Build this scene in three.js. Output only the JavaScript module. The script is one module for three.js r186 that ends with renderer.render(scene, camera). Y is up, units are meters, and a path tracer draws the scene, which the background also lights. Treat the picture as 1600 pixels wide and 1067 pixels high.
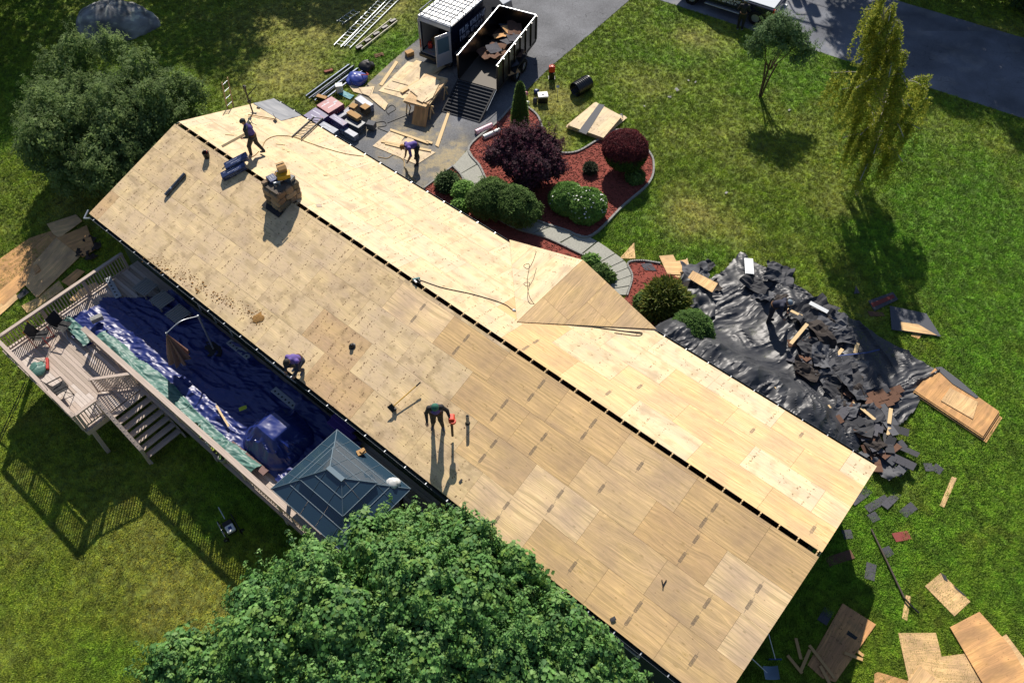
import * as THREE from 'three';
import { mergeGeometries, mergeVertices, toCreasedNormals } from 'three/addons/utils/BufferGeometryUtils.js';
import { RoundedBoxGeometry } from 'three/addons/geometries/RoundedBoxGeometry.js';
import { MarchingCubes } from 'three/addons/objects/MarchingCubes.js';

// ---------- camera, sky, sun, exposure ----------
const scene = new THREE.Scene();
const CAM_H = 26.9, PITCH = 0.92, FPX = 1327;                  // photograph: 1600 x 1067 pixels
const camera = new THREE.PerspectiveCamera(2 * Math.atan(533.5 / FPX) * 180 / Math.PI, 1600 / 1067, 0.5, 600);
camera.position.set(0, CAM_H, 0);
camera.rotation.set(-PITCH, 0, 0);
scene.add(camera);
const renderer = new THREE.WebGLRenderer({ antialias: true });
renderer.setSize(1024, 682);
renderer.toneMapping = THREE.LinearToneMapping;
renderer.toneMappingExposure = 1.38;
renderer.shadowMap.enabled = true;
renderer.shadowMap.type = THREE.PCFSoftShadowMap;
const SUN = new THREE.Vector3(-0.012, 0.65, -0.76).normalize();
{ // clear summer sky: pale haze at the horizon, deeper blue above, brighter air round the sun
  const w = 512, h = 256, d = new Float32Array(w * h * 4); for (let j = 0; j < h; j++) for (let i = 0; i < w; i++) { const el = ((j + .5) / h - .5) * Math.PI, az = ((i + .5) / w - .5) * 2 * Math.PI, ce = Math.cos(el), x = ce * Math.cos(az), y = Math.sin(el), z = ce * Math.sin(az), t = Math.pow(Math.max(0, 1 - Math.max(0, y)), 2.5), c = Math.max(0, x * SUN.x + y * SUN.y + z * SUN.z), gl = .22 * Math.pow(c, 8) + .5 * Math.pow(c, 60), k = (j * w + i) * 4;
    d[k] = .066 + t * .08 + gl * .5; d[k + 1] = .105 + t * .08 + gl * .5; d[k + 2] = .2 + t * .05 + gl * .46; d[k + 3] = 1; }
  const t = new THREE.DataTexture(d, w, h, THREE.RGBAFormat, THREE.FloatType); t.mapping = THREE.EquirectangularReflectionMapping; t.magFilter = THREE.LinearFilter; t.needsUpdate = true; scene.background = t; scene.environment = t; }
const sun = new THREE.DirectionalLight(0xfff6ea, 4.6);
sun.position.copy(SUN).multiplyScalar(90).add(new THREE.Vector3(0, 0, -24));
sun.target.position.set(0, 0, -24); scene.add(sun, sun.target);
sun.castShadow = true; sun.shadow.mapSize.set(4096, 4096); sun.shadow.radius = 1;
Object.assign(sun.shadow.camera, { left: -45, right: 45, top: 45, bottom: -45, near: 1, far: 220 });

// ---------- helpers ----------
let seed = 12345;
function srand(s) { seed = s >>> 0; }
function rnd() { seed = (seed + 0x6D2B79F5) | 0; let t = Math.imul(seed ^ (seed >>> 15), 1 | seed); t = (t + Math.imul(t ^ (t >>> 7), 61 | t)) ^ t; return ((t ^ (t >>> 14)) >>> 0) / 4294967296; }
const rr = (a, b) => a + (b - a) * rnd();
const pick = a => a[Math.floor(rnd() * a.length)];
const clamp = (x, a = 0, b = 1) => Math.min(b, Math.max(a, x));
const sstep = (a, b, x) => { const t = clamp((x - a) / (b - a)); return t * t * (3 - 2 * t); };
const mix = (a, b, t) => a + (b - a) * t;
const V = (x, y, z) => new THREE.Vector3(x, y, z);
function h2(x, y) { let n = Math.imul(x, 374761393) + Math.imul(y, 668265263) | 0; n = Math.imul(n ^ (n >>> 13), 1274126177); return ((n ^ (n >>> 16)) >>> 0) / 4294967296; }
function noise(x, y) { const xi = Math.floor(x), yi = Math.floor(y); let u = x - xi, v = y - yi; u = u * u * (3 - 2 * u); v = v * v * (3 - 2 * v);
  return mix(mix(h2(xi, yi), h2(xi + 1, yi), u), mix(h2(xi, yi + 1), h2(xi + 1, yi + 1), u), v); }
function fbm(x, y, o = 4) { let s = 0, a = 0.5, t = 0; for (let i = 0; i < o; i++) { s += a * noise(x, y); t += a; x = x * 2.03 + 17.1; y = y * 2.03 + 9.7; a *= 0.5; } return s / t; }

// house frame: origin under the right end of the ridge, x along the ridge, z towards the deck
const PHI = -0.6976, HO = V(8.665, 0, -9.674), EX = V(Math.cos(PHI), 0, -Math.sin(PHI)), EZ = V(Math.sin(PHI), 0, Math.cos(PHI));
const RIDGE = 4.342, AL = 0.314, SA = Math.sin(AL), CA = Math.cos(AL), HL = 29.52;
const HP = (x, y, z) => HO.clone().addScaledVector(EX, x).addScaledVector(EZ, z).setY(y);
const toH = p => { const w = p.clone().sub(HO); return V(w.dot(EX), p.y, w.dot(EZ)); };
const heightH = zl => -2.4 * sstep(-3, 20, zl);
const ground = (x, z) => heightH((x - HO.x) * EZ.x + (z - HO.z) * EZ.z);
// a photo pixel gives a direction; the ground, deck or roof it touches gives the distance
function ray(px, py) { const X = (px - 800) / FPX, Y = (533.5 - py) / FPX, c = Math.cos(PITCH), s = Math.sin(PITCH); return V(X, Y * c - s, -Y * s - c); }
function G(px, py, y = 0) { const r = ray(px, py); return V(0, CAM_H, 0).addScaledVector(r, (y - CAM_H) / r.y); }
function T(px, py, up = 0) { let y = 0, p; for (let i = 0; i < 8; i++) { p = G(px, py, y + up); y = ground(p.x, p.z); } return p; }
function RF(px, py, side = 1, off = 0) { const n = V(0, CA, 0).addScaledVector(EZ, side * SA), r = ray(px, py), R = HP(0, RIDGE, 0).addScaledVector(n, off);
  return V(0, CAM_H, 0).addScaledVector(r, R.sub(V(0, CAM_H, 0)).dot(n) / r.dot(n)); }
const roofN = side => V(0, CA, 0).addScaledVector(EZ, side * SA).normalize();
const HD = (px, py, y) => toH(G(px, py, y));

const used = new Map();
function numbered(n) { const k = used.get(n) || 0; used.set(n, k + 1); return k ? n + '_' + String(k).padStart(3, '0') : n; }
function tag(o, label, category, group, kind) { if (label) o.userData.label = label; if (category) o.userData.category = category; if (group) o.userData.group = group; if (kind) o.userData.kind = kind; return o; }
function shadow(m) { m.castShadow = true; m.receiveShadow = true; return m; }
function mesh(name, geo, mat, parent) { if (Array.isArray(geo)) geo = mergeG(geo); const m = shadow(new THREE.Mesh(geo, mat)); m.name = parent ? name : numbered(name); (parent || scene).add(m); return m; }
function mergeG(list) { const l = list.map(g => { g = g.index ? g.toNonIndexed() : g; const o = new THREE.BufferGeometry(); o.setAttribute('position', g.attributes.position); if (!g.attributes.normal) g.computeVertexNormals(); o.setAttribute('normal', g.attributes.normal);
  o.setAttribute('uv', g.attributes.uv || new THREE.BufferAttribute(new Float32Array(g.attributes.position.count * 2), 2)); return o; }); return l.length === 1 ? l[0] : mergeGeometries(l); }
function thing(name, label, category, pos, turn = 0, group) { const o = new THREE.Group(); o.name = numbered(name); scene.add(o); if (pos) o.position.copy(pos); o.rotation.y = turn; return tag(o, label, category, group); }
function one(name, geo, mat, label, category, pos, turn = 0, group) { const m = mesh(name, geo, mat); if (pos) m.position.copy(pos); m.rotation.y = turn; return tag(m, label, category, group); }
function copy(o, label, pos, turn) { const c = o.clone(); c.name = numbered(o.name.replace(/_\d{3}$/, '')); c.userData = { ...o.userData }; scene.add(c); if (label) c.userData.label = label; if (pos) c.position.copy(pos); if (turn !== undefined) c.rotation.y = turn; return c; }
function box(w, h, d, x = 0, y = 0, z = 0, rx = 0, ry = 0, rz = 0) { const g = new THREE.BoxGeometry(w, h, d); if (rx || ry || rz) g.applyMatrix4(new THREE.Matrix4().makeRotationFromEuler(new THREE.Euler(rx, ry, rz))); g.translate(x, y, z); return g; }
function rbox(w, h, d, r, x = 0, y = 0, z = 0, rx = 0, ry = 0, rz = 0) { const g = new RoundedBoxGeometry(w, h, d, 2, Math.min(r, w / 2.1, h / 2.1, d / 2.1)); if (rx || ry || rz) g.applyMatrix4(new THREE.Matrix4().makeRotationFromEuler(new THREE.Euler(rx, ry, rz))); g.translate(x, y, z); return g; }
function bar(p, q, r, r2 = r, seg = 8) { const d = q.clone().sub(p), g = new THREE.CylinderGeometry(r2, r, d.length(), seg); g.applyQuaternion(new THREE.Quaternion().setFromUnitVectors(V(0, 1, 0), d.clone().normalize())); const c = p.clone().add(q).multiplyScalar(0.5); g.translate(c.x, c.y, c.z); return g; }
function beam(p, q, w, h) { const d = q.clone().sub(p), L = d.length(), g = new THREE.BoxGeometry(w, h, L), m = new THREE.Matrix4().lookAt(q, p, V(0, 1, 0)); g.applyMatrix4(m); const c = p.clone().add(q).multiplyScalar(0.5); g.translate(c.x, c.y, c.z); return g; }
function cyl(r, h, x = 0, y = 0, z = 0, r2 = r, seg = 16) { const g = new THREE.CylinderGeometry(r2, r, h, seg); g.translate(x, y, z); return g; }
function tube(pts, r, seg = 40, rs = 6) { return new THREE.TubeGeometry(new THREE.CatmullRomCurve3(pts), seg, r, rs, false); }
function slab(pts, y0, y1, bevel = 0) { // horizontal polygon [[x,z]...] between two heights, uv in metres
  const s = new THREE.Shape(pts.map(p => new THREE.Vector2(p[0], -p[1]))); const g = new THREE.ExtrudeGeometry(s, { depth: y1 - y0 - 2 * bevel, bevelEnabled: bevel > 0, bevelSize: bevel, bevelOffset: -bevel, bevelThickness: bevel, bevelSegments: 1, curveSegments: 8 }); g.rotateX(-Math.PI / 2); g.translate(0, y0 + bevel, 0); return g; }
function prism(pts, depth, bevel = 0.01) { // side profile [[x,y]...], centred across z
  const s = new THREE.Shape(pts.map(p => new THREE.Vector2(p[0], p[1]))); const g = new THREE.ExtrudeGeometry(s, { depth: depth - 2 * bevel, bevelEnabled: bevel > 0, bevelSize: bevel, bevelOffset: -bevel, bevelThickness: bevel, bevelSegments: 2, curveSegments: 8 }); g.translate(0, 0, -depth / 2 + bevel); return g; }
function crumple(w, d, amp, n = 8, sd = 1, fold = 0) { // a limp or bent sheet with real folds
  const g = new THREE.PlaneGeometry(w, d, n, n); g.rotateX(-Math.PI / 2); const p = g.attributes.position;
  for (let i = 0; i < p.count; i++) { const x = p.getX(i), z = p.getZ(i), nn = fbm(x * 2.3 / Math.max(w, .5) + sd * 7.3, z * 2.3 / Math.max(d, .5) + sd * 3.1, 3);
    p.setY(i, amp * Math.abs(nn - 0.45) * 3 + fold * Math.pow(Math.abs(x / w * 2), 2)); p.setX(i, x + amp * 0.8 * (fbm(z * 3 + sd, x * 2, 2) - .5)); p.setZ(i, z + amp * .8 * (fbm(x * 3 + sd * 2, z * 2, 2) - .5)); }
  g.computeVertexNormals(); return g; }
function crumbled(g, amp, f, sd = 0) { g = g.index ? g : mergeVertices(g); const p = g.attributes.position, nn = g.attributes.normal; const src = p.clone();
  for (let i = 0; i < p.count; i++) { const x = src.getX(i), y = src.getY(i), z = src.getZ(i), k = (fbm(x * f + sd, y * f * 1.1 + z * f * .9 + sd, 3) - .5) * 2 * amp; p.setXYZ(i, x + nn.getX(i) * k, y + nn.getY(i) * k, z + nn.getZ(i) * k); } g.computeVertexNormals(); return g; }

// ---------- textures ----------
function dataTex(w, h, fn, srgb = true) { const d = new Uint8Array(w * h * 4), c = [0, 0, 0]; for (let j = 0; j < h; j++) for (let i = 0; i < w; i++) { fn(i, j, c); const k = (j * w + i) * 4; d[k] = clamp(c[0], 0, 255); d[k + 1] = clamp(c[1], 0, 255); d[k + 2] = clamp(c[2], 0, 255); d[k + 3] = 255; }
  const t = new THREE.DataTexture(d, w, h); t.wrapS = t.wrapT = THREE.RepeatWrapping; t.magFilter = THREE.LinearFilter; t.minFilter = THREE.LinearMipmapLinearFilter; t.generateMipmaps = true; if (srgb) t.colorSpace = THREE.SRGBColorSpace; t.needsUpdate = true; return t; }
function canvasTex(w, h, draw) { const c = document.createElement('canvas'); c.width = w; c.height = h; const x = c.getContext('2d'); draw(x, w, h); const t = new THREE.CanvasTexture(c); t.colorSpace = THREE.SRGBColorSpace; return t; }
const S = (o) => new THREE.MeshStandardMaterial(o);
const P = (o) => new THREE.MeshPhysicalMaterial(o);
// plywood: 2.44 x 1.22 m face, grain along the length
function plyTex(id, o) {
  const W = 512, Hh = 256, base = o.base, sx = id * 13.7, dots = [];
  srand(900 + id);
  if (o.dots) for (let c = 0; c < 5; c++) { const cx = (c + .5) / 5 + rr(-.03, .03); if (rnd() < .15) continue; const n = Math.floor(rr(3, 9) * o.dots); for (let i = 0; i < n; i++) dots.push([cx * W + rr(-7, 7), rr(.04, .96) * Hh, rr(2.2, 4.4), rr(.4, .95)]); }
  if (o.spots) for (let i = 0; i < o.spots; i++) dots.push([rr(0, W), rr(0, Hh), rr(1.6, 3.6), rr(.35, .9)]);
  const knots = []; for (let i = 0; i < (o.knots ?? 4); i++) knots.push([rr(.05, .95) * W, rr(.1, .9) * Hh, rr(6, 20), rr(3, 7)]);
  const st = []; if (o.stamp) { const cx = rr(.32, .68) * W; for (const cy of (o.stamp > 1 ? [.25, .72] : [.5])) st.push([cx + rr(-4, 4), (cy + rr(-.05, .05)) * Hh, 10, rr(28, 38)]); }
  return dataTex(W, Hh, (i, j, c) => {
    const x = i / W * 2.44, y = j / Hh * 1.22;
    let k = 0; for (const q of knots) { const dx = (i - q[0]) / q[2], dy = (j - q[1]) / q[3]; const r2 = dx * dx + dy * dy; if (r2 < 9) k += Math.exp(-r2) * 1.2; }
    const wob = fbm(x * .55 + sx, y * 2.1 + sx, 3) * (o.swirl ?? 2.2) + k * .6;
    const rw = y * 34 + wob * 7, ring = .6 * noise(rw, sx + x * .7) + .4 * noise(rw * 2.3 + 5, sx + x * 1.1);
    const fine = fbm(x * 7 + sx, y * 130 + sx, 2), blot = fbm(x * 1.7 + sx * 2, y * 2.4 + 5, 3), veneer = noise(Math.floor((y + .3 * noise(x * .3, sx)) * 2.2) + sx, sx);
    let m = 1 + (ring - .5) * (o.grain ?? .13) * (0.4 + blot) + (fine - .5) * .16 + (blot - .5) * (o.blot ?? .22) + (veneer - .5) * .04 - k * .10;
    let r = base[0] * m, g = base[1] * (m - (ring * .02)), b = base[2] * (m * 1.05 - .05 - k * .04 - (blot - .5) * .12);
    if (o.dirt) { const dd = sstep(.5, .8, fbm(x * 3 + sx * 5, y * 3.3, 4)) * o.dirt; r = mix(r, 128, dd); g = mix(g, 108, dd); b = mix(b, 78, dd); }
    for (const q of dots) { const dx = (i - q[0]) / q[2], dy = (j - q[1]) / q[2]; const r2 = dx * dx + dy * dy; if (r2 < 6) { const a = Math.exp(-r2 * 1.1) * q[3] * (o.dotA ?? .8); r = mix(r, 76, a); g = mix(g, 50, a); b = mix(b, 28, a); } }
    for (const q of st) { const dx = Math.abs(i - q[0]), dy = Math.abs(j - q[1]); if (dx < q[2] && dy < q[3]) { const ink = (dx > q[2] - 1.5 || dy > q[3] - 1.5 || (h2(i * .34 | 0, (j * .5 | 0) + id * 31) > .42 && (i % 4) !== 0)) ? .74 : .22; r = mix(r, 84, ink); g = mix(g, 74, ink); b = mix(b, 66, ink); } else if (dx < 3 && dy > q[3] && dy < q[3] + 26 && h2(i, (j / 3 | 0) + id) > .45) { r = mix(r, 90, .4); g = mix(g, 80, .4); b = mix(b, 70, .4); } }
    c[0] = r; c[1] = g; c[2] = b; });
}
const plyNew = [0, 1, 2, 3, 4, 5, 6, 7, 8].map(i => S({ map: plyTex(i, { base: [[215, 184, 133], [211, 179, 127], [217, 187, 137], [208, 175, 123], [213, 182, 130], [221, 194, 149], [216, 185, 134], [210, 178, 126], [218, 188, 139]][i], stamp: [2, 2, 1, 2, 1, 2, 0, 2, 1][i], knots: [3, 6, 2, 4, 7, 2, 5, 3, 4][i], grain: .3, blot: .2, swirl: [2, 1.2, 1.6, 2.4, 1.4, 1, 2.8, .8, 1.8][i], spots: 3 }), roughness: .82 }));
const plyOld = [0, 1, 2, 3, 4, 5].map(i => S({ map: plyTex(20 + i, { base: [[220, 196, 150], [218, 193, 147], [221, 197, 153], [211, 180, 132], [219, 195, 151], [218, 193, 148]][i], dots: [2.2, 1.7, 2.8, 3.4, 1.3, 2][i], spots: [16, 30, 22, 46, 24, 14][i], knots: 4, grain: .13, blot: .16, swirl: 1.4, dirt: [.26, .32, .2, .3, .3, .24][i], dotA: 1.25 }), roughness: .85 }));
const plyBright = [0, 1, 2, 3].map(i => S({ map: plyTex(40 + i, { base: [[218, 198, 158], [215, 194, 153], [220, 201, 162], [217, 196, 155]][i], dots: [1.6, 1, 2.2, 2.8][i], spots: 16, knots: 4, grain: .13, blot: .16, swirl: 1.4, dirt: .2, dotA: 1.15 }), roughness: .85 }));
const plyTorn = [0, 1, 2].map(i => S({ map: plyTex(64 + i, { base: [[203, 158, 104], [194, 150, 98], [208, 174, 124]][i], spots: 14, knots: 4, grain: .3, blot: .3, dirt: .15 }), roughness: .88 }));
const plyDark = S({ map: plyTex(70, { base: [196, 148, 98], spots: 90, dots: 2, knots: 4, grain: .3, dirt: .3, dotA: 1 }), roughness: .9 });
const lumber = S({ color: 0xd9bd8e, roughness: .85, bumpMap: null });
// generic grainy colour maps
function grainTex(w, base, amp, fx, fy, sd, extra) { return dataTex(w, w, (i, j, c) => { const x = i / w, y = j / w; let m = 1 + (fbm(x * fx + sd, y * fy + sd, 4) - .5) * amp; c[0] = base[0] * m; c[1] = base[1] * m; c[2] = base[2] * m; if (extra) extra(x, y, c); }); }
const M = {
  siding: S({ color: 0x3c4a40, roughness: .7 }), white: S({ color: 0xdadad6, roughness: .5 }), fascia: S({ color: 0x2c3328, roughness: .6 }), gutter: S({ color: 0x28302b, roughness: .45, metalness: .2 }),
  bright: S({ color: 0xb9bec2, roughness: .4, metalness: .6 }), rack: S({ color: 0x5c646c, roughness: .5, metalness: .4 }), alu: S({ color: 0xc3c9cd, roughness: .38, metalness: .75 }), black: S({ color: 0x121316, roughness: .5 }), blackGloss: P({ color: 0x0b0c0e, roughness: .28, clearcoat: .6, clearcoatRoughness: .2 }),
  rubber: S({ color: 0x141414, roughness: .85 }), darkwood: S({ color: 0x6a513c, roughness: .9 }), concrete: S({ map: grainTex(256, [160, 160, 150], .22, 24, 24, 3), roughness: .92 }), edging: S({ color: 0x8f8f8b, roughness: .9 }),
  felt: S({ color: 0x36373b, roughness: .82, side: THREE.DoubleSide }), feltGrey: S({ color: 0x55575c, roughness: .8, side: THREE.DoubleSide }), shingleGrey: S({ map: grainTex(64, [78, 78, 84], .5, 40, 40, 8), roughness: .95, side: THREE.DoubleSide }), shingleBrown: S({ map: grainTex(64, [104, 76, 60], .5, 40, 40, 9), roughness: .95, side: THREE.DoubleSide }),
  red: S({ color: 0xb03028, roughness: .6 }), orange: S({ color: 0xd8401c, roughness: .5 }), yellow: S({ color: 0xd9a520, roughness: .5 }), purple: S({ color: 0x5b4590, roughness: .8 }), blue: S({ color: 0x23407c, roughness: .5 }), pink: S({ color: 0xdc8fa2, roughness: .6 }), kraft: S({ color: 0xb08a58, roughness: .85 }), cream: S({ color: 0xe4dcc8, roughness: .8 }),
  glassDark: P({ color: 0x0e1418, roughness: .06, metalness: 0, clearcoat: 1 }), glass: P({ color: 0xffffff, transmission: 1, thickness: 0, roughness: .03, ior: 1.45 }), tint: P({ color: 0x6d8fa0, roughness: .1, metalness: .0, clearcoat: 1, transmission: .35, thickness: 0 }),
  van: P({ color: 0xb2b8be, roughness: .3, clearcoat: .8, clearcoatRoughness: .08 }), navy: P({ color: 0x10182e, roughness: .25, clearcoat: 1, clearcoatRoughness: .05 }), interior: S({ color: 0x8e9193, roughness: .7 }), tail: P({ color: 0xa01414, roughness: .2, clearcoat: 1 }), amber: S({ color: 0xc77a1c, roughness: .3 }),
  rope: S({ color: 0x4a4232, roughness: .9 }), hose: S({ color: 0xb0935c, roughness: .7 }), cordBlack: S({ color: 0x23231f, roughness: .7 }), bark: S({ map: grainTex(128, [88, 72, 58], .7, 10, 30, 4), roughness: .95 }), birchBark: S({ map: grainTex(128, [168, 162, 152], .6, 8, 26, 5), roughness: .85 }), soil: S({ color: 0x3a2a1e, roughness: 1 }),
};
// ---------- ground, driveway, road, beds, path ----------
const px2 = (list, y) => list.map(([a, b]) => { const p = y === undefined ? T(a, b) : G(a, b, y); return [p.x, p.z]; });
function inPoly(x, z, p) { let c = false; for (let i = 0, j = p.length - 1; i < p.length; j = i++) if ((p[i][1] > z) !== (p[j][1] > z) && x < (p[j][0] - p[i][0]) * (z - p[i][1]) / (p[j][1] - p[i][1]) + p[i][0]) c = !c; return c; }
function smoothLine(pts, n, closed = false) { const c = new THREE.CatmullRomCurve3(pts.map(p => V(p[0], 0, p[1])), closed, 'catmullrom', .5); return c.getPoints(n).map(p => [p.x, p.z]); }
const RD = V(.847, 0, .532), RN = V(.532, 0, -.847), R0 = V(14.05, 0, -41.61);        // near road edge, its direction and its outward normal
const rp = (a, b) => [R0.x + RD.x * a + RN.x * b, R0.z + RD.z * a + RN.z * b];
const roadPoly = [rp(-70, 0), rp(90, 0), rp(90, 7.2), rp(-70, 7.2)];
const driveRight = px2([[665, 294], [707, 261], [734, 231], [779, 190], [798, 166], [826, 138], [862, 103], [920, 55], [984, 0]], 0);
const driveLeft = px2([[650, 64], [612, 96], [575, 130], [545, 165]], 0);
const dd = [driveLeft[0][0] - driveLeft[2][0], driveLeft[0][1] - driveLeft[2][1]];
const dTop = [driveRight[8][0] + 2.4, driveRight[8][1] - 3.2], dTopL = [driveLeft[0][0] + dd[0] * 2.5, driveLeft[0][1] + dd[1] * 2.5];
const hw = (x, z) => { const p = HP(x, 0, z); return [p.x, p.z]; };
const drivePoly = [...driveRight, dTop, [dTop[0] + 3, dTop[1] - 6], [dTopL[0], dTopL[1] - 6], dTopL, ...driveLeft, hw(-29.4, -6.3), hw(-29.4, -4.2), hw(-21.2, -4.2)];
const bigBed = smoothLine(px2([[733, 232], [779, 191], [798, 170], [812, 164], [824, 169], [840, 183], [848, 204], [855, 222], [872, 239], [901, 239], [932, 222], [965, 205], [995, 213], [1012, 236], [1021, 255], [1015, 286], [974, 323], [922, 371], [882, 361], [835, 345], [800, 327], [768, 297], [750, 262]], 0), 140, true);
const pathLeft = px2([[707, 261], [721, 276], [730, 296], [760, 330], [803, 357], [850, 372], [896, 393], [935, 413], [949, 427], [953, 446], [947, 462]], 0);
const pathRight = px2([[733, 232], [750, 262], [768, 297], [800, 327], [835, 345], [882, 361], [922, 371], [963, 397], [981, 413], [988, 434], [980, 463]], 0);
const smallBed = [...smoothLine(pathLeft, 40), hw(-12, -4.2), hw(-21.2, -4.2), ...px2([[665, 294]], 0)];
const rightBed = [...px2([[980, 463], [988, 434], [981, 413], [1002, 409], [1031, 413], [1060, 436], [1094, 474], [1112, 510]], 0), hw(-6, -4.2), hw(-11.6, -4.2)];
const footprint = [hw(-29.3, -4.3), hw(0, -4.3), hw(0, 4.3), hw(-29.3, 4.3)];
// lawn colour: clover green, yellower and bare patches where the photograph shows them
const dry = [[1075, 345, 2.2, .9], [1115, 60, 2, .5], [450, 35, 4, .75], [560, 20, 3, .8], [430, 120, 2.6, .6], [860, 160, 1.8, 1], [875, 222, 1, .7], [1320, 320, 1.6, .5], [1440, 205, 1.5, .4], [130, 320, 2.2, .55], [1020, 120, 2, .35], [1075, 75, 1.6, .45], [1395, 760, 1.2, .6], [1385, 850, 1, .5], [250, 900, 3, .35], [300, 960, 2, .4], [220, 830, 2, .3], [660, 20, 2, .3], [1560, 65, 2, .3]].map(([a, b, r, k]) => { const p = T(a, b); return [p.x, p.z, r, k]; });
const lush = [[1230, 110, 3], [1560, 330, 5], [1520, 420, 5], [600, 70, 3], [1330, 830, 3], [1500, 760, 6], [1090, 400, 2], [720, 55, 2]].map(([a, b, r]) => { const p = T(a, b); return [p.x, p.z, r]; });
function lawnCol(x, z, c) {
  const n1 = fbm(x * .22 + 3, z * .22, 4), n2 = fbm(x * .9, z * .9 + 7, 3), n3 = noise(x * 5, z * 5);
  let d = sstep(.52, .74, n1) * .32 + sstep(.58, .82, n2) * .25;
  for (const q of dry) { const r = Math.hypot(x - q[0], z - q[1]) / q[2]; if (r < 1.6) d += q[3] * sstep(1.5, .3, r + (n2 - .5) * 1.1); }
  let l = sstep(.5, .3, n1) * .5; for (const q of lush) { const r = Math.hypot(x - q[0], z - q[1]) / q[2]; if (r < 1.5) l += .7 * sstep(1.4, .3, r + (n2 - .5)); }
  d = clamp(d - l * .5); l = clamp(l); const m = .8 + .4 * n3;
  c[0] = mix(mix(122, 108, l), 178, d * .58) * m; c[1] = mix(mix(150, 154, l), 158, d * .58) * m; c[2] = mix(mix(46, 44, l), 92, d * .58) * m; return d;
}
const LX = -38, LZ = -58, LS = 76;
const lawnTex = dataTex(1536, 1536, (i, j, c) => { const x = LX + i / 1536 * LS, z = LZ + j / 1536 * LS; lawnCol(x, z, c); const f = .72 + .56 * h2(i, j) * .6 + .3 * (noise(i * .5, j * .5) - .3); c[0] *= f * .8; c[1] *= f * .8; c[2] *= f * .8; });
lawnTex.wrapS = lawnTex.wrapT = THREE.MirroredRepeatWrapping;
{ const n = 200, sz = 400, g = new THREE.PlaneGeometry(sz, sz, n, n); g.rotateX(-Math.PI / 2); g.translate(0, 0, -24); const p = g.attributes.position, uv = g.attributes.uv;
  for (let i = 0; i < p.count; i++) { const x = p.getX(i), z = p.getZ(i); p.setY(i, ground(x, z)); uv.setXY(i, (x - LX) / LS, (z - LZ) / LS); } g.computeVertexNormals();
  tag(mesh('lawn', g, S({ map: lawnTex, roughness: 1 })), 'sloping lawn of patchy green grass around the house', 'lawn', null, 'structure'); }
const asphaltMap = dataTex(1024, 1024, (i, j, c) => { const x = i / 1024, y = j / 1024; let m = .82 + .26 * h2(i, j) + (fbm(x * 9, y * 9, 4) - .5) * .5; const st = sstep(.56, .7, fbm(x * 16 + 4, y * 16, 4)); const cr = Math.abs(fbm(x * 6 + 9, y * 6, 4) - .5) < .0014 ? .75 : 1; m *= cr; c[0] = mix(112, 124, st) * m; c[1] = mix(116, 126, st) * m; c[2] = mix(124, 130, st) * m; });
asphaltMap.repeat.set(1 / 14, 1 / 14);
// pale sawdust lies over the drive by the cutting place
const dust = [[690, 265, 1.7, .9], [640, 225, 2.2, .8], [560, 165, 1.6, .7], [620, 120, 2.4, .9], [600, 140, 1.8, .7], [655, 195, 1.5, .6], [575, 195, 1.2, .6], [700, 235, 1.3, .5]].map(([a, b, r, k]) => { const p = G(a, b, 0); return [p.x, p.z, r, k]; });
const DX = -16, DZ = -52, DS = 26;
const driveMap = dataTex(1024, 1024, (i, j, c) => { const x = DX + i / 1024 * DS, z = DZ + j / 1024 * DS; let m = .8 + .3 * h2(i, j) + (fbm(x * .7, z * .7, 4) - .5) * .45; if (Math.abs(fbm(x * .45 + 9, z * .45, 4) - .5) < .0018) m *= .7; c[0] = 110 * m; c[1] = 112 * m; c[2] = 116 * m;
  let s = 0; for (const q of dust) { const r = Math.hypot(x - q[0], z - q[1]) / q[2]; if (r < 1.5) s += q[3] * sstep(1.4, .2, r + (fbm(x * 1.3, z * 1.3, 4) - .5) * 1.4); } s = clamp(s) * (.3 + .7 * sstep(.3, .7, fbm(x * 3.1, z * 3.1, 5))) * (.65 + .7 * h2(i, j + 7)); c[0] = mix(c[0], 184, s * .68); c[1] = mix(c[1], 164, s * .68); c[2] = mix(c[2], 120, s * .68); });
driveMap.repeat.set(1 / DS, 1 / DS); driveMap.offset.set(-DX / DS, -DZ / DS);
function sheet(name, poly, y, mat, label, cat, flip) { const g = slab(poly, y - .05, y); if (flip) { const p = g.attributes.position, uv = g.attributes.uv; for (let i = 0; i < p.count; i++) uv.setXY(i, p.getX(i), p.getZ(i)); } return tag(mesh(name, g, mat), label, cat, null, 'structure'); }
sheet('road', roadPoly, .012, S({ map: asphaltMap, roughness: .95 }), 'grey asphalt road across the far side of the lawn', 'road', true);
sheet('driveway', drivePoly, .02, S({ map: driveMap, roughness: .93 }), 'asphalt driveway dusted with pale sawdust', 'driveway', true);
const mulchMap = dataTex(512, 512, (i, j, c) => { const x = i / 512, y = j / 512; const a = noise(x * 190 + 60 * noise(x * 40, y * 40), y * 60), b = noise(x * 60, y * 190 + 50 * noise(x * 30, y * 30)); const m = .55 + .75 * Math.max(a, b) * (.6 + .4 * h2(i, j)); c[0] = 148 * m; c[1] = 74 * m; c[2] = 62 * m; });
mulchMap.repeat.set(1 / 2.2, 1 / 2.2);
const mulchM = S({ map: mulchMap, roughness: 1, bumpMap: mulchMap, bumpScale: .02 });
sheet('mulch_bed', bigBed, .05, mulchM, 'island bed of red bark mulch with purple bushes', 'mulch bed', true);
sheet('mulch_bed', smallBed, .035, mulchM, 'narrow red mulch bed between front wall and path', 'mulch bed', true);
sheet('mulch_bed', rightBed, .045, mulchM, 'red mulch bed beside the black tarp', 'mulch bed', true);
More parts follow.
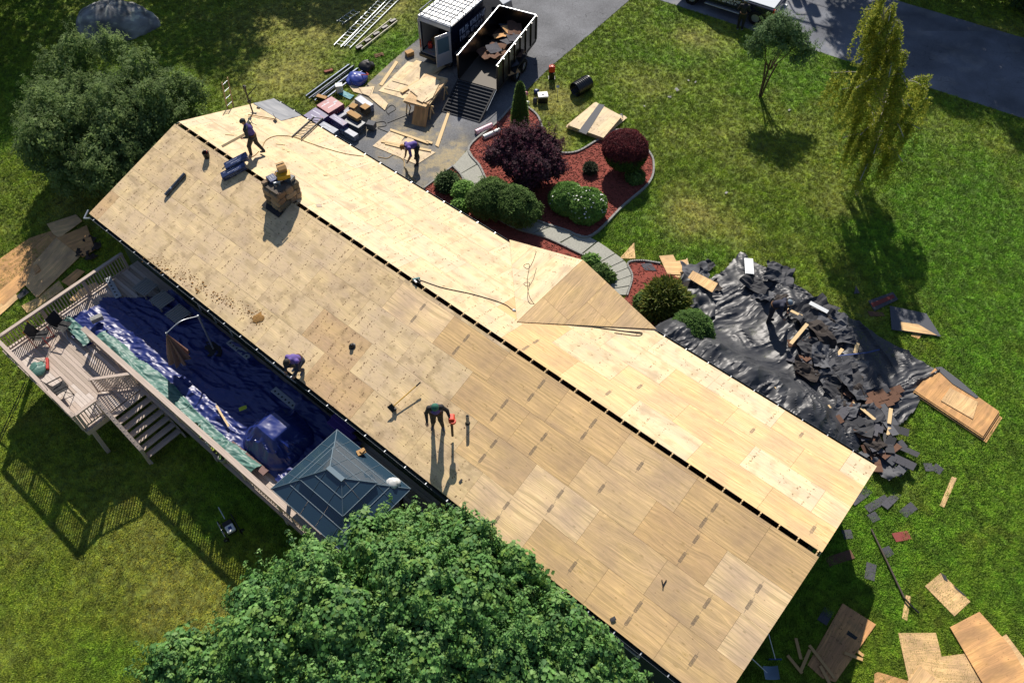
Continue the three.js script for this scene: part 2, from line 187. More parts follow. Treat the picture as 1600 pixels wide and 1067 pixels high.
// bark chips
{ const beds = [[bigBed, 5200, .05], [smallBed, 2400, .035], [rightBed, 1500, .045]]; const tot = 9100, im = new THREE.InstancedMesh(new THREE.BoxGeometry(.11, .016, .03), S({ color: 0xffffff, roughness: 1 }), tot); const m = new THREE.Matrix4(), q = new THREE.Quaternion(), col = new THREE.Color(); let k = 0; srand(77);
  for (const [poly, n, y] of beds) { const xs = poly.map(p => p[0]), zs = poly.map(p => p[1]), x0 = Math.min(...xs), x1 = Math.max(...xs), z0 = Math.min(...zs), z1 = Math.max(...zs); for (let i = 0; i < n;) { const x = rr(x0, x1), z = rr(z0, z1); if (!inPoly(x, z, poly)) continue; i++; q.setFromEuler(new THREE.Euler(rr(-.3, .3), rr(0, 6.28), rr(-.4, .4))); m.compose(V(x, y + .012, z), q, V(rr(.5, 1.3), 1, rr(.6, 1.4))); im.setMatrixAt(k, m); const b = rr(.5, 1.3); im.setColorAt(k, col.setRGB(.25 * b, .068 * b, .048 * b)); k++; } }
  im.name = numbered('bark_chips'); tag(shadow(im), 'loose red bark chips strewn over the mulch beds', 'bark chips', null, 'stuff'); scene.add(im); }
// stone edging round the beds
function edgeStrip(pts, w, h) { const gs = []; for (let i = 0; i + 1 < pts.length; i++) { const a = V(pts[i][0], h / 2, pts[i][1]), b = V(pts[i + 1][0], h / 2, pts[i + 1][1]); const d = b.clone().sub(a).normalize().multiplyScalar(.012); gs.push(beam(a.sub(d), b.add(d), w, h)); } return mergeG(gs); }
tag(mesh('bed_edging', edgeStrip([...bigBed], .09, .13), M.edging), 'grey edging around the island mulch bed', 'edging');
tag(mesh('bed_edging', edgeStrip(smoothLine(pathLeft.slice(0, 10), 50), .07, .12), M.edging), 'grey edging along the narrow bed by the path', 'edging');
tag(mesh('bed_edging', edgeStrip(smoothLine([pathRight[10], pathRight[9], ...px2([[981, 413], [1002, 409], [1031, 413]], 0)], 30), .07, .12), M.edging), 'grey edging around the bed beside the black tarp', 'edging');
tag(mesh('bed_edging', edgeStrip(px2([[663, 295], [707, 261]], 0), .07, .1), M.edging), 'short straight edging between driveway and narrow bed', 'edging');
// path of poured slabs, each its own piece
{ const path = new THREE.Group(); path.name = 'path'; tag(path, 'curved grey concrete path of separate slabs', 'path', null, 'structure'); scene.add(path);
  const cl = new THREE.CatmullRomCurve3(pathLeft.map(p => V(p[0], 0, p[1]))), cr = new THREE.CatmullRomCurve3(pathRight.map(p => V(p[0], 0, p[1]))); const cuts = [0, .085, .17, .26, .36, .46, .55, .63, .7, .77, .83, .89, .95, 1];
  for (let i = 0; i + 1 < cuts.length; i++) { const a = cuts[i] + .002, b = cuts[i + 1] - .002, pts = []; for (let k = 0; k <= 4; k++) { const p = cl.getPoint(mix(a, b, k / 4)), r = cr.getPoint(mix(a, b, k / 4)), e = r.clone().sub(p).normalize().multiplyScalar(.05); pts.push([p.x + e.x, p.z + e.z]); } for (let k = 4; k >= 0; k--) { const p = cr.getPoint(mix(a, b, k / 4)), l = cl.getPoint(mix(a, b, k / 4)), e = l.clone().sub(p).normalize().multiplyScalar(.06); pts.push([p.x + e.x, p.z + e.z]); }
    const s = mesh('slab', slab(pts, .0, .075 + .004 * (i % 3), .006), M.concrete, path); } }
// grass blades in tufts
{ const bl = []; srand(5); for (let i = 0; i < 7; i++) { const a = rr(0, 6.28), l = rr(.04, .07), w = .011, t = rr(.02, .05), g = new THREE.BufferGeometry(), cx = rr(-.04, .04), cz = rr(-.04, .04), dx = Math.cos(a), dz = Math.sin(a);
    g.setAttribute('position', new THREE.Float32BufferAttribute([cx - dz * w, 0, cz + dx * w, cx + dz * w, 0, cz - dx * w, cx + dx * t, l, cz + dz * t], 3)); g.setAttribute('uv', new THREE.Float32BufferAttribute([0, 0, 1, 0, .5, 1], 2)); g.computeVertexNormals(); bl.push(g); }
  const blades = mergeG(bl), N = 300000; const mats = [], cols = []; srand(6); const c = [0, 0, 0]; const holes = [drivePoly, roadPoly, bigBed, smallBed, rightBed, footprint];
  const m = new THREE.Matrix4(), q = new THREE.Quaternion(); const lin = v => Math.pow(v / 255, 2.2); let k = 0; const im = new THREE.InstancedMesh(blades, S({ color: 0xffffff, roughness: .75, side: THREE.DoubleSide }), N), col = new THREE.Color();
  const a0 = ray(0, 0); for (let tries = 0; k < N && tries < 2500000; tries++) { const px = rr(-30, 1630), py = Math.pow(rnd(), 1.15) * 1110 - 30; const p = T(px, py), x = p.x, z = p.z; const w = 1; let out = false; for (const h of holes) if (inPoly(x, z, h)) { out = true; break; } if (out) continue;
    const d = lawnCol(x, z, c); if (rnd() < d * .45) continue; const s = rr(.65, 1.35) * (1 - d * .3); q.setFromEuler(new THREE.Euler(0, rr(0, 6.28), 0)); m.compose(V(x, p.y - .004, z), q, V(s * 1.25, s, s * 1.25)); im.setMatrixAt(k, m); const b = rr(.75, 1.3), y = rr(0, .25); im.setColorAt(k, col.setRGB(lin(c[0]) * b * (1 + y), lin(c[1]) * b, lin(c[2]) * b * .8)); k++; }
  im.count = k; im.name = numbered('grass'); tag(shadow(im), 'short green grass growing over the lawn', 'grass', null, 'stuff'); scene.add(im); console.log('grass', k); }
// ---------- the house ----------
function clipPoly(poly, a, b, c) { const out = []; for (let i = 0; i < poly.length; i++) { const p = poly[i], q = poly[(i + 1) % poly.length], dp = a * p[0] + b * p[1] - c, dq = a * q[0] + b * q[1] - c; if (dp >= 0) out.push(p); if ((dp >= 0) !== (dq >= 0)) { const t = dp / (dp - dq); out.push([mix(p[0], q[0], t), mix(p[1], q[1], t)]); } } return out; }
function clad(parent, org, ea, n, eb, poly, rows, jointOf, len, matOf, name = 'plywood_sheet', thk = .016, gap = .003) {
  const B = new THREE.Matrix4().makeBasis(ea, n, eb).setPosition(org); const as = poly.map(p => p[0]), a0 = Math.min(...as), a1 = Math.max(...as);
  rows.forEach(([b0, b1], ri) => { const j = jointOf(ri); const k0 = Math.floor((a0 - j) / len), k1 = Math.ceil((a1 - j) / len);
    for (let k = k0; k < k1; k++) { const l = j + k * len; let c = clipPoly(poly, 1, 0, l + gap); c = clipPoly(c, -1, 0, -(l + len - gap)); c = clipPoly(c, 0, 1, b0 + gap); c = clipPoly(c, 0, -1, -(b1 - gap)); if (c.length < 3) continue; let ar = 0; for (let i = 0; i < c.length; i++) { const p = c[i], q = c[(i + 1) % c.length]; ar += p[0] * q[1] - q[0] * p[1]; } if (Math.abs(ar) < .02) continue;
      const lift = rr(0, .004), g = slab(c, lift - thk, lift), p = g.attributes.position, uv = g.attributes.uv, fl = rnd() < .5; for (let i = 0; i < p.count; i++) { let uu = (p.getX(i) - l) / len, vv = (p.getZ(i) - b0) / 1.22; if (fl) { uu = 1 - uu; vv = 1 - vv; } uv.setXY(i, uu, vv); } g.applyMatrix4(B); mesh(name, g, matOf(l + len / 2, (b0 + b1) / 2, ri, k), parent); } }); }
const house = thing('ranch_house', 'long single storey house with bare plywood roof being stripped', 'house', HO, PHI);
{ // walls
  const T0 = Math.tan(AL); const wy = z => RIDGE - Math.abs(z) * T0 - .06;
  mesh('wall', box(HL - .5, wy(4.3) + 2, .16, -HL / 2, (wy(4.3) - 2) / 2, 4.3), M.siding, house);
  mesh('wall', box(HL - .5, wy(4.3) + .4, .16, -HL / 2, (wy(4.3) - .4) / 2, -4.3), M.siding, house);
  for (const x of [-.3, -HL + .3]) { const s = new THREE.Shape([[-4.2, -2], [4.2, -2], [4.2, wy(4.2)], [0, wy(0) - .12], [-4.2, wy(4.2)]].map(p => new THREE.Vector2(...p))); const g = new THREE.ExtrudeGeometry(s, { depth: .16, bevelEnabled: false }); g.rotateY(-Math.PI / 2); g.translate(x + .08, 0, 0); mesh('wall', g, M.siding, house); }
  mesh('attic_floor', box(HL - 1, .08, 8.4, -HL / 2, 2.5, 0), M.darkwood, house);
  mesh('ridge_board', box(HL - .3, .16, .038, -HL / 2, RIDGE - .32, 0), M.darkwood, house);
  for (let i = 0; i <= 48; i++) { const x = -.1 - i * .61; if (x < -HL + .05) break; for (const s of [-1, 1]) { const g = box(.04, .1, .26, 0, 0, 0, s * AL, 0, 0); g.translate(x, RIDGE - .1, s * .13); mesh('rafter', g, lumber, house); } }
  mesh('fascia', box(HL - .06, .18, .03, -HL / 2, 2.64, 4.86), M.fascia, house); mesh('fascia', box(HL - .06, .18, .03, -HL / 2, 2.68, -4.72), M.fascia, house);
  mesh('soffit', box(HL - .5, .02, .52, -HL / 2, 2.56, 4.6), M.white, house); mesh('soffit', box(HL - .5, .02, .44, -HL / 2, 2.58, -4.5), M.white, house);
  for (const x of [-.02, -HL + .02]) for (const s of [-1, 1]) { const g = box(.03, .15, 5, 0, 0, 0, s * AL, 0, 0); g.translate(x, RIDGE - 2.49 * SA - .105, s * 2.49 * CA); mesh('rake_board', g, M.fascia, house); }
  // gutters with hangers
  const gp = [[0, 0], [.11, 0], [.13, .1], [.118, .1], [.1, .012], [.012, .012], [.012, .1], [0, .1]];
  function gutter(x0, x1, z, y, s, hm) { const sh = new THREE.Shape(gp.map(p => new THREE.Vector2(p[0], p[1]))), g = new THREE.ExtrudeGeometry(sh, { depth: x1 - x0, bevelEnabled: false }); g.rotateY(s > 0 ? -Math.PI / 2 : Math.PI / 2); if (s > 0) g.translate(x1, y, z); else g.translate(x0, y, z); const o = mesh('gutter', g, M.gutter, house); for (let x = x0 + .3; x < x1; x += .92) mesh('hanger', box(.03, .012, .12, x, y + .098, z + s * .06), M.bright, o); mesh('lip', bar(V(x0, y + .1, z + s * .124), V(x1, y + .1, z + s * .124), .005, .005, 5), M.rack, o); }
  gutter(-HL + .1, -.1, 4.885, 2.6, 1); gutter(-HL + .1, -15.6, -4.75, 2.64, -1); gutter(-8.5, -.1, -4.75, 2.64, -1);
  const dsp = mesh('downspout', [bar(V(-HL + .15, 2.62, 4.95), V(-HL - .2, 2.5, 5.1), .04), bar(V(-HL - .2, 2.5, 5.1), V(-HL - .35, 2.62, 4.75), .04)], M.bright, house);
  // back wall openings
  function win(x, y, w, h, z = 4.385) { const f = mesh('window', [box(w + .16, .08, .05, x, y + h / 2 + .04, z), box(w + .16, .08, .07, x, y - h / 2 - .04, z), box(.08, h, .05, x - w / 2 - .04, y, z), box(.08, h, .05, x + w / 2 + .04, y, z), box(.04, h, .04, x, y, z)], M.white, house); for (const s of [-1, 1]) mesh('pane', box(w / 2 - .03, h, .015, x + s * w / 4, y, z - .005), M.glassDark, f); return f; }
  win(-3.3, 1.2, 1.3, 1.1); win(-7.4, 1.2, 1.2, 1.1); win(-19, 1.4, 1.6, 1.1); win(-27, 1.4, 1.1, 1.0);
  const dr = mesh('door', box(.95, 2.05, .06, -5.3, 1.0, 4.39), M.white, house); mesh('handle', bar(V(-4.95, 1.0, 4.43), V(-4.95, 1.0, 4.48), .025), M.bright, dr);
  const sd = mesh('sliding_door', [box(2, .08, .05, -23, 2.42, 4.385), box(.08, 2, .05, -24, 1.42, 4.385), box(.08, 2, .05, -22, 1.42, 4.385), box(.06, 2, .05, -23, 1.42, 4.39)], M.white, house); mesh('pane', box(1.85, 1.94, .02, -23, 1.42, 4.38), M.glassDark, sd);
}
{ // plywood sheathing, sheet by sheet
  srand(31); const top = V(0, RIDGE, 0), N = .09;
  const roofA = new THREE.Group(); roofA.name = 'roof_slope'; tag(roofA, 'tan plywood slope above the deck'); house.add(roofA);
  const jn = [1.504, 1.504, 2.092, .86, 2.085];
  const fresh = { '1:0': 1 };
  clad(roofA, top, V(1, 0, 0), V(0, CA, SA), V(0, -SA, CA), [[-HL, N], [0, N], [0, 5.145], [-HL, 5.145]], [[N, .21], [.21, 1.43], [1.43, 2.65], [2.65, 3.87], [3.87, 5.16]], r => -jn[r], 2.44, (a, b, r) => {
    const s = -a; const edge = 12.2 - (b - 2) * .9; if (r === 1 && s > 13.6 && s < 16.1) return plyNew[5]; if (r === 0) return s < 12 ? plyNew[1] : plyOld[4]; if (s < edge) return pick(plyNew); if (r === 3 && s > 15.2 && s < 18) return plyOld[3]; return plyOld[[0, 1, 2, 4, 5, 3][Math.floor(rnd() * 5.4)]]; });
  const roofB = new THREE.Group(); roofB.name = 'roof_slope'; tag(roofB, 'sun bleached plywood slope above the front beds'); house.add(roofB);
  const jf = [2.09, .84, 2.06, .85];
  clad(roofB, top, V(-1, 0, 0), V(0, CA, -SA), V(0, -SA, -CA), [[0, N], [HL, N], [HL, 4.995], [0, 4.995]], [[N, 1.31], [1.31, 2.53], [2.53, 3.75], [3.75, 5.01]], r => jf[r], 2.44, (a, b, r) => a < 8 || (a < 12 && r < 2) ? (rnd() < .75 ? pick(plyNew) : pick(plyBright)) : pick(plyBright));
  // small front gable
  const gab = new THREE.Group(); gab.name = 'front_gable'; house.add(gab);
  const back = V(-12.05, 3.97, -1.16), pk = V(-12.05, 3.97, -4.93), eL = V(-15.5, 2.8, -4.86), eR = V(-8.58, 2.8, -4.86);
  for (const [e, s] of [[eL, -1], [eR, 1]]) { let n = pk.clone().sub(back).cross(e.clone().sub(back)).normalize(); if (n.y < 0) n.negate(); let eb = V(s, 0, 0).addScaledVector(n, -n.x * s).normalize(); const ea = n.clone().cross(eb).normalize(); const L = p => { const w = p.clone().sub(back); return [w.dot(ea), w.dot(eb)]; }; const poly = [L(back), L(pk), L(e)]; let A = 0; poly.forEach((p, i) => { const q = poly[(i + 1) % 3]; A += p[0] * q[1] - q[0] * p[1]; }); const bmax = Math.max(...poly.map(p => p[1]));
    clad(gab, back.clone().addScaledVector(n, .02), ea, n, eb, poly, [[-.02, 1.2], [1.2, 2.42], [2.42, bmax + .05]], r => r * 1.1 - 1, 2.44, () => s > 0 ? plyNew[[2, 6, 4, 8][Math.floor(rnd() * 4)]] : pick(plyBright)); }
  mesh('gable_wall', (() => { const s = new THREE.Shape([[-15.3, 2.72], [-8.8, 2.72], [-12.05, 3.9]].map(p => new THREE.Vector2(...p))); const g = new THREE.ExtrudeGeometry(s, { depth: .05, bevelEnabled: false }); g.translate(0, 0, -4.8); return g; })(), M.siding, house);
  // grey underlayment on the far corner
  const ul = crumple(1.9, 1.15, .02, 18, 4); ul.applyMatrix4(new THREE.Matrix4().makeBasis(V(-1, 0, 0), V(0, CA, -SA), V(0, -SA, -CA)).setPosition(0, RIDGE, 0).multiply(new THREE.Matrix4().makeTranslation(28.55, .012, 4.44)));
  mesh('underlayment', ul, S({ color: 0x6a6f78, roughness: .5, side: THREE.DoubleSide }), house);
}
{ // chimney: mortared field stones
  const ch = new THREE.Group(); ch.name = 'chimney'; tag(ch, 'squat fieldstone chimney on the ridge'); house.add(ch); srand(8);
  const cx = -22.66, cz = .1, w = .84, d = 1.02, y0 = 3.7, y1 = 5.02; mesh('mortar_core', box(w - .1, y1 - y0, d - .1, cx, (y0 + y1) / 2, cz), S({ color: 0x6b6258, roughness: 1 }), ch);
  const sm = [0x776857, 0x8b765f, 0x69604f, 0x98846c, 0x7f6750].map(c => S({ color: c, roughness: .95 }));
  for (const [f, L] of [[0, w], [1, d], [2, w], [3, d]]) for (let y = y0; y < y1 - .06;) { const h = rr(.2, .34); for (let x = -L / 2; x < L / 2 - .05;) { const l = Math.min(rr(.26, .55), L / 2 - x); let g = new THREE.SphereGeometry(.5, 14, 10); { const gp = g.attributes.position; for (let q = 0; q < gp.count; q++) { const f3 = c => Math.sign(c) * Math.pow(Math.abs(c) * 2, .55) / 2; gp.setXYZ(q, f3(gp.getX(q)), f3(gp.getY(q)), f3(gp.getZ(q))); } } g.rotateZ(rr(-.25, .25)); g.scale(l * 1.04, Math.min(h, y1 - y + .06) * 1.06, .2); g = crumbled(g, .03, 5, x * 9 + y * 3 + f); g.translate(x + l / 2, y + h / 2, (f % 2 ? w : d) / 2 - .03); g.rotateY(f * Math.PI / 2); g.translate(cx, 0, cz); mesh('stone', g, pick(sm), ch); x += l; } y += h; }
  mesh('cap', crumbled(new THREE.BoxGeometry(w - .02, .08, d - .02, 8, 2, 8), .03, 4), S({ color: 0x5e564d, roughness: .95 }), ch).position.set(cx, y1 + .0, cz);
  mesh('flashing', box(w + .16, .02, .3, cx, RIDGE - .66 * SA + .03, cz + d / 2 + .1, AL), S({ color: 0x1a1a1a, roughness: .6 }), ch);
}
// ---------- the deck behind the house ----------
const deckTex = [0, 1, 2].map(k => dataTex(256, 64, (i, j, c) => { const m = .82 + .3 * fbm(i * .05 + k * 9, j * .5, 3) + .12 * (h2(i, j) - .5) - (Math.abs(j - 32) > 29 ? .12 : 0); c[0] = 204 * m; c[1] = 192 * m; c[2] = 182 * m; }));
const deckM = deckTex.map((t, k) => S({ map: t, color: [0xffffff, 0xece6e0, 0xd8d2ca][k], roughness: .85 })); const railM = S({ map: deckTex[0], color: 0xefe8e2, roughness: .85 }), railDark = railM;
const YD = .45, YR = 1.4;
const deck = thing('raised_deck', 'raised wooden deck with railings and stairs behind the house', 'deck', HO, PHI);
{ srand(41); const Y = YD - .016;
  for (let z = 4.42; z < 10.55; z += .143) { const x1 = z < 8.15 ? -10.8 : (z < 9.72 ? -22.62 : -22.6); let x = -28.25; while (x < x1 - .1) { let l = Math.min(rr(3.2, 4.9), x1 - x); if (x1 - x - l < .6) l = x1 - x; mesh('board', box(l - .006, .032, .137, x + l / 2, Y + rr(-.001, .002), z + .07), pick(deckM), deck); x += l; } }
  const rim = (a, b) => mesh('rim_joist', beam(V(a[0], YD - .16, a[1]), V(b[0], YD - .16, b[1]), .04, .25), railDark, deck);
  rim([-28.27, 4.4], [-28.27, 10.6]); rim([-28.3, 10.6], [-22.6, 10.6]); rim([-22.58, 10.6], [-22.58, 8.15]); rim([-22.6, 8.17], [-10.8, 8.17]); rim([-10.78, 8.17], [-10.78, 4.4]);
  for (const [x, z] of [[-28.1, 10.4], [-25.4, 10.4], [-22.75, 10.4], [-28.1, 7], [-22.75, 8.05], [-19, 8.0], [-15, 8.0], [-11, 8.0], [-25.4, 7]]) { const gy = heightH(z) - .2; mesh('post', box(.14, YD - .06 - gy, .14, x, (YD - .06 + gy) / 2, z), railDark, deck); }
  function rail(a, b, capW = .14, posts = true) { const A = V(a[0], 0, a[1]), Bv = V(b[0], 0, b[1]), d = Bv.clone().sub(A), L = d.length(); d.normalize(); const at = (t, y) => A.clone().addScaledVector(d, t).setY(y);
    const r = new THREE.Group(); r.name = 'railing'; deck.add(r); mesh('cap', beam(at(-.06, YR - .02), at(L + .06, YR - .02), capW, .04), railM, r); mesh('top_rail', beam(at(0, YR - .085), at(L, YR - .085), .04, .08), railM, r); mesh('bottom_rail', beam(at(0, YD + .1), at(L, YD + .1), .04, .08), railM, r);
    const n = Math.max(1, Math.round(L / 1.75)); for (let i = 0; i <= n; i++) { const p = at(L * i / n, 0); mesh('post', box(.095, YR - .06 - YD, .095, p.x, (YR - .06 + YD) / 2, p.z), railM, r); }
    const m = Math.round(L / .125); for (let i = 1; i < m; i++) { const p = at(L * i / m, 0); mesh('baluster', box(.034, .78, .034, p.x, (YD + YR) / 2 + .01, p.z), railM, r); } }
  rail([-28.12, 4.95], [-28.0, 10.5]); rail([-27.9, 10.55], [-22.72, 10.62]); rail([-22.69, 10.5], [-22.69, 9.74]); rail([-25.85, 8.14], [-11, 8.14], .2);
  // stairs
  const st = new THREE.Group(); st.name = 'stairs'; deck.add(st); const n = 7, run = .25, rise = .2; for (let i = 0; i < n; i++) for (const k of [0, 1]) mesh('tread', box(.125, .035, 1.5, -22.5 + .07 + i * run + k * .13 - .06, YD - rise * (i + 1) + .18, 8.92), deckM[1], st);
  for (const z of [8.17, 9.67]) mesh('stringer', beam(V(-22.55, YD - .2, z), V(-22.5 + n * run + .05, YD - rise * n - .12, z), .04, .26), railDark, st);
  for (let i = 0; i < n; i++) mesh('riser', box(.02, .16, 1.46, -22.5 + i * run + .01, YD - rise * (i + 1) + .09, 8.92), railDark, st);
  mesh('stair_rail', [beam(V(-22.6, YR - .02, 9.72), V(-20.75, YR - .02 - 1.4, 9.72), .14, .04), beam(V(-22.6, YD + .14, 9.72), V(-20.75, YD - 1.26, 9.72), .04, .08)], railM, st);
  for (let i = 1; i < 13; i++) { const x = -22.6 + i * .14, y = YD - i * .106; mesh('baluster', box(.034, .82, .034, x, y + .55, 9.72), railM, st); } mesh('post', box(.1, 1.1, .1, -20.8, -.55, 9.72), railM, st);
  // lattice gate standing open at the stair head
  const gt = new THREE.Group(); gt.name = 'gate'; deck.add(gt); const g0 = V(-22.72, 0, 8.2), g1 = V(-23.68, 0, 9.36), gl = t => g0.clone().lerp(g1, t); mesh('cap', beam(gl(-.02).setY(YR - .06), gl(1.02).setY(YR - .06), .12, .035), railM, gt); mesh('bottom_rail', beam(gl(0).setY(YD + .1), gl(1).setY(YD + .1), .035, .07), railM, gt); for (const t of [.02, .98]) mesh('stile', bar(gl(t).setY(YD + .06), gl(t).setY(YR - .06), .03, .03, 6), railM, gt);
  for (let i = -5; i < 12; i++) for (const s of [-1, 1]) { let t0 = i / 12, t1 = t0 + .45, y0 = s > 0 ? YD + .12 : YR - .1, y1 = s > 0 ? YR - .1 : YD + .12; if (t0 < 0) { y0 = mix(y0, y1, -t0 / .45); t0 = 0; } if (t1 > 1) { y1 = mix(y0, y1, (1 - t0) / (t1 - t0)); t1 = 1; } if (t1 <= t0) continue; mesh('lath', beam(gl(t0).setY(y0), gl(t1).setY(y1), .012, .028), railM, gt); }
}
// blue tarp spread over the deck, green underside turned up along the railing
function drape(x0, x1, z0, z1, nx, nz, hf, keep) { const pos = [], uv = [], idx = []; for (let j = 0; j <= nz; j++) for (let i = 0; i <= nx; i++) { const x = mix(x0, x1, i / nx), z = mix(z0, z1, j / nz); const r = hf(x, z); pos.push(r[0], r[1], r[2]); uv.push(x, z); } for (let j = 0; j < nz; j++) for (let i = 0; i < nx; i++) { const a = j * (nx + 1) + i; if (keep && !keep(mix(x0, x1, (i + .5) / nx), mix(z0, z1, (j + .5) / nz))) continue; idx.push(a, a + nx + 1, a + 1, a + 1, a + nx + 1, a + nx + 2); } const g = new THREE.BufferGeometry(); g.setAttribute('position', new THREE.Float32BufferAttribute(pos, 3)); g.setAttribute('uv', new THREE.Float32BufferAttribute(uv, 2)); g.setIndex(idx); g.computeVertexNormals(); return g; }
const ridged = (x, y, o = 4) => { let s = 0, a = .5; for (let i = 0; i < o; i++) { s += a * (1 - Math.abs(noise(x, y) * 2 - 1)); x = x * 2.1 + 5; y = y * 2.1 + 3; a *= .5; } return s; };
const tarpBlue = P({ color: 0x18286a, roughness: .42, clearcoat: .25, clearcoatRoughness: .4, side: THREE.DoubleSide }), tarpGreen = P({ color: 0x456f66, roughness: .5, clearcoat: .2, side: THREE.DoubleSide }), tarpBlack = P({ color: 0x3a3c41, roughness: .48, clearcoat: .15, clearcoatRoughness: .5, side: THREE.DoubleSide });
const tarp = thing('blue_tarp', 'large crumpled blue tarp with green underside spread over the deck', 'tarp', HO, PHI);
{ const left = z => -27.3 + (z < 8.1 ? 0 : 0) + (8.8 - z) * -.0 + Math.max(0, 6.6 - z) * .9; const hh = (x, z) => { const f = ridged(x * .35 + z * .4, z * 1.9 - x * .1, 5), b = fbm(x * .6, z * .6, 3); const w2 = fbm(x * 1.3 + 4, z * 1.3, 2) * 1.6, f2 = ridged(x * 1.5 + w2, z * 2.7 + x * .6 - w2, 4); return YD + .02 + .15 * Math.pow(f2, 2.4) + .05 * Math.pow(ridged(x * 3.4 + w2 * 2, z * 3.1 - w2, 3), 2) + .16 * Math.pow(f, 2.4) + .12 * Math.max(0, b - .5) + .25 * sstep(5.3, 4.6, z) * fbm(x, 3, 2); };
  mesh('cover_sheet', drape(-27.6, -14.4, 4.6, 8.05, 220, 90, (x, z) => [x, hh(x, z), z], (x, z) => x > left(z) + .4 * (fbm(z * 1.5, 2, 3) - .5) && !(z > 7.55 + .3 * (fbm(x * .8, 4, 3) - .4))), tarpBlue, tarp);
  mesh('corner_flap', drape(-27.7, -25.75, 7.4, 8.75, 40, 30, (x, z) => [x, hh(x, z) + .04, z], (x, z) => z < 8.2 + .35 * fbm(x * 2, 8, 2) && x > -27.6 + (8.4 - z) * .2), tarpBlue, tarp);
  mesh('turned_edge', drape(-25.7, -15.6, 6.95, 8.07, 170, 34, (x, z) => [x, hh(x, z) + .05 + .28 * sstep(7.1, 8.05, z) * (.6 + .5 * fbm(x * 1.4, z, 3)), z], (x, z) => z > 7.42 + .4 * (fbm(x * 1.1, 9, 3) - .4) && x < -17.2 + z * .1), tarpGreen, tarp);
  mesh('turned_edge', drape(-27.55, -25.8, 8.0, 8.75, 40, 22, (x, z) => [x, hh(x, z) + .09 + .1 * fbm(x * 3, z * 3, 2), z], (x, z) => z < 8.6 - .2 * fbm(x * 3, 1, 2)), tarpGreen, tarp); }
{ // table under a blue cover, standing by the glass gazebo
  const o = thing('covered_table', 'patio table bundled under a shiny blue tarp', 'covered table', HP(-17.05, YD, 6.35), PHI); const g = new THREE.PlaneGeometry(3, 2.7, 70, 62); g.rotateX(-Math.PI / 2); const p = g.attributes.position;
  for (let i = 0; i < p.count; i++) { const x = p.getX(i), z = p.getZ(i), dx = Math.max(0, Math.abs(x - .15) - .42), dz = Math.max(0, Math.abs(z) - .38), e = Math.hypot(dx, dz), a = Math.atan2(z, x); let y = .95 * Math.exp(-Math.pow(e / .42, 1.5)) + .3 * Math.pow(ridged(a * 2.2 + e * .8, e * 1.4, 4), 2) * sstep(.05, .4, e) + .05 + .05 * ridged(x * 2.5, z * 2.5, 3); p.setY(i, Math.max(.2, y) - .5 * sstep(.62, .95, e + .2 * (noise(a * 3 + 9, 2) - .5))); } g.computeVertexNormals(); mesh('cover', toCreasedNormals(g, .35), P({ color: 0x1b2c70, roughness: .36, clearcoat: .4, side: THREE.DoubleSide }), o); for (const [x, z] of [[-.25, -.3], [.55, -.3], [-.25, .3], [.55, .3]]) mesh('leg', bar(V(x, 0, z), V(x, .8, z), .025), M.black, o); }
{ // closed cantilever umbrella
  const top = G(259, 521, 2.75), o = thing('garden_umbrella', 'closed brown cantilever umbrella hanging over the blue tarp', 'umbrella', V(top.x, YD, top.z)); const g = new THREE.ConeGeometry(.34, 1.55, 40, 6, true), p = g.attributes.position; for (let i = 0; i < p.count; i++) { const x = p.getX(i), z = p.getZ(i), a = Math.atan2(z, x), k = 1 + .38 * Math.cos(a * 8); p.setX(i, x * k); p.setZ(i, z * k); } g.translate(0, 1.55, 0); g.computeVertexNormals(); mesh('canopy', g, S({ color: 0x8b6a5c, roughness: .9, side: THREE.DoubleSide }), o);
  mesh('pole', bar(V(0, .3, 0), V(0, 2.35, 0), .022), M.bright, o); const e = G(309, 494, 2.6).sub(o.position); mesh('arm', tube([V(0, 2.3, 0), V(e.x * .5, 2.42, e.z * .5), V(e.x, 2.15, e.z)], .022, 20), M.bright, o); mesh('mast', bar(V(e.x, 0, e.z), V(e.x, 2.2, e.z), .035), M.bright, o); mesh('base_plate', box(.7, .06, .7, e.x, .12, e.z), M.black, o); }
// slatted pieces and vented strips lying on the tarp
const ventM = S({ color: 0x9aa0a6, roughness: .6 });
function vented(px, py, turn, l, label, grp) { const p = G(px, py, YD + .22), o = thing('vent_strip', label, 'vent strip', p, turn, grp); mesh('strip', rbox(l, .04, .26, .01), ventM, o); for (let i = 0; i < 6; i++) mesh('slot', box(.07, .006, .07, (i - 2.5) * l / 6.4, .022, .03), M.black, o); }
vented(373, 546, PHI, 1.25, 'grey vent strip with square holes near the closed umbrella'); vented(444, 622, PHI, 1.25, 'grey vent strip with square holes beside the covered table'); vented(176, 449, PHI - .25, 1.3, 'grey vent strip with square holes beside the end railing');
function slatTable(px, py, turn, label) { const p = G(px, py, YD + .4), o = thing('slatted_table', label, 'table', V(p.x, YD, p.z), turn); for (let i = 0; i < 7; i++) mesh('slat', box(.09, .02, .72, -.33 + i * .11, .4, 0), M.edging, o); for (const x of [-.3, .3]) for (const z of [-.3, .3]) mesh('leg', box(.06, .42, .06, x, .2, z), M.edging, o); }
slatTable(252, 468, PHI, 'low grey slatted table under the eave, the lighter step'); slatTable(277, 490, PHI, 'low grey slatted table beside the umbrella arm'); slatTable(226, 448, PHI + .1, 'low grey slatted table half under the drip edge');
one('concrete_block', [box(.2, .2, .45, 0, .1, 0), box(.1, .02, .1, 0, .2, .1)], M.edging, 'grey block weighing down the tarp by the railing end', 'block', G(152, 500, YD + .35), PHI - .3);
one('batten', rbox(1.1, .03, .07, .006), lumber, 'thin wooden batten lying on the blue tarp', 'batten', G(347, 650, YD + .3), -.95);
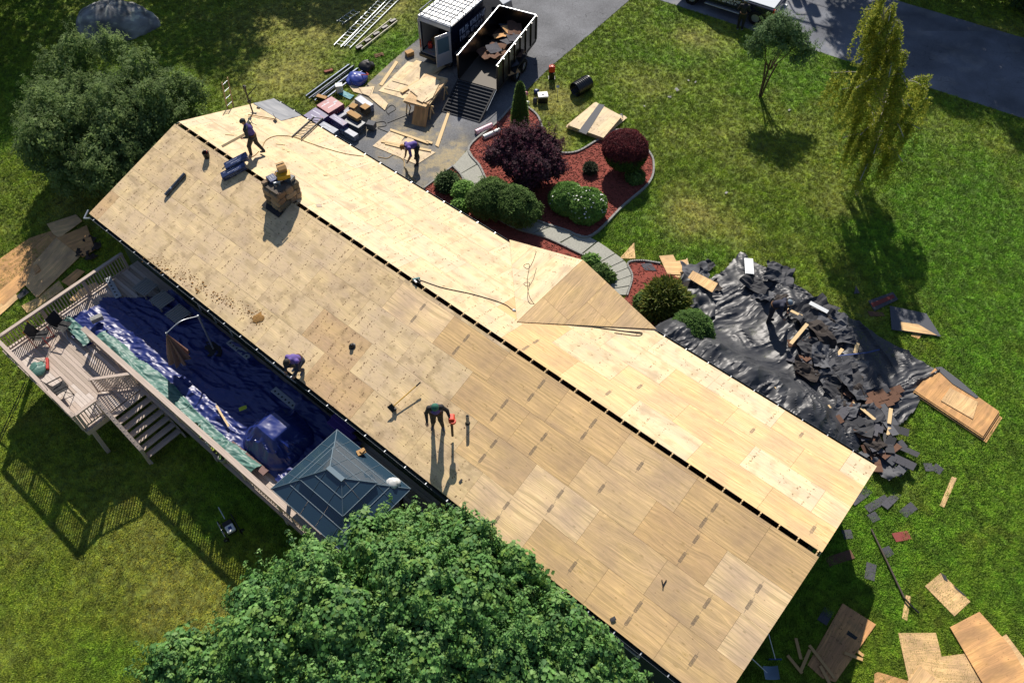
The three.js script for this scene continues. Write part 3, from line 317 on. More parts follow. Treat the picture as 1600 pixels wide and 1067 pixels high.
one('leaf_scrap', crumple(.28, .16, .05, 5, 3), S({ color: 0xa8b52c, roughness: .7, side: THREE.DoubleSide }), 'yellow green scrap on the blue tarp', 'scrap', G(379, 638, YD + .3), .4);
one('purple_cushion', [rbox(1.3, .12, .3, .05, 0, 0, 0), rbox(1.1, .1, .25, .04, -.1, .1, -.2)], S({ color: 0x4a3480, roughness: .85 }), 'long purple bench cushion under the eave by the gazebo', 'cushion', G(534, 672, 1.0), PHI);
one('deck_plank', rbox(1.9, .05, .26, .01), S({ map: deckTex[1], color: 0xa08888, roughness: .85 }), 'loose reddish plank inside the long railing', 'plank', G(387, 716, YD + .25), PHI + .02);
{ srand(52); const pots = [[306, 667], [317, 680], [328, 690], [338, 702], [347, 714]]; pots.forEach(([a, b], i) => { const p = G(a, b, YD + .35), o = thing('potted_plant', ['small potted plant in a dark square tub by the railing', 'leafy green potted plant on the deck by the railing', 'pale potted succulent in a white pot by the railing', 'yellow green potted plant near the reddish plank', 'drooping potted plant against the blue cover'][i], 'potted plant', V(p.x, YD + .06, p.z), i, 'potted plants along the railing'); mesh('pot', new THREE.LatheGeometry([[.001, 0], [.11, 0], [.15, .26], [.165, .26], [.165, .29], [.13, .29], [.12, .25], [.001, .25]].map(q => new THREE.Vector2(...q)), 16), [M.black, M.shingleBrown, M.white, M.shingleGrey, M.edging][i], o);
    const gs = []; for (let k = 0; k < 26; k++) { const a2 = rr(0, 6.28), l = rr(.1, .22), g = new THREE.PlaneGeometry(.06, l); g.translate(0, l / 2, 0); g.rotateX(rr(.3, 1.2)); g.rotateY(a2); g.translate(0, .26, 0); gs.push(g); } mesh('foliage', gs, S({ color: [0x3c5a2a, 0x5a8a30, 0x8aa06a, 0x9aa83a, 0x4a6a38][i], roughness: .7, side: THREE.DoubleSide }), o); }); }
// camp chairs, broom, green bundle
function campChair(p, turn, label, col) { const o = thing('camp_chair', label, 'chair', p, turn); mesh('seat', crumple(.5, .48, .02, 6, 2), M.black, o).position.y = .42; const b = mesh('backrest', crumple(.52, .55, .02, 6, 5), M.black, o); b.rotation.x = 1.25; b.position.set(0, .7, -.28); for (const s of [-1, 1]) { mesh('leg', bar(V(s * .27, 0, .26), V(-s * .27, .44, -.24), .014), col, o); mesh('leg', bar(V(s * .27, 0, -.28), V(s * .27, .98, -.36), .014), col, o); mesh('armrest', bar(V(s * .28, .62, .22), V(s * .28, .66, -.3), .022), M.black, o); mesh('leg', bar(V(s * .27, 0, .26), V(s * .28, .62, .22), .014), col, o); } }
campChair(HP(-27.35, YD, 9.3), PHI + 2.3, 'black folding camp chair with red piping in the deck corner', M.red); campChair(HP(-27.1, YD, 8.5), PHI + 1.9, 'black folding camp chair beside the turned up tarp corner', M.alu); campChair(HP(-24.6, YD, 10.2), PHI + 3.0, 'black folding chair against the deck front railing', M.black);
{ const o = thing('push_broom', 'push broom with red head leaning on the camp chair', 'broom', G(73, 568, YD + .1)); const q = G(38, 555, YD + .7).sub(o.position); mesh('head', rbox(.1, .1, .55, .02, 0, 0, 0, 0, .35, 0), M.red, o); mesh('bristles', box(.08, .06, .52, 0, -.06, 0, 0, .35, 0), M.black, o); mesh('handle', bar(V(0, .03, 0), q, .014), M.black, o); }
one('green_bundle', crumbled(new THREE.SphereGeometry(.3, 20, 14), .16, 4, 3).scale(1, .55, 1.3), tarpGreen, 'bundle of green tarp beside the red broom', 'tarp', G(58, 578, YD + .12));
{ // gazebo with two tier glazed hip roof
  const o = thing('gazebo', 'gazebo with two tier tinted glass hip roof on the deck', 'gazebo', HP(-12.8, YD, 6.76), PHI); const hx = 1.72, hz = 1.44, ye = 1.95, yp = 2.85, rx = .3; const paneM = P({ color: 0x2a4152, roughness: .22, clearcoat: 1, clearcoatRoughness: .05 }), frM = S({ color: 0x4f626f, roughness: .5, metalness: .3 });
  for (const x of [-1, 1]) for (const z of [-1, 1]) { mesh('post', box(.11, ye, .11, x * (hx - .28), ye / 2, z * (hz - .28)), M.black, o); }
  mesh('eave_beam', [box(2 * hx - .5, .1, .06, 0, ye - .06, hz - .28), box(2 * hx - .5, .1, .06, 0, ye - .06, -hz + .28), box(.06, .1, 2 * hz - .5, hx - .28, ye - .06, 0), box(.06, .1, 2 * hz - .5, -hx + .28, ye - .06, 0)], M.black, o);
  function tier(k0, k1, lift, nm) { const t = new THREE.Group(); t.name = nm; o.add(t); const at = (k, sx, sz) => V(sx * mix(hx, rx, k), mix(ye, yp, k) + lift, sz * mix(hz, .04, k));
    for (const [A, Bc] of [[[-1, 1], [1, 1]], [[1, 1], [1, -1]], [[1, -1], [-1, -1]], [[-1, -1], [-1, 1]]]) { const a0 = at(k0, ...A), b0 = at(k0, ...Bc), a1 = at(k1, ...A), b1 = at(k1, ...Bc); const ea = b0.clone().sub(a0).normalize(); const n = ea.clone().cross(a1.clone().sub(a0)).normalize(); const eb = ea.clone().cross(n).normalize(); const L = p => { const w = p.clone().sub(a0); return [w.dot(ea), w.dot(eb)]; }; const poly = [L(a0), L(b0), L(b1), L(a1)]; const W = poly[1][0], bs = poly.map(p => p[1]), bmn = Math.min(...bs), bmx = Math.max(...bs), nn = Math.max(2, Math.round(W / .72)); const rows = k1 - k0 > .4 ? [[bmn, mix(bmn, bmx, .5)], [mix(bmn, bmx, .5), bmx]] : [[bmn, bmx]];
      clad(t, a0, ea, n, eb, poly, rows, () => 0, W / nn, () => paneM, 'pane', .012, .012);
      const B = (a, b) => a0.clone().addScaledVector(ea, a).addScaledVector(eb, b).addScaledVector(n, .006); for (let i = 1; i < nn; i++) { const a = W * i / nn; let c = clipPoly(clipPoly(poly, 1, 0, a - .001), -1, 0, -(a + .001)); if (c.length < 2) continue; const bb = c.map(q => q[1]); mesh('glazing_bar', beam(B(a, Math.min(...bb)), B(a, Math.max(...bb)), .014, .016), frM, t); } for (const b of [bmn, ...(rows.length > 1 ? [mix(bmn, bmx, .5)] : []), bmx]) { let c = clipPoly(clipPoly(poly, 0, 1, b - .002), 0, -1, -(b + .002)); const aa = c.map(q => q[0]); if (aa.length) mesh('glazing_bar', beam(B(Math.min(...aa), b), B(Math.max(...aa), b), .016, .02), frM, t); } mesh('hip_bar', beam(a0.clone().addScaledVector(n, .01), a1.clone().addScaledVector(n, .01), .03, .03), frM, t); } }
  tier(0, .62, 0, 'lower_roof'); tier(.5, 1, .1, 'upper_roof'); mesh('ridge_cap', box(rx * 2 + .1, .05, .16, 0, yp + .12, 0), frM, o);
  one('white_bag', crumbled(new THREE.SphereGeometry(.17, 14, 10), .09, 6, 2).scale(1.2, .7, 1), M.white, 'crumpled white bag lying on the gazebo roof edge', 'bag', G(615, 755, 2.62)); one('cardboard_scrap', [box(.28, .03, .2), box(.16, .04, .12, .05, .04, 0, 0, .4)], M.kraft, 'small cardboard scrap on the gazebo roof', 'scrap', G(564, 706, 2.62), .5); }
// ---------- trees and garden plants ----------
function leafShape(pts, fold = .15, curl = .2) { const n = pts.length, pos = [], idx = []; pos.push(0, 0, 0); for (const [x, z] of pts) pos.push(x, Math.abs(x) * fold - z * z * curl, z); for (let i = 1; i < n; i++) idx.push(0, i, i + 1); const g = new THREE.BufferGeometry(); g.setAttribute('position', new THREE.Float32BufferAttribute(pos, 3)); g.setIndex(idx); g.computeVertexNormals(); return g; }
const mapleLeaf = s => leafShape([[0, -.05], [.28, .02], [.2, .2], [.52, .38], [.26, .46], [.3, .62], [0, 1], [-.3, .62], [-.26, .46], [-.52, .38], [-.2, .2], [-.28, .02], [0, -.05]].map(([x, z]) => [x * s, z * s]));
const ovalLeaf = (l, w) => leafShape([[0, 0], [w, l * .35], [w * .8, l * .7], [0, l], [-w * .8, l * .7], [-w, l * .35], [0, 0]]);
function clump(leaf, n, spread, tilt, sd) { srand(sd); const gs = []; for (let i = 0; i < n; i++) { const g = leaf.clone(); g.scale(...Array(3).fill(rr(.7, 1.15))); g.rotateX(rr(tilt[0], tilt[1])); g.translate(0, 0, rr(0, spread * .5)); g.rotateY(i / n * 6.283 + rr(-.4, .4)); g.translate(rr(-1, 1) * spread * .25, rr(-.5, .5) * spread * .5, rr(-1, 1) * spread * .25); gs.push(g); } return mergeG(gs); }
function leafMat(rough, tr, sp) { return P({ color: 0xffffff, roughness: rough, transmission: tr, thickness: 0, specularIntensity: sp, side: THREE.DoubleSide }); }
const LM = leafMat(.85, .42, .22), LMthin = leafMat(.9, .6, .15), LMgloss = leafMat(.6, .28, .45), LMmatte = S({ color: 0xffffff, roughness: .8, side: THREE.DoubleSide });
function foliage(parent, name, spots, geo, mat, colours, jitter = .25) { const im = new THREE.InstancedMesh(geo, mat, spots.length), m = new THREE.Matrix4(), q = new THREE.Quaternion(), q2 = new THREE.Quaternion(), c = new THREE.Color();
  spots.forEach((s, i) => { q.setFromUnitVectors(V(0, 1, 0), s.n); q2.setFromAxisAngle(V(0, 1, 0), rr(0, 6.283)); q.multiply(q2); m.compose(s.p, q, V(s.s, s.s, s.s)); im.setMatrixAt(i, m); const a = pick(colours), b = 1 + rr(-jitter, jitter); im.setColorAt(i, c.setRGB(a[0] * b, a[1] * b, a[2] * b)); });
  im.name = name; im.userData.kind = 'stuff'; shadow(im); parent.add(im); return im; }
function lumpSpots(lumps, N, size, o = {}) { const out = [], w = lumps.map(l => l.r.x * l.r.z), tot = w.reduce((a, b) => a + b, 0); let guard = 0;
  while (out.length < N && guard++ < N * 12) { let t = rnd() * tot, k = 0; while (k < lumps.length - 1 && (t -= w[k]) > 0) k++; const L = lumps[k]; const u = rr(-1, 1), a = rr(0, 6.283), h = Math.sqrt(1 - u * u); let d = V(h * Math.cos(a), u, h * Math.sin(a)); if (d.y < (o.low ?? -.55) && rnd() < .8) continue; const rad = Math.pow(rnd(), o.fill ?? .22) * (1 + (fbm(d.x * 2.5 + k * 3.7, d.z * 2.5 + d.y * 2, 3) - .5) * (o.rough ?? .7)); const p = L.c.clone().add(V(d.x * L.r.x * rad, d.y * L.r.y * rad, d.z * L.r.z * rad)); if (o.reject && o.reject(p)) continue;
    let inner = false; for (let j = 0; j < lumps.length; j++) { if (j === k) continue; const e = lumps[j], dx = (p.x - e.c.x) / e.r.x, dy = (p.y - e.c.y) / e.r.y, dz = (p.z - e.c.z) / e.r.z; if (dx * dx + dy * dy + dz * dz < .5) { inner = true; break; } } if (inner && rnd() < .85) continue;
    const n = d.clone().add(V(rr(-.5, .5), (o.up ?? .6) + rr(-.3, .3), rr(-.5, .5))).normalize(); out.push({ p, n, s: size * rr(.75, 1.25) }); } return out; }
function sprigs(L, n, len, size, o = {}) { const out = []; for (const l of L) for (let i = 0; i < n; i++) { const a = rr(0, 6.283), u = rr(-.1, 1), h = Math.sqrt(1 - u * u), d = V(h * Math.cos(a), u, h * Math.sin(a)), s = l.c.clone().add(V(d.x * l.r.x, d.y * l.r.y, d.z * l.r.z).multiplyScalar(.85)), k = rr(.4, 1) * len, dir = d.clone().add(V(0, o.rise ?? .8, 0)).normalize(); for (let t = 0; t < k; t += .09) { const p = s.clone().addScaledVector(dir, t).add(V(rr(-.04, .04), 0, rr(-.04, .04))); if (o.reject && o.reject(p)) break; out.push({ p, n: dir.clone().add(V(rr(-.6, .6), rr(-.3, .5), rr(-.6, .6))).normalize(), s: size * rr(.6, 1) * (1 - .4 * t / k) }); } } return out; }
function limbs(parent, base, trunkTop, r, targets, mat) { mesh('trunk', tube([base, base.clone().lerp(trunkTop, .5).add(V(.08, 0, .06)), trunkTop], r, 14, 9), mat, parent); mesh('trunk_flare', bar(base.clone().add(V(0, -.15, 0)), base.clone().add(V(0, .4, 0)), r * 1.6, r, 9), mat, parent); targets.forEach((t, i) => { const s = base.clone().lerp(trunkTop, .55 + .4 * ((i * .37) % 1)); const mid = s.clone().lerp(t, .5).add(V(0, .3, 0)); mesh('limb', tube([s, mid, t], r * .28, 10, 6), mat, parent); }); }
function crownLumps(c, R, n, lr, sd, o = {}) { srand(sd); const L = []; for (let i = 0; i < n; i++) { const y = 1 - 2 * (i + .5) / n * (o.half ?? .8), a = i * 2.39996 + rr(-.3, .3), h = Math.sqrt(Math.max(0, 1 - y * y)), k = rr(.7, 1); const rs = rr(lr[0], lr[1]); L.push({ c: V(c.x + R.x * h * Math.cos(a) * k, c.y + R.y * y * k, c.z + R.z * h * Math.sin(a) * k), r: V(rs, rs * (o.flat ?? .7), rs) }); } if (o.core !== false) L.push({ c: c.clone(), r: R.clone().multiplyScalar(.68) }); return L; }
const clMaple = clump(mapleLeaf(.145), 8, .3, [.1, .7], 3), clSmall = clump(ovalLeaf(.11, .033), 10, .2, [-.5, .6], 4), clTiny = clump(ovalLeaf(.05, .02), 12, .12, [-.7, .5], 5), clPurple = clump(ovalLeaf(.1, .04), 9, .2, [-.6, .6], 6), clNarrow = clump(ovalLeaf(.16, .018), 9, .1, [-1.2, -.2], 7), clBig = clump(ovalLeaf(.22, .09), 8, .4, [-.5, .6], 8);
const GR = { maple: [[.105, .25, .06], [.145, .31, .075], [.07, .18, .05], [.2, .36, .1], [.12, .28, .06], [.17, .3, .055]], oak: [[.12, .19, .065], [.155, .235, .075], [.095, .155, .06], [.19, .27, .1]], dark: [[.046, .093, .034], [.062, .116, .040]], shrub: [[.115, .2, .05], [.155, .25, .065], [.09, .16, .037]], purple: [[0.098, 0.031, 0.050], [0.145, 0.046, 0.066], [0.066, 0.027, 0.046], [0.116, 0.068, 0.077]], maroon: [[0.151, 0.033, 0.040], [0.202, 0.048, 0.048], [0.111, 0.029, 0.036]], birch: [[.42, .46, .07], [.34, .4, .07], [.5, .5, .08], [.27, .34, .06]], lime: [[0.178, 0.339, 0.071], [0.232, 0.411, 0.090], [0.143, 0.267, 0.062]] };
{ // the big maple in front of the eave
  const c = G(640, 1010, 2.6), base = V(c.x + .6, 0, c.z + 1.2); base.y = ground(base.x, base.z); const o = thing('maple_tree', 'big green maple in front of the plywood eave', 'tree', base); const C = c.clone().sub(base), off = q => q;
  const L = crownLumps(C, V(4.9, 2.6, 4.0), 74, [.6, 1.1], 12, { half: .62, flat: .66 }); srand(13);
  // side boughs reaching to the left and to the right
  for (const [px, py, y, r] of [[290, 1030, 1.6, 1.1], [390, 1000, 2.2, 1.2], [340, 1060, 1.6, 1.3], [490, 910, 2.6, 1.0], [440, 960, 2.4, 1.2], [575, 865, 3.0, 1.0], [640, 840, 3.2, 1.1], [740, 850, 3.2, 1.0], [690, 905, 3.6, 1.2], [830, 900, 3.2, .8], [870, 960, 3.1, .95], [930, 1010, 2.9, .95], [900, 1040, 3, 1.1], [770, 950, 3.6, 1.2], [960, 1060, 2.7, .8], [600, 900, 3.5, 1.2], [520, 960, 3.2, 1.3], [265, 1065, 1.4, .9], [420, 1060, 2.4, 1.3]]) L.push({ c: G(px, py, y).sub(base), r: V(r * .82, r * .55, r * .82) });
  const rej = p => { const h = toH(p.clone().add(base)); return h.z < 5.25 || (h.x < -10.6 && h.z < 8.6 && h.y < 4 ) || h.x > 0; };
  limbs(o, V(0, 0, 0), C.clone().add(V(0, -.6, 0)), .3, L.filter((l, i) => i % 5 === 0 && !rej(l.c)).map(l => l.c.clone()), M.bark);
  srand(14); foliage(o, 'crown', [...lumpSpots(L, 14500, 1.05, { reject: rej, fill: .24, up: .7, low: -.4, rough: 1.3 }), ...sprigs(L, 14, .85, 1, { reject: rej, rise: .3 })], clMaple, LMgloss, GR.maple); }
{ // tree at the left gable
  const c = G(165, 205, 2.1), base = V(c.x + .4, 0, c.z + .6); base.y = ground(base.x, base.z); const o = thing('leafy_tree', 'dense dark green tree beside the left gable end', 'tree', base); const C = c.clone().sub(base); const L = crownLumps(C, V(3.5, 1.9, 3.2), 36, [.7, 1.25], 15, { half: .85, flat: 1.0 });
  for (const [px, py, y, r] of [[120, 80, 3.6, .9], [175, 75, 4, .8], [215, 110, 3.9, .9], [270, 140, 3.2, .8], [300, 150, 2.9, .7], [75, 150, 2.6, .9], [60, 200, 2, .9], [110, 270, 1.4, 1.0], [95, 110, 3, .9], [150, 260, 2, 1], [240, 160, 3.6, .9]]) L.push({ c: G(px, py, y).sub(base), r: V(r, r * 1.1, r) });
  const rej = p => toH(p.clone().add(base)).x > -29.85; limbs(o, V(0, 0, 0), C.clone().add(V(0, -.4, 0)), .2, L.filter((l, i) => i % 4 === 0 && !rej(l.c)).map(l => l.c.clone()), M.bark); srand(16); foliage(o, 'crown', [...lumpSpots(L, 10000, 1.1, { reject: rej, up: .3, rough: 1.1, fill: .3 }), ...sprigs(L, 12, .75, 1, { reject: rej })], clSmall, LMthin, [[.17, .26, .085], [.22, .31, .1], [.14, .21, .08], [.26, .36, .14]]); }
function plainTree(name, label, base, h, R, n, N, geo, cols, trunkR, sd, group, size = 1, mat = LM) { base.y = ground(base.x, base.z); const o = thing(name, label, 'tree', base, 0, group); const C = V(0, h - R.y, 0), L = crownLumps(C, R, n, [R.x * .28, R.x * .45], sd, { half: .85, flat: .8 }); limbs(o, V(0, 0, 0), C.clone().add(V(0, R.y * .2, 0)), trunkR, L.filter((l, i) => i % 3 === 0).map(l => l.c.clone()), M.bark); srand(sd + 1); foliage(o, 'crown', [...lumpSpots(L, N, size, { rough: 1 }), ...sprigs(L, 6, .6, size)], geo, mat, cols); return o; }
{ // small airy tree with forked stems
  const b = T(1188, 151), o = thing('young_tree', 'small slender tree with forked stems on the lawn near the pickup', 'tree', b); const L = []; srand(21); for (const [x, y, z, r] of [[-.5, 3.6, 0, .62], [.1, 4.1, -.1, .68], [.6, 3.7, .1, .66], [-.9, 3.1, .2, .5], [1.15, 3.2, 0, .58], [1.6, 2.8, .2, .45], [.2, 3.2, .3, .6], [-.2, 3.4, -.6, .55], [.8, 3.3, -.5, .55], [1.1, 2.6, .5, .4], [-.8, 2.6, .1, .36]]) L.push({ c: V(x, y, z), r: V(r, r * .75, r) });
  for (const [x, z] of [[-.12, 0], [.1, .06], [0, -.1]]) mesh('stem', tube([V(x * .4, -.1, z * .4), V(x + .05, 1, z), V(x * 2.4 + .1, 2, z * 2)], .045, 10, 6), M.bark, o); L.forEach((l, i) => { if (i % 2 === 0) mesh('limb', tube([V(.1, 1.6, 0), V(l.c.x * .6, 2.4, l.c.z * .6), l.c.clone()], .022, 8, 5), M.bark, o); }); srand(22); foliage(o, 'crown', [...lumpSpots(L, 900, .95, { rough: 1.2, fill: .5 }), ...sprigs(L, 11, .6, .9, { rise: .1 })], clSmall, LM, [[.15, .25, .1], [.2, .3, .12], [.12, .2, .08]]); }
{ // weeping birch
  const b = T(1341, 304), o = thing('weeping_birch', 'tall weeping birch with yellow green hanging twigs on the lawn', 'tree', b); const tp = t => V(-.1 - 2.4 * t * t + .5 * t, 9.2 * t, -.15 * t); const pts = [0, .15, .3, .45, .6, .75, .9, 1].map(tp); const cv = new THREE.CatmullRomCurve3(pts); mesh('trunk', (() => { const gs = []; for (let i = 0; i < 14; i++) gs.push(bar(cv.getPoint(i / 14), cv.getPoint((i + 1.05) / 14), .1 * (1 - i / 15), .1 * (1 - (i + 1) / 15), 8)); return gs; })(), M.birchBark, o);
  srand(23); const spots = []; for (let k = 0; k < 44; k++) { const t = .2 + .8 * Math.pow((k + .5) / 44, .9), s = tp(t), a = k * 2.4 + rr(-.4, .4), reach = mix(2.7, .75, sstep(.35, 1, t)) * rr(.4, 1.15), e = s.clone().add(V(Math.cos(a) * reach, rr(.15, .6), Math.sin(a) * reach * .9)); const lc = new THREE.CatmullRomCurve3([s, s.clone().lerp(e, .55).add(V(0, .4, 0)), e]); mesh('limb', new THREE.TubeGeometry(lc, 8, .02, 5), M.birchBark, o);
    const ns = Math.round(5 + reach * 7); for (let j = 0; j < ns; j++) { const q = lc.getPoint(rr(.3, 1)); const len = rr(.6, 2.2) * Math.min(1, .35 + q.y / 5); const dx = rr(-.12, .12), dz = rr(-.12, .12); for (let m = 0; m < len * 13; m++) { const f = m / 13; spots.push({ p: V(q.x + dx * f + rr(-.06, .06), q.y - f + rr(-.03, .03), q.z + dz * f + rr(-.06, .06)), n: V(rr(-.6, .6), .7, rr(-.6, .6)).normalize(), s: rr(.7, 1.1) }); } } }
  foliage(o, 'crown', spots.filter(s => s.p.y > .5), clump(ovalLeaf(.1, .032), 5, .14, [-1.1, .2], 9), LMthin, GR.birch); console.log('birch', spots.length); }
// trees whose shade falls into the picture from beyond its top and sides
const offG = 'trees just outside the lawn';
for (const [x, z, h, R, sd, lab] of [[-30, -38, 9, 3.4, 31, 'broad tree at the left lawn edge beyond the boulder'], [-26.5, -50, 12, 4.2, 33, 'tall tree behind the grey boulder'], [-17.5, -55, 13, 4.4, 35, 'tall tree beyond the back corner of the lawn'], [-11, -58, 12, 3.6, 37, 'tree standing beyond the lawn behind the ladders']]) plainTree('shade_tree', lab, V(x, 0, z), h, V(R, R * .9, R), 22, 1700, clBig, GR.oak, .24, sd, offG, 1.1);
for (const [x, z, h, R, sd, lab] of [[21.1, -54.5, 15, 3.6, 41, 'tall roadside tree with a straight bare trunk'], [26.5, -51, 14, 4.4, 43, 'roadside tree beside the hedge'], [32.5, -47.5, 14, 4.6, 45, 'second roadside tree beyond the hedge'], [38, -43, 13, 4.4, 47, 'roadside tree at the far end of the hedge'], [30, -53, 16, 4.4, 48, 'tall tree behind the hedge row']]) plainTree('shade_tree', lab, V(x, 0, z), h, V(R, R * .85, R), 22, 3000, clBig, GR.dark, .26, sd, offG, 1.2);
{ // hedge beyond the road
  const b = V(...[rp(13, 9.8)[0], 0, rp(13, 9.8)[1]]), o = thing('hedge', 'dark overgrown hedge on the far side of the road', 'hedge', b); const L = []; srand(51); for (let i = 0; i < 26; i++) { const p = rp(mix(4, 28, i / 25), 9.4 + rr(-.2, 2.4)); L.push({ c: V(p[0] - b.x, rr(.7, 1.6), p[1] - b.z), r: V(rr(1, 1.5), rr(.9, 1.3), rr(1, 1.5)) }); } for (let i = 0; i < 8; i++) mesh('stem', bar(V(L[i * 3].c.x, -.1, L[i * 3].c.z), L[i * 3].c, .05), M.bark, o); foliage(o, 'foliage', lumpSpots(L, 7000, 1, { rough: .9 }), clSmall, LM, GR.dark); }
plainTree('leafy_tree', 'tree crown in the corner behind the boulder', G(8, 0, 0).add(V(-1.6, 0, 1.5)), 3.6, V(1.7, 1.3, 1.7), 12, 1600, clSmall, GR.oak, .12, 55, null, 1.2);
function shrub(name, label, px, py, y, lumps, N, geo, cols, o = {}) { const b = T(px, py); const s = thing(name, label, o.cat || 'shrub', b, 0, o.group); const L = lumps.map(([x, yy, z, r, f]) => ({ c: V(x, yy, z), r: V(r, r * (f || .85), r) })); mesh('stem', L.map(l => bar(V(l.c.x * .3, -.05, l.c.z * .3), l.c.clone(), o.sr || .025)), M.bark, s); srand(px * 7 + py); foliage(s, 'foliage', [...(o.sprig ? sprigs(L, o.sprig, o.sprigLen || .35, (o.size || 1) * .9) : []), ...lumpSpots(L, N, o.size || 1, { rough: o.rough ?? .5, fill: o.fill ?? .14, up: o.up ?? .4, low: -.7 })], geo, o.mat || LM, cols, o.jit || .25); return s; }
shrub('purple_bush', 'spreading dark purple leaved bush in the island bed', 822, 290, 0, [[-.9, 1.5, -.7, .75], [0, 1.7, -.9, .8], [.8, 1.5, -.5, .75], [-.4, 1.25, -.1, .8], [.45, 1.3, .1, .8], [1.2, 1.1, 0, .55], [-1.4, 1.2, -.6, .5], [0, .8, .3, .7], [.5, 1.9, -1, .5], [-.6, 1.9, -1.1, .5], [1, 1.5, -1, .5]], 4600, clPurple, GR.purple, { rough: 1.2, fill: .35, sr: .04, sprig: 26, sprigLen: .7 });
{ const s = shrub('globe_bush', 'clipped maroon globe bush in the island bed', 973, 264, 0, [[0, 1.25, 0, 1.02, .68]], 5200, clTiny, GR.maroon, { rough: .14, fill: .05, size: 1.15, up: .1, sr: .1 }); srand(61); const sp = lumpSpots([{ c: V(0, 1.1, .12), r: V(.95, .72, .95) }], 1300, 1.2, { rough: .2, fill: .06, up: 0, reject: p => p.z < .45 || p.y > 1.25 || p.y < .3 }); foliage(s, 'green_growth', sp, clTiny, LM, [[.05, .1, .02], [.07, .13, .025]]); }
{ const s = shrub('daisy_bush', 'round green bush dotted with white flowers in the island bed', 900, 330, 0, [[-.42, .55, -.25, .78, .85], [.42, .55, .2, .86, .85]], 5200, clump(ovalLeaf(.07, .016), 10, .1, [-1.1, -.1], 11), GR.lime, { rough: .2, fill: .08, size: 1.2 }); srand(62); const fl = new THREE.CircleGeometry(.035, 8); fl.rotateX(-Math.PI / 2); const sp = lumpSpots([{ c: V(.42, .55, .2), r: V(.9, .78, .9) }, { c: V(-.42, .55, -.25), r: V(.82, .7, .82) }], 150, 1, { rough: .1, fill: .02, up: .8, low: 0 }).filter(p => p.p.x > -.2 || rnd() < .3); foliage(s, 'flower', sp, fl, S({ color: 0xffffff, roughness: .6, side: THREE.DoubleSide }), [[.85, .85, .8]], .1); }
shrub('evergreen_shrub', 'rounded dark green shrub beside the front path bend', 770, 335, 0, [[-.35, .9, 0, .8], [.3, .85, .1, .75], [0, 1.05, -.3, .7]], 3300, clTiny, GR.shrub, { size: 1.3, rough: .8, fill: .16, sprig: 40, sprigLen: .25 });
shrub('evergreen_shrub', 'rounded dark green shrub touching the path slabs', 808, 345, 0, [[0, .85, 0, .85], [.35, .8, .2, .65], [-.2, 1, -.3, .7]], 3300, clTiny, GR.shrub, { size: 1.3, rough: .8, fill: .16, sprig: 40, sprigLen: .25 });
shrub('leafy_plant', 'bright leafy plant in the narrow bed near the driveway', 724, 308, 0, [[0, .35, 0, .5]], 700, clSmall, GR.lime, { cat: 'plant' }); shrub('leafy_plant', 'grassy tuft in the narrow bed corner', 700, 292, 0, [[0, .25, 0, .42]], 520, clNarrow, [[.1, .17, .06], [.13, .2, .08]], { cat: 'plant', size: 1.5, up: 1.4 }); shrub('leafy_plant', 'low green plant by the front gutter', 718, 326, 0, [[0, .2, 0, .34]], 380, clSmall, GR.lime, { cat: 'plant' });
shrub('leafy_plant', 'small dark spiky plant alone in the red mulch', 922, 269, 0, [[0, .22, 0, .26]], 260, clNarrow, [[.08, .09, .05], [.06, .08, .045]], { cat: 'plant', up: 1.3 }); shrub('leafy_plant', 'low green plant in the shade of the globe bush', 992, 282, 0, [[0, .25, 0, .38]], 420, clSmall, GR.shrub, { cat: 'plant' }); shrub('leafy_plant', 'low green plant at the gable edge beside the path', 922, 414, 0, [[0, .2, 0, .34]], 380, clSmall, GR.lime, { cat: 'plant' }); shrub('leafy_plant', 'leafy plant between gable and inner path curve', 938, 432, 0, [[0, .25, 0, .36], [.3, .2, .2, .25]], 480, clSmall, GR.shrub, { cat: 'plant' });
shrub('lily_clump', 'yellow green clump of long leaves near the black tarp', 1036, 478, 0, [[0, .5, 0, .62, .9], [.3, .5, .2, .5], [-.3, .4, .3, .5]], 1500, clNarrow, [[.16, .19, .03], [.2, .21, .035], [.11, .16, .03]], { cat: 'plant', size: 2.2, up: 1.5 }); shrub('lily_clump', 'low leafy clump by the gutter corner', 1008, 478, 0, [[0, .25, 0, .45], [.4, .25, .3, .4]], 800, clSmall, GR.shrub, { cat: 'plant' });
shrub('boxwood', 'round clipped green boxwood between gutter and black tarp', 1074, 537, 0, [[0, .85, 0, .8, .95], [.25, .75, .2, .6]], 4200, clTiny, [[.11, .21, .045], [.14, .25, .055], [.08, .165, .04]], { size: 1.2, rough: .35, fill: .08 });
{ const b = G(812, 206, 0), o = thing('arborvitae', 'slim pointed arborvitae at the tip of the island bed', 'tree', b); mesh('trunk', bar(V(0, -.1, 0), V(0, 1.6, 0), .05, .02), M.bark, o); srand(66); const sp = []; for (let i = 0; i < 4200; i++) { const t = Math.pow(rnd(), .8), y = .1 + 2.75 * t, r = .44 * Math.pow(1 - t, .55) * (.35 + .65 * sstep(0, .12, t)) * Math.pow(rnd(), .12) * (1 + .25 * (noise(t * 14, i % 7) - .5)), a = rr(0, 6.283); sp.push({ p: V(Math.cos(a) * r, y, Math.sin(a) * r), n: V(Math.cos(a) * .5, 1, Math.sin(a) * .5).normalize(), s: rr(.7, 1.2) }); } foliage(o, 'foliage', sp, clTiny, LM, [[.11, .19, .035], [.14, .22, .04], [.08, .15, .03]]); }
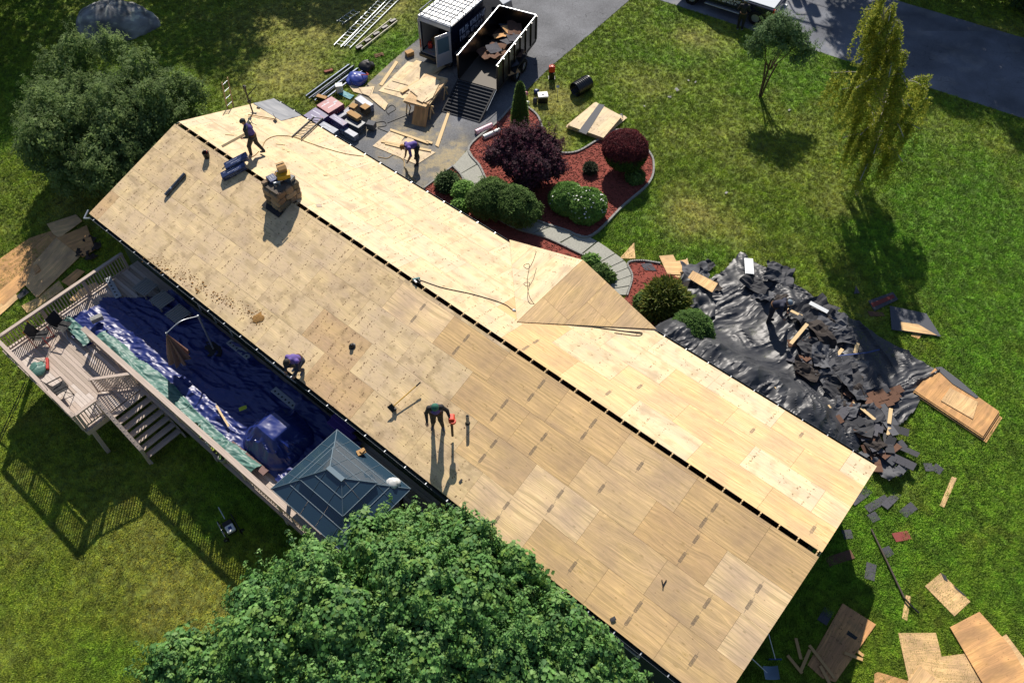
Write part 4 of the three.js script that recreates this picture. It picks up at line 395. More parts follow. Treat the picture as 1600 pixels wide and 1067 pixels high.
{ // boulder
  const p = G(184, 44, 0); let g = new THREE.SphereGeometry(1, 64, 40); g.scale(2.15, 1.55, 1.35); const q = g.attributes.position; for (let i = 0; i < q.count; i++) { const x = q.getX(i), y = q.getY(i), z = q.getZ(i); const n = 1 + .28 * (fbm(x * .8 + 4, y * .9 + z * .7, 3) - .5) + .12 * (fbm(x * 2.6, y * 2.4 + z * 2.6, 4) - .5) - (Math.abs(x * .8 - y * .5 - 1.05) < .06 && z > -.4 ? .035 : 0); q.setXYZ(i, x * n, Math.max(-.3, y * n * (y > 0 ? .92 : 1)), z * n); } g.computeVertexNormals();
  one('boulder', g, S({ map: dataTex(512, 256, (i, j, c) => { const x = i / 512, y = j / 256; const m = .5 + 1.0 * fbm(x * 14, y * 10, 5), l = sstep(.55, .68, fbm(x * 26 + 4, y * 18, 4)); c[0] = mix(124, 158, l) * m; c[1] = mix(126, 160, l) * m; c[2] = mix(128, 150, l) * m; }), roughness: .95 }), 'huge grey lichen speckled boulder on the lawn', 'boulder', p, .15); }
// ---------- vehicles ----------
function wheel(parent, x, y, z, r, w) { const t = new THREE.Group(); t.name = 'wheel'; parent.add(t); t.position.set(x, y, z); const ty = new THREE.LatheGeometry([[r * .6, -w / 2], [r * .93, -w / 2], [r, -w / 2 + .03], [r, w / 2 - .03], [r * .93, w / 2], [r * .6, w / 2]].map(p => new THREE.Vector2(...p)), 28); ty.rotateZ(Math.PI / 2); mesh('tyre', ty, M.rubber, t); const rm = []; const d = cyl(r * .6, w * .55, 0, 0, 0, r * .6, 20); d.rotateZ(Math.PI / 2); rm.push(d); for (let i = 0; i < 5; i++) { const b = box(w * .7, r * .5, .05, 0, r * .3, 0); b.rotateX(i * 1.2566); rm.push(b); } mesh('rim', rm, M.alu, t); }
const letterTex = canvasTex(512, 160, (x, w, h) => { x.fillStyle = '#141d3c'; x.fillRect(0, 0, w, h); srand(71); x.fillStyle = '#cfd8ea'; for (const [y, hh, n] of [[18, 58, 13], [92, 46, 11]]) { let px = 14; for (let i = 0; i < n && px < w - 30; i++) { const lw = rr(18, 34); x.fillRect(px, y, 9, hh); x.fillRect(px, y + (i % 3) * hh * .4, lw, 11); if (i % 2) x.fillRect(px + lw - 8, y, 9, hh); px += lw + 9; if (i % 5 === 4) px += 20; } } });
const letterM = P({ map: letterTex, roughness: .3, clearcoat: .8 });
{ const o = thing('work_van', 'white high roof work van with ladder rack and open rear doors', 'van', V(-3.95, .02, -38.75), -.555); const L = 5.9, W = 2.06, Hh = 2.62, fl = .6;
  const side = [[0, .38], [-.15, .32], [-3.6, .32], [-L + .1, .36], [-L, .7], [-L + .12, 1.12], [-L + .95, 1.3], [-L + 1.75, 2.25], [-L + 2.2, Hh - .06], [-.1, Hh - .02], [0, 2.3]];
  for (const s of [-1, 1]) { const sh = new THREE.Shape(side.map(p => new THREE.Vector2(p[0], p[1]))); const wh = (cx) => { const h = new THREE.Path(); h.absarc(cx, .36, .44, 0, Math.PI * 2, true); return h; }; sh.holes.push(); const g = new THREE.ExtrudeGeometry(sh, { depth: .05, bevelEnabled: true, bevelSize: .015, bevelThickness: .012, bevelSegments: 2 }); g.rotateY(-Math.PI / 2); g.translate(s * (W / 2 - .03) + .025, 0, 0); mesh('side_panel', g, M.navy, o); }
  mesh('roof', rbox(W - .04, .07, L - 2.3, .03, 0, Hh - .02, -(L - 2.3) / 2), M.van, o); mesh('floor', box(W - .1, .08, L - .6, 0, fl - .05, -L / 2), M.interior, o); mesh('bulkhead', box(W - .12, 1.95, .05, 0, 1.55, -3.7), M.interior, o); mesh('lining', [box(.02, 1.6, 3.4, -W / 2 + .09, 1.5, -1.9), box(.02, 1.6, 3.4, W / 2 - .09, 1.5, -1.9)], M.interior, o);
  mesh('nose', prism([[-L, .4], [-L + 1.1, .4], [-L + 1.1, 1.3], [-L + .95, 1.3], [-L + .12, 1.12], [-L, .7]], W - .1, .03).rotateY(-Math.PI / 2), M.van, o); mesh('windscreen', (() => { const g = box(W - .3, 1.2, .02); g.rotateX(-.7); g.translate(0, 1.78, -L + 1.32); return g; })(), M.glassDark, o);
  mesh('bumper', rbox(W - .02, .22, .2, .05, 0, .46, .08), M.black, o); mesh('sill_plate', box(W - .3, .02, .25, 0, fl + .005, -.05), M.bright, o); mesh('header', box(W - .08, .2, .06, 0, Hh - .16, -.02), M.van, o);
  for (const s of [-1, 1]) { mesh('tail_light', rbox(.08, .5, .06, .02, s * (W / 2 - .06), 1.05, .01), M.tail, o); mesh('pillar', box(.1, 1.9, .06, s * (W / 2 - .07), 1.5, -.02), M.van, o); wheel(o, s * (W / 2 - .12), .36, -1.2, .36, .24); wheel(o, s * (W / 2 - .12), .36, -4.9, .36, .24); }
  for (const s of [-1, 1]) { const d = new THREE.Group(); d.name = 'rear_door'; o.add(d); d.position.set(s * (W / 2 - .02), 0, .02); d.rotation.y = s > 0 ? 1.15 : -4.55; const x = -s * .46; mesh('frame', [rbox(.92, .62, .05, .02, x, .95, 0), rbox(.92, .2, .05, .02, x, 2.3, 0), rbox(.12, .9, .05, .02, x - .4, 1.75, 0), rbox(.12, .9, .05, .02, x + .4, 1.75, 0), rbox(.92, .12, .05, .02, x, 1.3, 0)], M.van, d); mesh('window', rbox(.7, .85, .02, .008, x, 1.78, 0), M.tint, d); mesh('trim_panel', rbox(.66, .5, .02, .01, x, .95, -s * 0 - .035), M.black, d); mesh('latch', rbox(.05, .14, .03, .01, x - s * .4, 1.15, -.04), M.black, d); }
  const rk = new THREE.Group(); rk.name = 'roof_rack'; o.add(rk); for (const s of [-1, 1]) { mesh('rail', bar(V(s * .92, Hh + .26, -.1), V(s * .92, Hh + .26, -3.6), .032), M.rack, rk); for (const z of [-.15, -1.3, -2.45, -3.55]) mesh('upright', bar(V(s * .92, Hh, z), V(s * .92, Hh + .26, z), .02), M.rack, rk); } for (let i = 0; i < 6; i++) mesh('crossbar', bar(V(-.92, Hh + .14, -.2 - i * .67), V(.92, Hh + .14, -.2 - i * .67), .03), M.rack, rk); for (const s of [-.45, 0, .45]) mesh('runner', bar(V(s, Hh + .15, -.15), V(s, Hh + .15, -3.6), .026), M.rack, rk);
  const sg = mesh('lettering_panel', new THREE.PlaneGeometry(2.5, .85), letterM, o); sg.rotation.y = Math.PI / 2; sg.position.set(W / 2 + .036, 1.75, -1.9); mesh('side_stripe', box(.012, .08, 3.6, W / 2 + .032, .98, -2), M.bright, o);
  const dr = new THREE.Group(); dr.name = 'front_door'; o.add(dr); dr.position.set(W / 2, 0, -4.15); dr.rotation.y = -.95; mesh('panel', rbox(.05, .85, 1.0, .02, 0, .95, .5), M.van, dr); mesh('window', rbox(.02, .6, .8, .008, 0, 1.7, .5), M.tint, dr); mesh('mirror', rbox(.2, .3, .1, .03, .15, 1.5, .05), M.black, dr);
  srand(72); for (const [x, z, w, h, d, c] of [[-.65, -1.0, .4, .35, .5, M.kraft], [-.6, -1.8, .5, .6, .6, M.black], [.6, -1.6, .45, .5, .7, M.blue], [.1, -2.6, .7, .8, .5, M.interior]]) one('cargo_crate', rbox(w, h, d, .02, 0, h / 2, 0), c, 'crate stowed inside the open work van', 'crate', o.position.clone().add(V(x, fl, z).applyAxisAngle(V(0, 1, 0), -.555)), -.555, 'crates inside the van'); one('red_jug', [rbox(.22, .34, .22, .04, 0, .17, 0), bar(V(0, .32, 0), V(0, .4, 0), .03)], M.red, 'red plastic jug inside the van on the sill', 'jug', o.position.clone().add(V(-.7, fl, -.45).applyAxisAngle(V(0, 1, 0), -.555))); }
{ const o = thing('dump_trailer', 'black dump trailer with high sides and lowered slatted ramp', 'trailer', V(-1.72, .02, -36.2), -.43); const L = 4.85, W = 2.12, f = .72, t = 2.06;
  mesh('floor', box(W, .1, L, 0, f - .05, -L / 2), S({ color: 0x5a554e, roughness: .7, metalness: .3 }), o);
  for (const s of [-1, 1]) { mesh('side_wall', box(.05, t - f, L, s * W / 2, (t + f) / 2, -L / 2), M.blackGloss, o); mesh('top_rail', rbox(.06, .07, L + .04, .02, s * W / 2, t + .02, -L / 2), M.bright, o); for (let i = 0; i <= 7; i++) mesh('rib', box(.06, t - f, .07, s * (W / 2 + .05), (t + f) / 2, -.05 - i * (L - .1) / 7), M.blackGloss, o); const fd = new THREE.Shape([[-.95, 0], [-.6, .3], [.6, .3], [.95, 0], [.9, 0], [.57, .26], [-.57, .26], [-.9, 0]].map(p => new THREE.Vector2(...p))); const fg = new THREE.ExtrudeGeometry(fd, { depth: .26, bevelEnabled: false }); fg.rotateY(Math.PI / 2); fg.translate(s > 0 ? W / 2 + .04 : -W / 2 - .3, .62, -2.4); mesh('fender', fg, M.black, o); for (const z of [-2.0, -2.85]) wheel(o, s * (W / 2 + .15), .36, z, .36, .22); mesh('side_rail', box(.06, .14, L, s * W / 2, f - .1, -L / 2), M.black, o); }
  mesh('front_wall', box(W, t - f, .05, 0, (t + f) / 2, -L), M.blackGloss, o); mesh('top_rail', rbox(W, .07, .06, .02, 0, t + .02, -L), M.bright, o); mesh('axle', [bar(V(-W / 2, .36, -2), V(W / 2, .36, -2), .05), bar(V(-W / 2, .36, -2.85), V(W / 2, .36, -2.85), .05)], M.black, o); mesh('tongue', [beam(V(-.5, .5, -L), V(0, .5, -L - 1.4), .1, .12), beam(V(.5, .5, -L), V(0, .5, -L - 1.4), .1, .12), box(.5, .4, .4, 0, .75, -L - .3)], M.black, o); for (const s of [-1, 1]) mesh('tail_light', rbox(.16, .08, .03, .01, s * .9, f - .1, .02), M.tail, o);
  const rp_ = new THREE.Group(); rp_.name = 'ramp_gate'; o.add(rp_); rp_.position.set(-.06, f - .02, .03); rp_.rotation.x = .355; mesh('plate', box(W, .012, 1.98, 0, -.02, 1.0), S({ color: 0x24262a, roughness: .6, metalness: .3 }), rp_); for (const s of [-1, 1]) mesh('frame', box(.07, .07, 2, s * (W / 2 - .03), 0, 1.0), M.black, rp_); for (let i = 0; i < 11; i++) mesh('slat', box(W - .1, .045, .05, 0, .01, .06 + i * .19), S({ color: 0x3a3d42, roughness: .55, metalness: .4 }), rp_);
  mesh('ramp_chain', [bar(V(W / 2, f + .02, .05), V(W / 2 + .05, .35, 1.3), .015)], M.alu, o);
  srand(73); for (let i = 0; i < 30; i++) { const m = i % 5 ? (i % 2 ? M.shingleGrey : M.shingleBrown) : plyTorn[0]; const q = one('torn_shingle', crumple(rr(.6, 1.3), rr(.35, .8), .1, 7, i + 3), m.side === THREE.DoubleSide ? m : S({ map: m.map, roughness: .9, side: THREE.DoubleSide }), 'torn roofing scrap lying in the dump trailer', 'roofing scrap', o.position.clone().add(V(rr(-.85, .85), f + .06 + i * .02, -rr(1.2, 4.6)).applyAxisAngle(V(0, 1, 0), -.43)), rr(0, 6), 'scraps in the dump trailer'); q.rotation.z = rr(-.25, .25); } }
{ const p = V(13.75, .02, -43.55); const o = thing('pickup_truck', 'dark blue pickup truck with lettered doors parked on the grass verge', 'pickup truck', p, Math.atan2(.532, -.847) + Math.PI / 2 + 0); o.rotation.y = -Math.atan2(.532, .847); // local +x points along the road towards the tail
  const W = 2.0; const sh = [[1.1, .55], [1.2, .7], [1.2, 1.15], [-.75, 1.15], [-.8, 1.2], [-1.05, 1.85], [-2.3, 1.87], [-3.0, 1.25], [-4.5, 1.1], [-4.62, .6], [-4.5, .45], [.95, .45]]; const body = prism(sh.map(q => q), W - .06, .05); mesh('body', body, M.navy, o); mesh('bed_liner', box(1.75, .06, 1.5, .2, 1.13, 0), M.black, o); mesh('tonneau', rbox(1.86, .05, 1.66, .02, .18, 1.18, 0), S({ color: 0xc6cdd4, roughness: .3 }), o); mesh('tailgate', rbox(.06, .55, 1.6, .02, 1.22, .9, 0), M.navy, o); mesh('rear_bumper', rbox(.18, .18, 1.9, .04, 1.28, .52, 0), M.alu, o);
  for (const s of [-1, 1]) { mesh('tail_light', rbox(.12, .38, .12, .02, 1.17, .98, s * .92), M.tail, o); mesh('running_board', rbox(2.1, .05, .16, .02, -1.7, .42, s * 1.03), M.alu, o); wheel(o, 0, 0, 0, .01, .01); o.remove(o.children[o.children.length - 1]); for (const x of [.25, -3.6]) { const k = o.children.length; wheel(o, x, .4, s * .9, .4, .26); o.children[k].rotation.y = Math.PI / 2; } mesh('side_window', box(1.1, .42, .02, -1.65, 1.56, s * .975), M.glassDark, o); const lt = mesh('lettering_panel', new THREE.PlaneGeometry(1.9, .42), letterM, o); lt.position.set(-1.65, .92, s * 1.005); if (s < 0) lt.rotation.y = Math.PI; mesh('mirror', rbox(.12, .2, .22, .04, -2.4, 1.35, s * 1.1), M.black, o); mesh('door', rbox(.95, .62, .01, .004, -1.2, .92, s * .985), M.navy, o); }
  mesh('windscreen', (() => { const g = box(.85, .02, 1.6); g.rotateZ(.72); g.translate(-2.68, 1.58, 0); return g; })(), M.glassDark, o); }
{ // utility pole beyond the road, seen by its shadow
  const o = thing('utility_pole', 'wooden utility pole with crossarm and transformer beyond the road', 'utility pole', V(16.6, 0, -53.2)); mesh('pole', bar(V(0, -.5, 0), V(0, 9.6, 0), .17, .12, 12), M.darkwood, o); mesh('crossarm', beam(V(-1.2, 9.0, -.6), V(1.2, 9.0, .6), .1, .12), M.darkwood, o); mesh('transformer', cyl(.28, .8, .4, 7.6, .3, .28, 18), M.edging, o); mesh('transformer', cyl(.26, .7, -.42, 7.3, -.2, .26, 18), M.edging, o); mesh('bracket', [tube([V(0, 8.2, 0), V(-.7, 8.4, -.3), V(-.9, 7.4, -.45)], .05, 16), bar(V(0, 6.4, 0), V(.6, 6.7, .3), .04)], M.edging, o);
  for (const [k, y] of [[-1.1, 9.1], [1.1, 9.1], [0, 7.0]]) { const a = V(16.6 + k * .9 - .847 * 45, y, -53.2 + k * .45 - .532 * 45), b = V(16.6 + k * .9 + .847 * 45, y, -53.2 + k * .45 + .532 * 45); mesh('wire', tube([a, V(16.6 + k * .9 - .847 * 22, y - .5, -53.2 + k * .45 - .532 * 22), V(16.6 + k * .9, y, -53.2 + k * .45), V(16.6 + k * .9 + .847 * 22, y - .5, -53.2 + k * .45 + .532 * 22), b].map(q => q.sub(V(16.6, 0, -53.2))), .022, 40, 5), M.black, o); } }
// ---------- materials on the drive ----------
const sheetGeo = new Map(); function plyGeo(l, w, t) { const k = l + '_' + w + '_' + t; if (!sheetGeo.has(k)) { const g = new THREE.BoxGeometry(l, t, w), uv = g.attributes.uv; for (let i = 0; i < uv.count; i++) uv.setXY(i, uv.getX(i) * l / 2.44, uv.getY(i) * w / 1.22); sheetGeo.set(k, g); } return sheetGeo.get(k); }
function ply(pos, turn, l, w, mat, label, grp, t = .018, cat = 'plywood', name = 'plywood_board') { return one(name, plyGeo(l, w, t), mat, label, cat, pos, turn, grp); }
// a flat piece traced by its corners where it lies
function piece(pxs, up, mat, label, cat, name, grp, t = .018) { const P3 = pxs.map(([a, b]) => T(a, b, up)), c = P3.reduce((a, b) => a.add(b), V(0, 0, 0)).multiplyScalar(1 / P3.length); c.y = P3.length ? ground(c.x, c.z) + up : up; const g = slab(P3.map(p => [p.x - c.x, p.z - c.z]), -t / 2, t / 2), uv = g.attributes.uv; const e = P3[1].clone().sub(P3[0]), a = Math.atan2(e.z, e.x), q = g.attributes.position; for (let i = 0; i < q.count; i++) { const x = q.getX(i), z = q.getZ(i); uv.setXY(i, (x * Math.cos(a) + z * Math.sin(a)) / 2.44 + .4, (-x * Math.sin(a) + z * Math.cos(a)) / 1.22 + .3); } const s = (heightH(toH(c).z + .5) - heightH(toH(c).z - .5)); const m = one(name, g, mat, label, cat, c); const n = V(0, 1, 0).addScaledVector(EZ, -s).normalize(); m.quaternion.setFromUnitVectors(V(0, 1, 0), n); if (grp) m.userData.group = grp; return m; }
const N1 = plyBright[0], N2 = plyBright[2], N3 = plyNew[5];
piece([[591, 142], [637, 96], [692, 106], [650, 160]], .03, N1, 'bottom plywood sheet of the flat stack on the drive', 'plywood', 'plywood_board'); piece([[600, 138], [640, 100], [690, 108], [655, 150]], .055, N2, 'second plywood sheet of the flat stack on the drive', 'plywood', 'plywood_board'); piece([[612, 126], [650, 94], [694, 104], [655, 138]], .085, N1, 'top plywood sheet of the flat stack, half in shade', 'plywood', 'plywood_board');
piece([[592, 132], [618, 95], [622, 97], [597, 134]], .04, lumber, 'long pale lath beside the flat plywood stack', 'lath', 'lath'); piece([[625, 141], [706, 94], [708, 97], [628, 145]], .13, lumber, 'long lath lying across the flat plywood stack', 'lath', 'lath');
piece([[540, 127], [562, 137], [585, 135], [580, 151], [552, 143]], .05, N2, 'pale L shaped plywood offcut beside the boxes', 'plywood', 'plywood_offcut'); piece([[576, 146], [590, 147], [606, 162], [601, 172], [575, 150]], .06, N1, 'pale notched plywood offcut pointing at the sawhorses', 'plywood', 'plywood_offcut'); piece([[560, 137], [583, 135], [577, 150], [566, 146]], .08, N2, 'small square plywood offcut on the pale pile', 'plywood', 'plywood_offcut');
{ // sawhorse table with stacked sheets
  const a = G(625, 157, .8), b = G(660, 112, .8), d = b.clone().sub(a).setY(0).normalize(), n = V(-d.z, 0, d.x); for (const t of [.35, 2.0]) for (const w of [.0]) { const p = a.clone().addScaledVector(d, t).addScaledVector(n, .1), o = thing('sawhorse', t < 1 ? 'wooden sawhorse under the stacked sheets near the brown panel' : 'wooden sawhorse under the stacked sheets near the trailer', 'sawhorse', V(p.x, .02, p.z), Math.atan2(-n.z, n.x)); mesh('beam', rbox(1.6, .09, .05, .01, .75, .62, 0), lumber, o); for (const x of [.1, 1.4]) for (const s of [-1, 1]) mesh('leg', beam(V(x, .6, 0), V(x, 0, s * .24), .04, .07), lumber, o); }
  const ang = Math.atan2(-d.z, d.x), mid = (t, w, y) => a.clone().addScaledVector(d, t).addScaledVector(n, w).setY(y); for (let i = 0; i < 7; i++) ply(mid(1.25 + .06 * Math.sin(i * 2), .8 + .05 * Math.cos(i * 3), .7 + i * .022), ang + .03 * Math.sin(i * 5), 2.44, 1.22, [plyOld[3], plyBright[1], plyBright[3]][i % 3], 'plywood sheet stacked on the sawhorses, ' + ['bottom', 'second', 'third', 'fourth', 'fifth', 'sixth', 'top'][i] + ' of its stack', 'sheets on the sawhorses'); piece([[636, 137], [668, 118], [688, 127], [676, 152], [664, 160]], .88, N2, 'bright irregular plywood sheet topping the sawhorse stack', 'plywood', 'plywood_board'); piece([[650, 155], [655, 146], [668, 152], [660, 160]], .9, N1, 'small plywood wedge on the corner of the sawhorse stack', 'plywood', 'plywood_offcut');
  const e0 = G(643, 194, .03), e1 = G(664, 202, .03), t0 = G(649, 158, .84), t1 = G(671, 160, .84); const g = new THREE.BufferGeometry(), pp = [e0, e1, t1, t0]; const ce = e0.clone().add(e1).add(t0).add(t1).multiplyScalar(.25), w = e0.distanceTo(e1), h = e0.distanceTo(t0); const m = ply(ce, 0, +h.toFixed(2), +w.toFixed(2), plyTorn[1], 'reddish brown panel leaning against the sawhorse stack', null, .03, 'panel', 'leaning_panel'); const ex = t0.clone().sub(e0).normalize(), ez = e1.clone().sub(e0).normalize(), ey = ez.clone().cross(ex).normalize(); m.quaternion.setFromRotationMatrix(new THREE.Matrix4().makeBasis(ex, ey, ex.clone().cross(ey))); }
piece([[582, 228], [612, 202], [634, 210], [626, 222], [681, 238], [651, 257]], .035, N2, 'large plywood sheet under the kneeling worker on the drive', 'plywood', 'plywood_board'); piece([[619, 226], [640, 213], [650, 222], [640, 227]], .055, N1, 'triangular plywood offcut beside the worker on the drive', 'plywood', 'plywood_offcut');
for (const [a, b, l] of [[[610, 201], [670, 222], 'longest pale board behind the worker on the drive'], [[596, 219], [674, 234], 'thin board under the hands of the worker'], [[602, 222], [640, 231], 'short thin board beside the cut sheet'], [[666, 219], [676, 222], 'board end by the purple shirted worker']]) piece([a, b, [b[0] - 1, b[1] + 3], [a[0] - 1, a[1] + 3]], .07, lumber, l, 'board', 'board', null, .035);
piece([[699, 175], [703, 176], [685, 230], [680, 227]], .04, lumber, 'long pale board lying alone by the ramp', 'board', 'board', null, .04);
one('wooden_crate', [box(.4, .22, .3, 0, .11, 0), box(.42, .02, .32, 0, .23, 0)], M.kraft, 'small wooden crate behind the van', 'crate', G(640, 86, .02), .6);
// bundles and boxes delivered by the house
const wrapTex = (bg, fg, sd) => canvasTex(256, 128, (x, w, h) => { x.fillStyle = bg; x.fillRect(0, 0, w, h); srand(sd); for (let i = 0; i < 12; i++) { x.fillStyle = fg[i % fg.length]; x.fillRect(rr(0, w), rr(0, h), rr(20, 70), rr(6, 16)); } for (let r = 0; r < 2; r++) { x.fillStyle = '#c4c8d4'; let px = 30 + r * 40; for (let i = 0; i < 9; i++) { const lw = rr(4, 12); x.fillRect(px, 34 + r * 44, lw, 9); px += lw + 5; } } });
const WM = { red: P({ map: wrapTex('#8c2e3a', ['#a84a56', '#6a1c28', '#888e98'], 1), roughness: .35, clearcoat: .4 }), purple: P({ map: wrapTex('#3a2f6c', ['#4c4090', '#883444', '#282052'], 2), roughness: .35, clearcoat: .4 }), blue: P({ map: wrapTex('#2a375c', ['#3c4c80', '#1c284a', '#6a7490'], 3), roughness: .35, clearcoat: .4 }), grey: P({ map: wrapTex('#69748a', ['#8490a6', '#444e62', '#8a94a4'], 4), roughness: .35, clearcoat: .4 }), dark: P({ map: wrapTex('#3c444e', ['#525c6a', '#2a3038', '#6a7484'], 5), roughness: .4, clearcoat: .3 }) };
function bundles(px, py, n, mat, turn, l, w, h, label, grp, y0 = .02) { for (let i = 0; i < n; i++) { const p = G(px, py, y0 + (i + .5) * h); one('shingle_bundle', rbox(l, h - .008, w, .025), mat, label + (n > 1 ? ', ' + ['bottom', 'second', 'third', 'fourth', 'fifth', 'sixth'][i] + ' of its stack' : ''), 'bundle', V(p.x, y0 + (i + .5) * h, p.z).copy(G(px, py, y0 + n * h)).setY(y0 + (i + .5) * h).add(V(.015 * Math.sin(i * 7), 0, .015 * Math.cos(i * 5))), turn + .02 * Math.sin(i * 9), grp); } }
const TB = PHI; bundles(515, 163, 5, WM.red, TB + 1.55, 1.0, .95, .11, 'red wrapped shingle bundle', 'shingle bundles by the eave'); bundles(493, 180, 4, WM.purple, TB, 1.0, .85, .12, 'purple wrapped shingle bundle', 'shingle bundles by the eave'); bundles(528, 187, 4, WM.purple, TB - .05, 1.05, .36, .13, 'purple and white bundle beside the grey boxes', 'shingle bundles by the eave'); bundles(512, 199, 3, WM.grey, TB + .05, 1.05, .4, .14, 'grey wrapped bundle nearest the gutter', 'shingle bundles by the eave'); bundles(568, 158, 2, WM.grey, TB - .1, 1.05, .42, .2, 'long grey blue box at the pile end', 'shingle bundles by the eave'); bundles(553, 190, 3, WM.dark, TB + .1, 1.0, .55, .14, 'dark wrapped bundle under the small crate', 'shingle bundles by the eave'); bundles(545, 205, 2, WM.grey, TB, .95, .34, .16, 'pale bundle leaning to the drive side', 'shingle bundles by the eave'); bundles(538, 175, 2, WM.blue, TB + 1.5, .95, .36, .14, 'blue wrapped bundle in the middle of the pile', 'shingle bundles by the eave');
for (const [px, py, y, l, h, w, m, lab, t] of [[553, 181, .55, .75, .16, .3, M.kraft, 'long tan carton on the dark bundles', TB], [571, 171, .35, .38, .34, .36, M.black, 'black carton with tan lid near the pale offcuts', TB], [552, 167, .3, .34, .12, .34, M.kraft, 'open tan carton between the bundles', TB + .2], [580, 196, .25, .4, .3, .34, M.feltGrey, 'grey plastic tub at the drive side of the pile', TB + .4], [503, 154, .15, .55, .22, .22, M.black, 'black nail carton on the grass edge', TB + .3], [530, 138, .22, .34, .4, .3, M.white, 'white cooler box by the dark metal lengths', TB + .9]]) { const o = thing('carton', lab, 'carton', G(px, py, y), t); mesh('body', rbox(l, h, w, .015, 0, 0, 0), m, o); mesh('lid', rbox(l + .015, .03, w + .015, .01, 0, h / 2 + .015, 0), m === M.black ? M.kraft : m, o); }
one('teal_mat', crumple(.8, .35, .05, 8, 6), S({ color: 0x2a7f8c, roughness: .6, side: THREE.DoubleSide }), 'teal plastic sheet beside the white cooler box', 'sheet', G(541, 148, .05), -.6);
{ for (let i = 0; i < 6; i++) { const a = G(478 + i * 4.6, 150 + i * 1.6 + (i % 2) * 2, .06 + (i % 2) * .05), b = G(545 + i * 3.4 + (i % 2) * 3, 101 + i * 2, .06 + (i % 2) * .05), c = a.clone().add(b).multiplyScalar(.5); const o = one('metal_length', [beam(a.clone().sub(c), b.clone().sub(c), .09, .05), beam(a.clone().sub(c).add(V(.05, .03, 0)), b.clone().sub(c).add(V(.05, .03, 0)), .02, .06)], S({ color: [0x4a5468, 0x3a424e, 0x5a6070][i % 3], roughness: .35, metalness: .5 }), 'long dark metal drip edge length on the grass', 'drip edge', c, 0, 'drip edge lengths by the bundles'); } }
{ const g = crumbled(new THREE.SphereGeometry(.5, 40, 26), .2, 3, 5); g.scale(1.3, .55, .9); one('tarp_bundle', g, P({ color: 0x34479a, roughness: .4, clearcoat: .3 }), 'bunched blue tarp beside the dark metal lengths', 'tarp', G(556, 124, .12), .5); const g2 = crumbled(new THREE.SphereGeometry(.32, 30, 20), .14, 4, 9); g2.scale(1.3, .75, 1); one('black_bag', g2, M.black, 'crumpled black bag with tools on the driveway edge', 'bag', G(573, 103, .15), .2); one('red_strap', tube([V(-.2, 0, 0), V(0, .08, .1), V(.2, .02, 0), V(.1, .05, -.12)], .03, 20), M.red, 'red strap lying on the bunched blue tarp', 'strap', G(569, 117, .38)); one('brick_scrap', crumbled(new THREE.BoxGeometry(.45, .12, .2, 4, 2, 3), .05, 5), S({ color: 0x8a5648, roughness: .95 }), 'reddish clod lying on the grass near the metal lengths', 'clod', G(513, 111, .05), .4); one('leaf_litter', crumple(.5, .3, .1, 8, 11), S({ color: 0x6a4e38, roughness: .95, side: THREE.DoubleSide }), 'brown leaf litter on the lawn by the van', 'litter', G(592, 86, .02), .3); }
// ladders
function ladder(a, b, w, step, label, mat = M.alu, off = 0) { const c = a.clone().add(b).multiplyScalar(.5), d = b.clone().sub(a), L = d.length(); d.normalize(); const n = V(-d.z, 0, d.x).normalize(); const o = thing('ladder', label, 'ladder', c); for (const s of [-1, 1]) mesh('stile', beam(d.clone().multiplyScalar(-L / 2).addScaledVector(n, s * w / 2), d.clone().multiplyScalar(L / 2).addScaledVector(n, s * w / 2), .035, .08), mat, o); for (let t = -L / 2 + step * .6; t < L / 2; t += step) { const p = d.clone().multiplyScalar(t); mesh('rung', bar(p.clone().addScaledVector(n, -w / 2), p.clone().addScaledVector(n, w / 2), .017), mat, o); } return o; }
ladder(G(530, 36, .06), G(557, 17, .06), .42, .3, 'short aluminium ladder section on the lawn'); ladder(G(527, 72, .06), G(606, -8, .06), .42, .3, 'long aluminium extension ladder lying on the lawn'); ladder(G(542, 74, .05), G(625, -8, .05), .36, .3, 'dull grey ladder half beside the extension ladder', S({ color: 0x8e959b, roughness: .5, metalness: .6 }));
{ const o = ladder(G(560, 75, .1), G(616, 31, .1), .4, 3.5, 'ladder jack frame with black brackets on the lawn', M.cream); const a = G(560, 75, .12).sub(o.position), b = G(616, 31, .12).sub(o.position); for (let i = 0; i < 5; i++) { const p = a.clone().lerp(b, .02 + i * .235); mesh('bracket', rbox(.42, .14, .2, .03, p.x, p.y, p.z, 0, .78, 0), M.black, o); } }
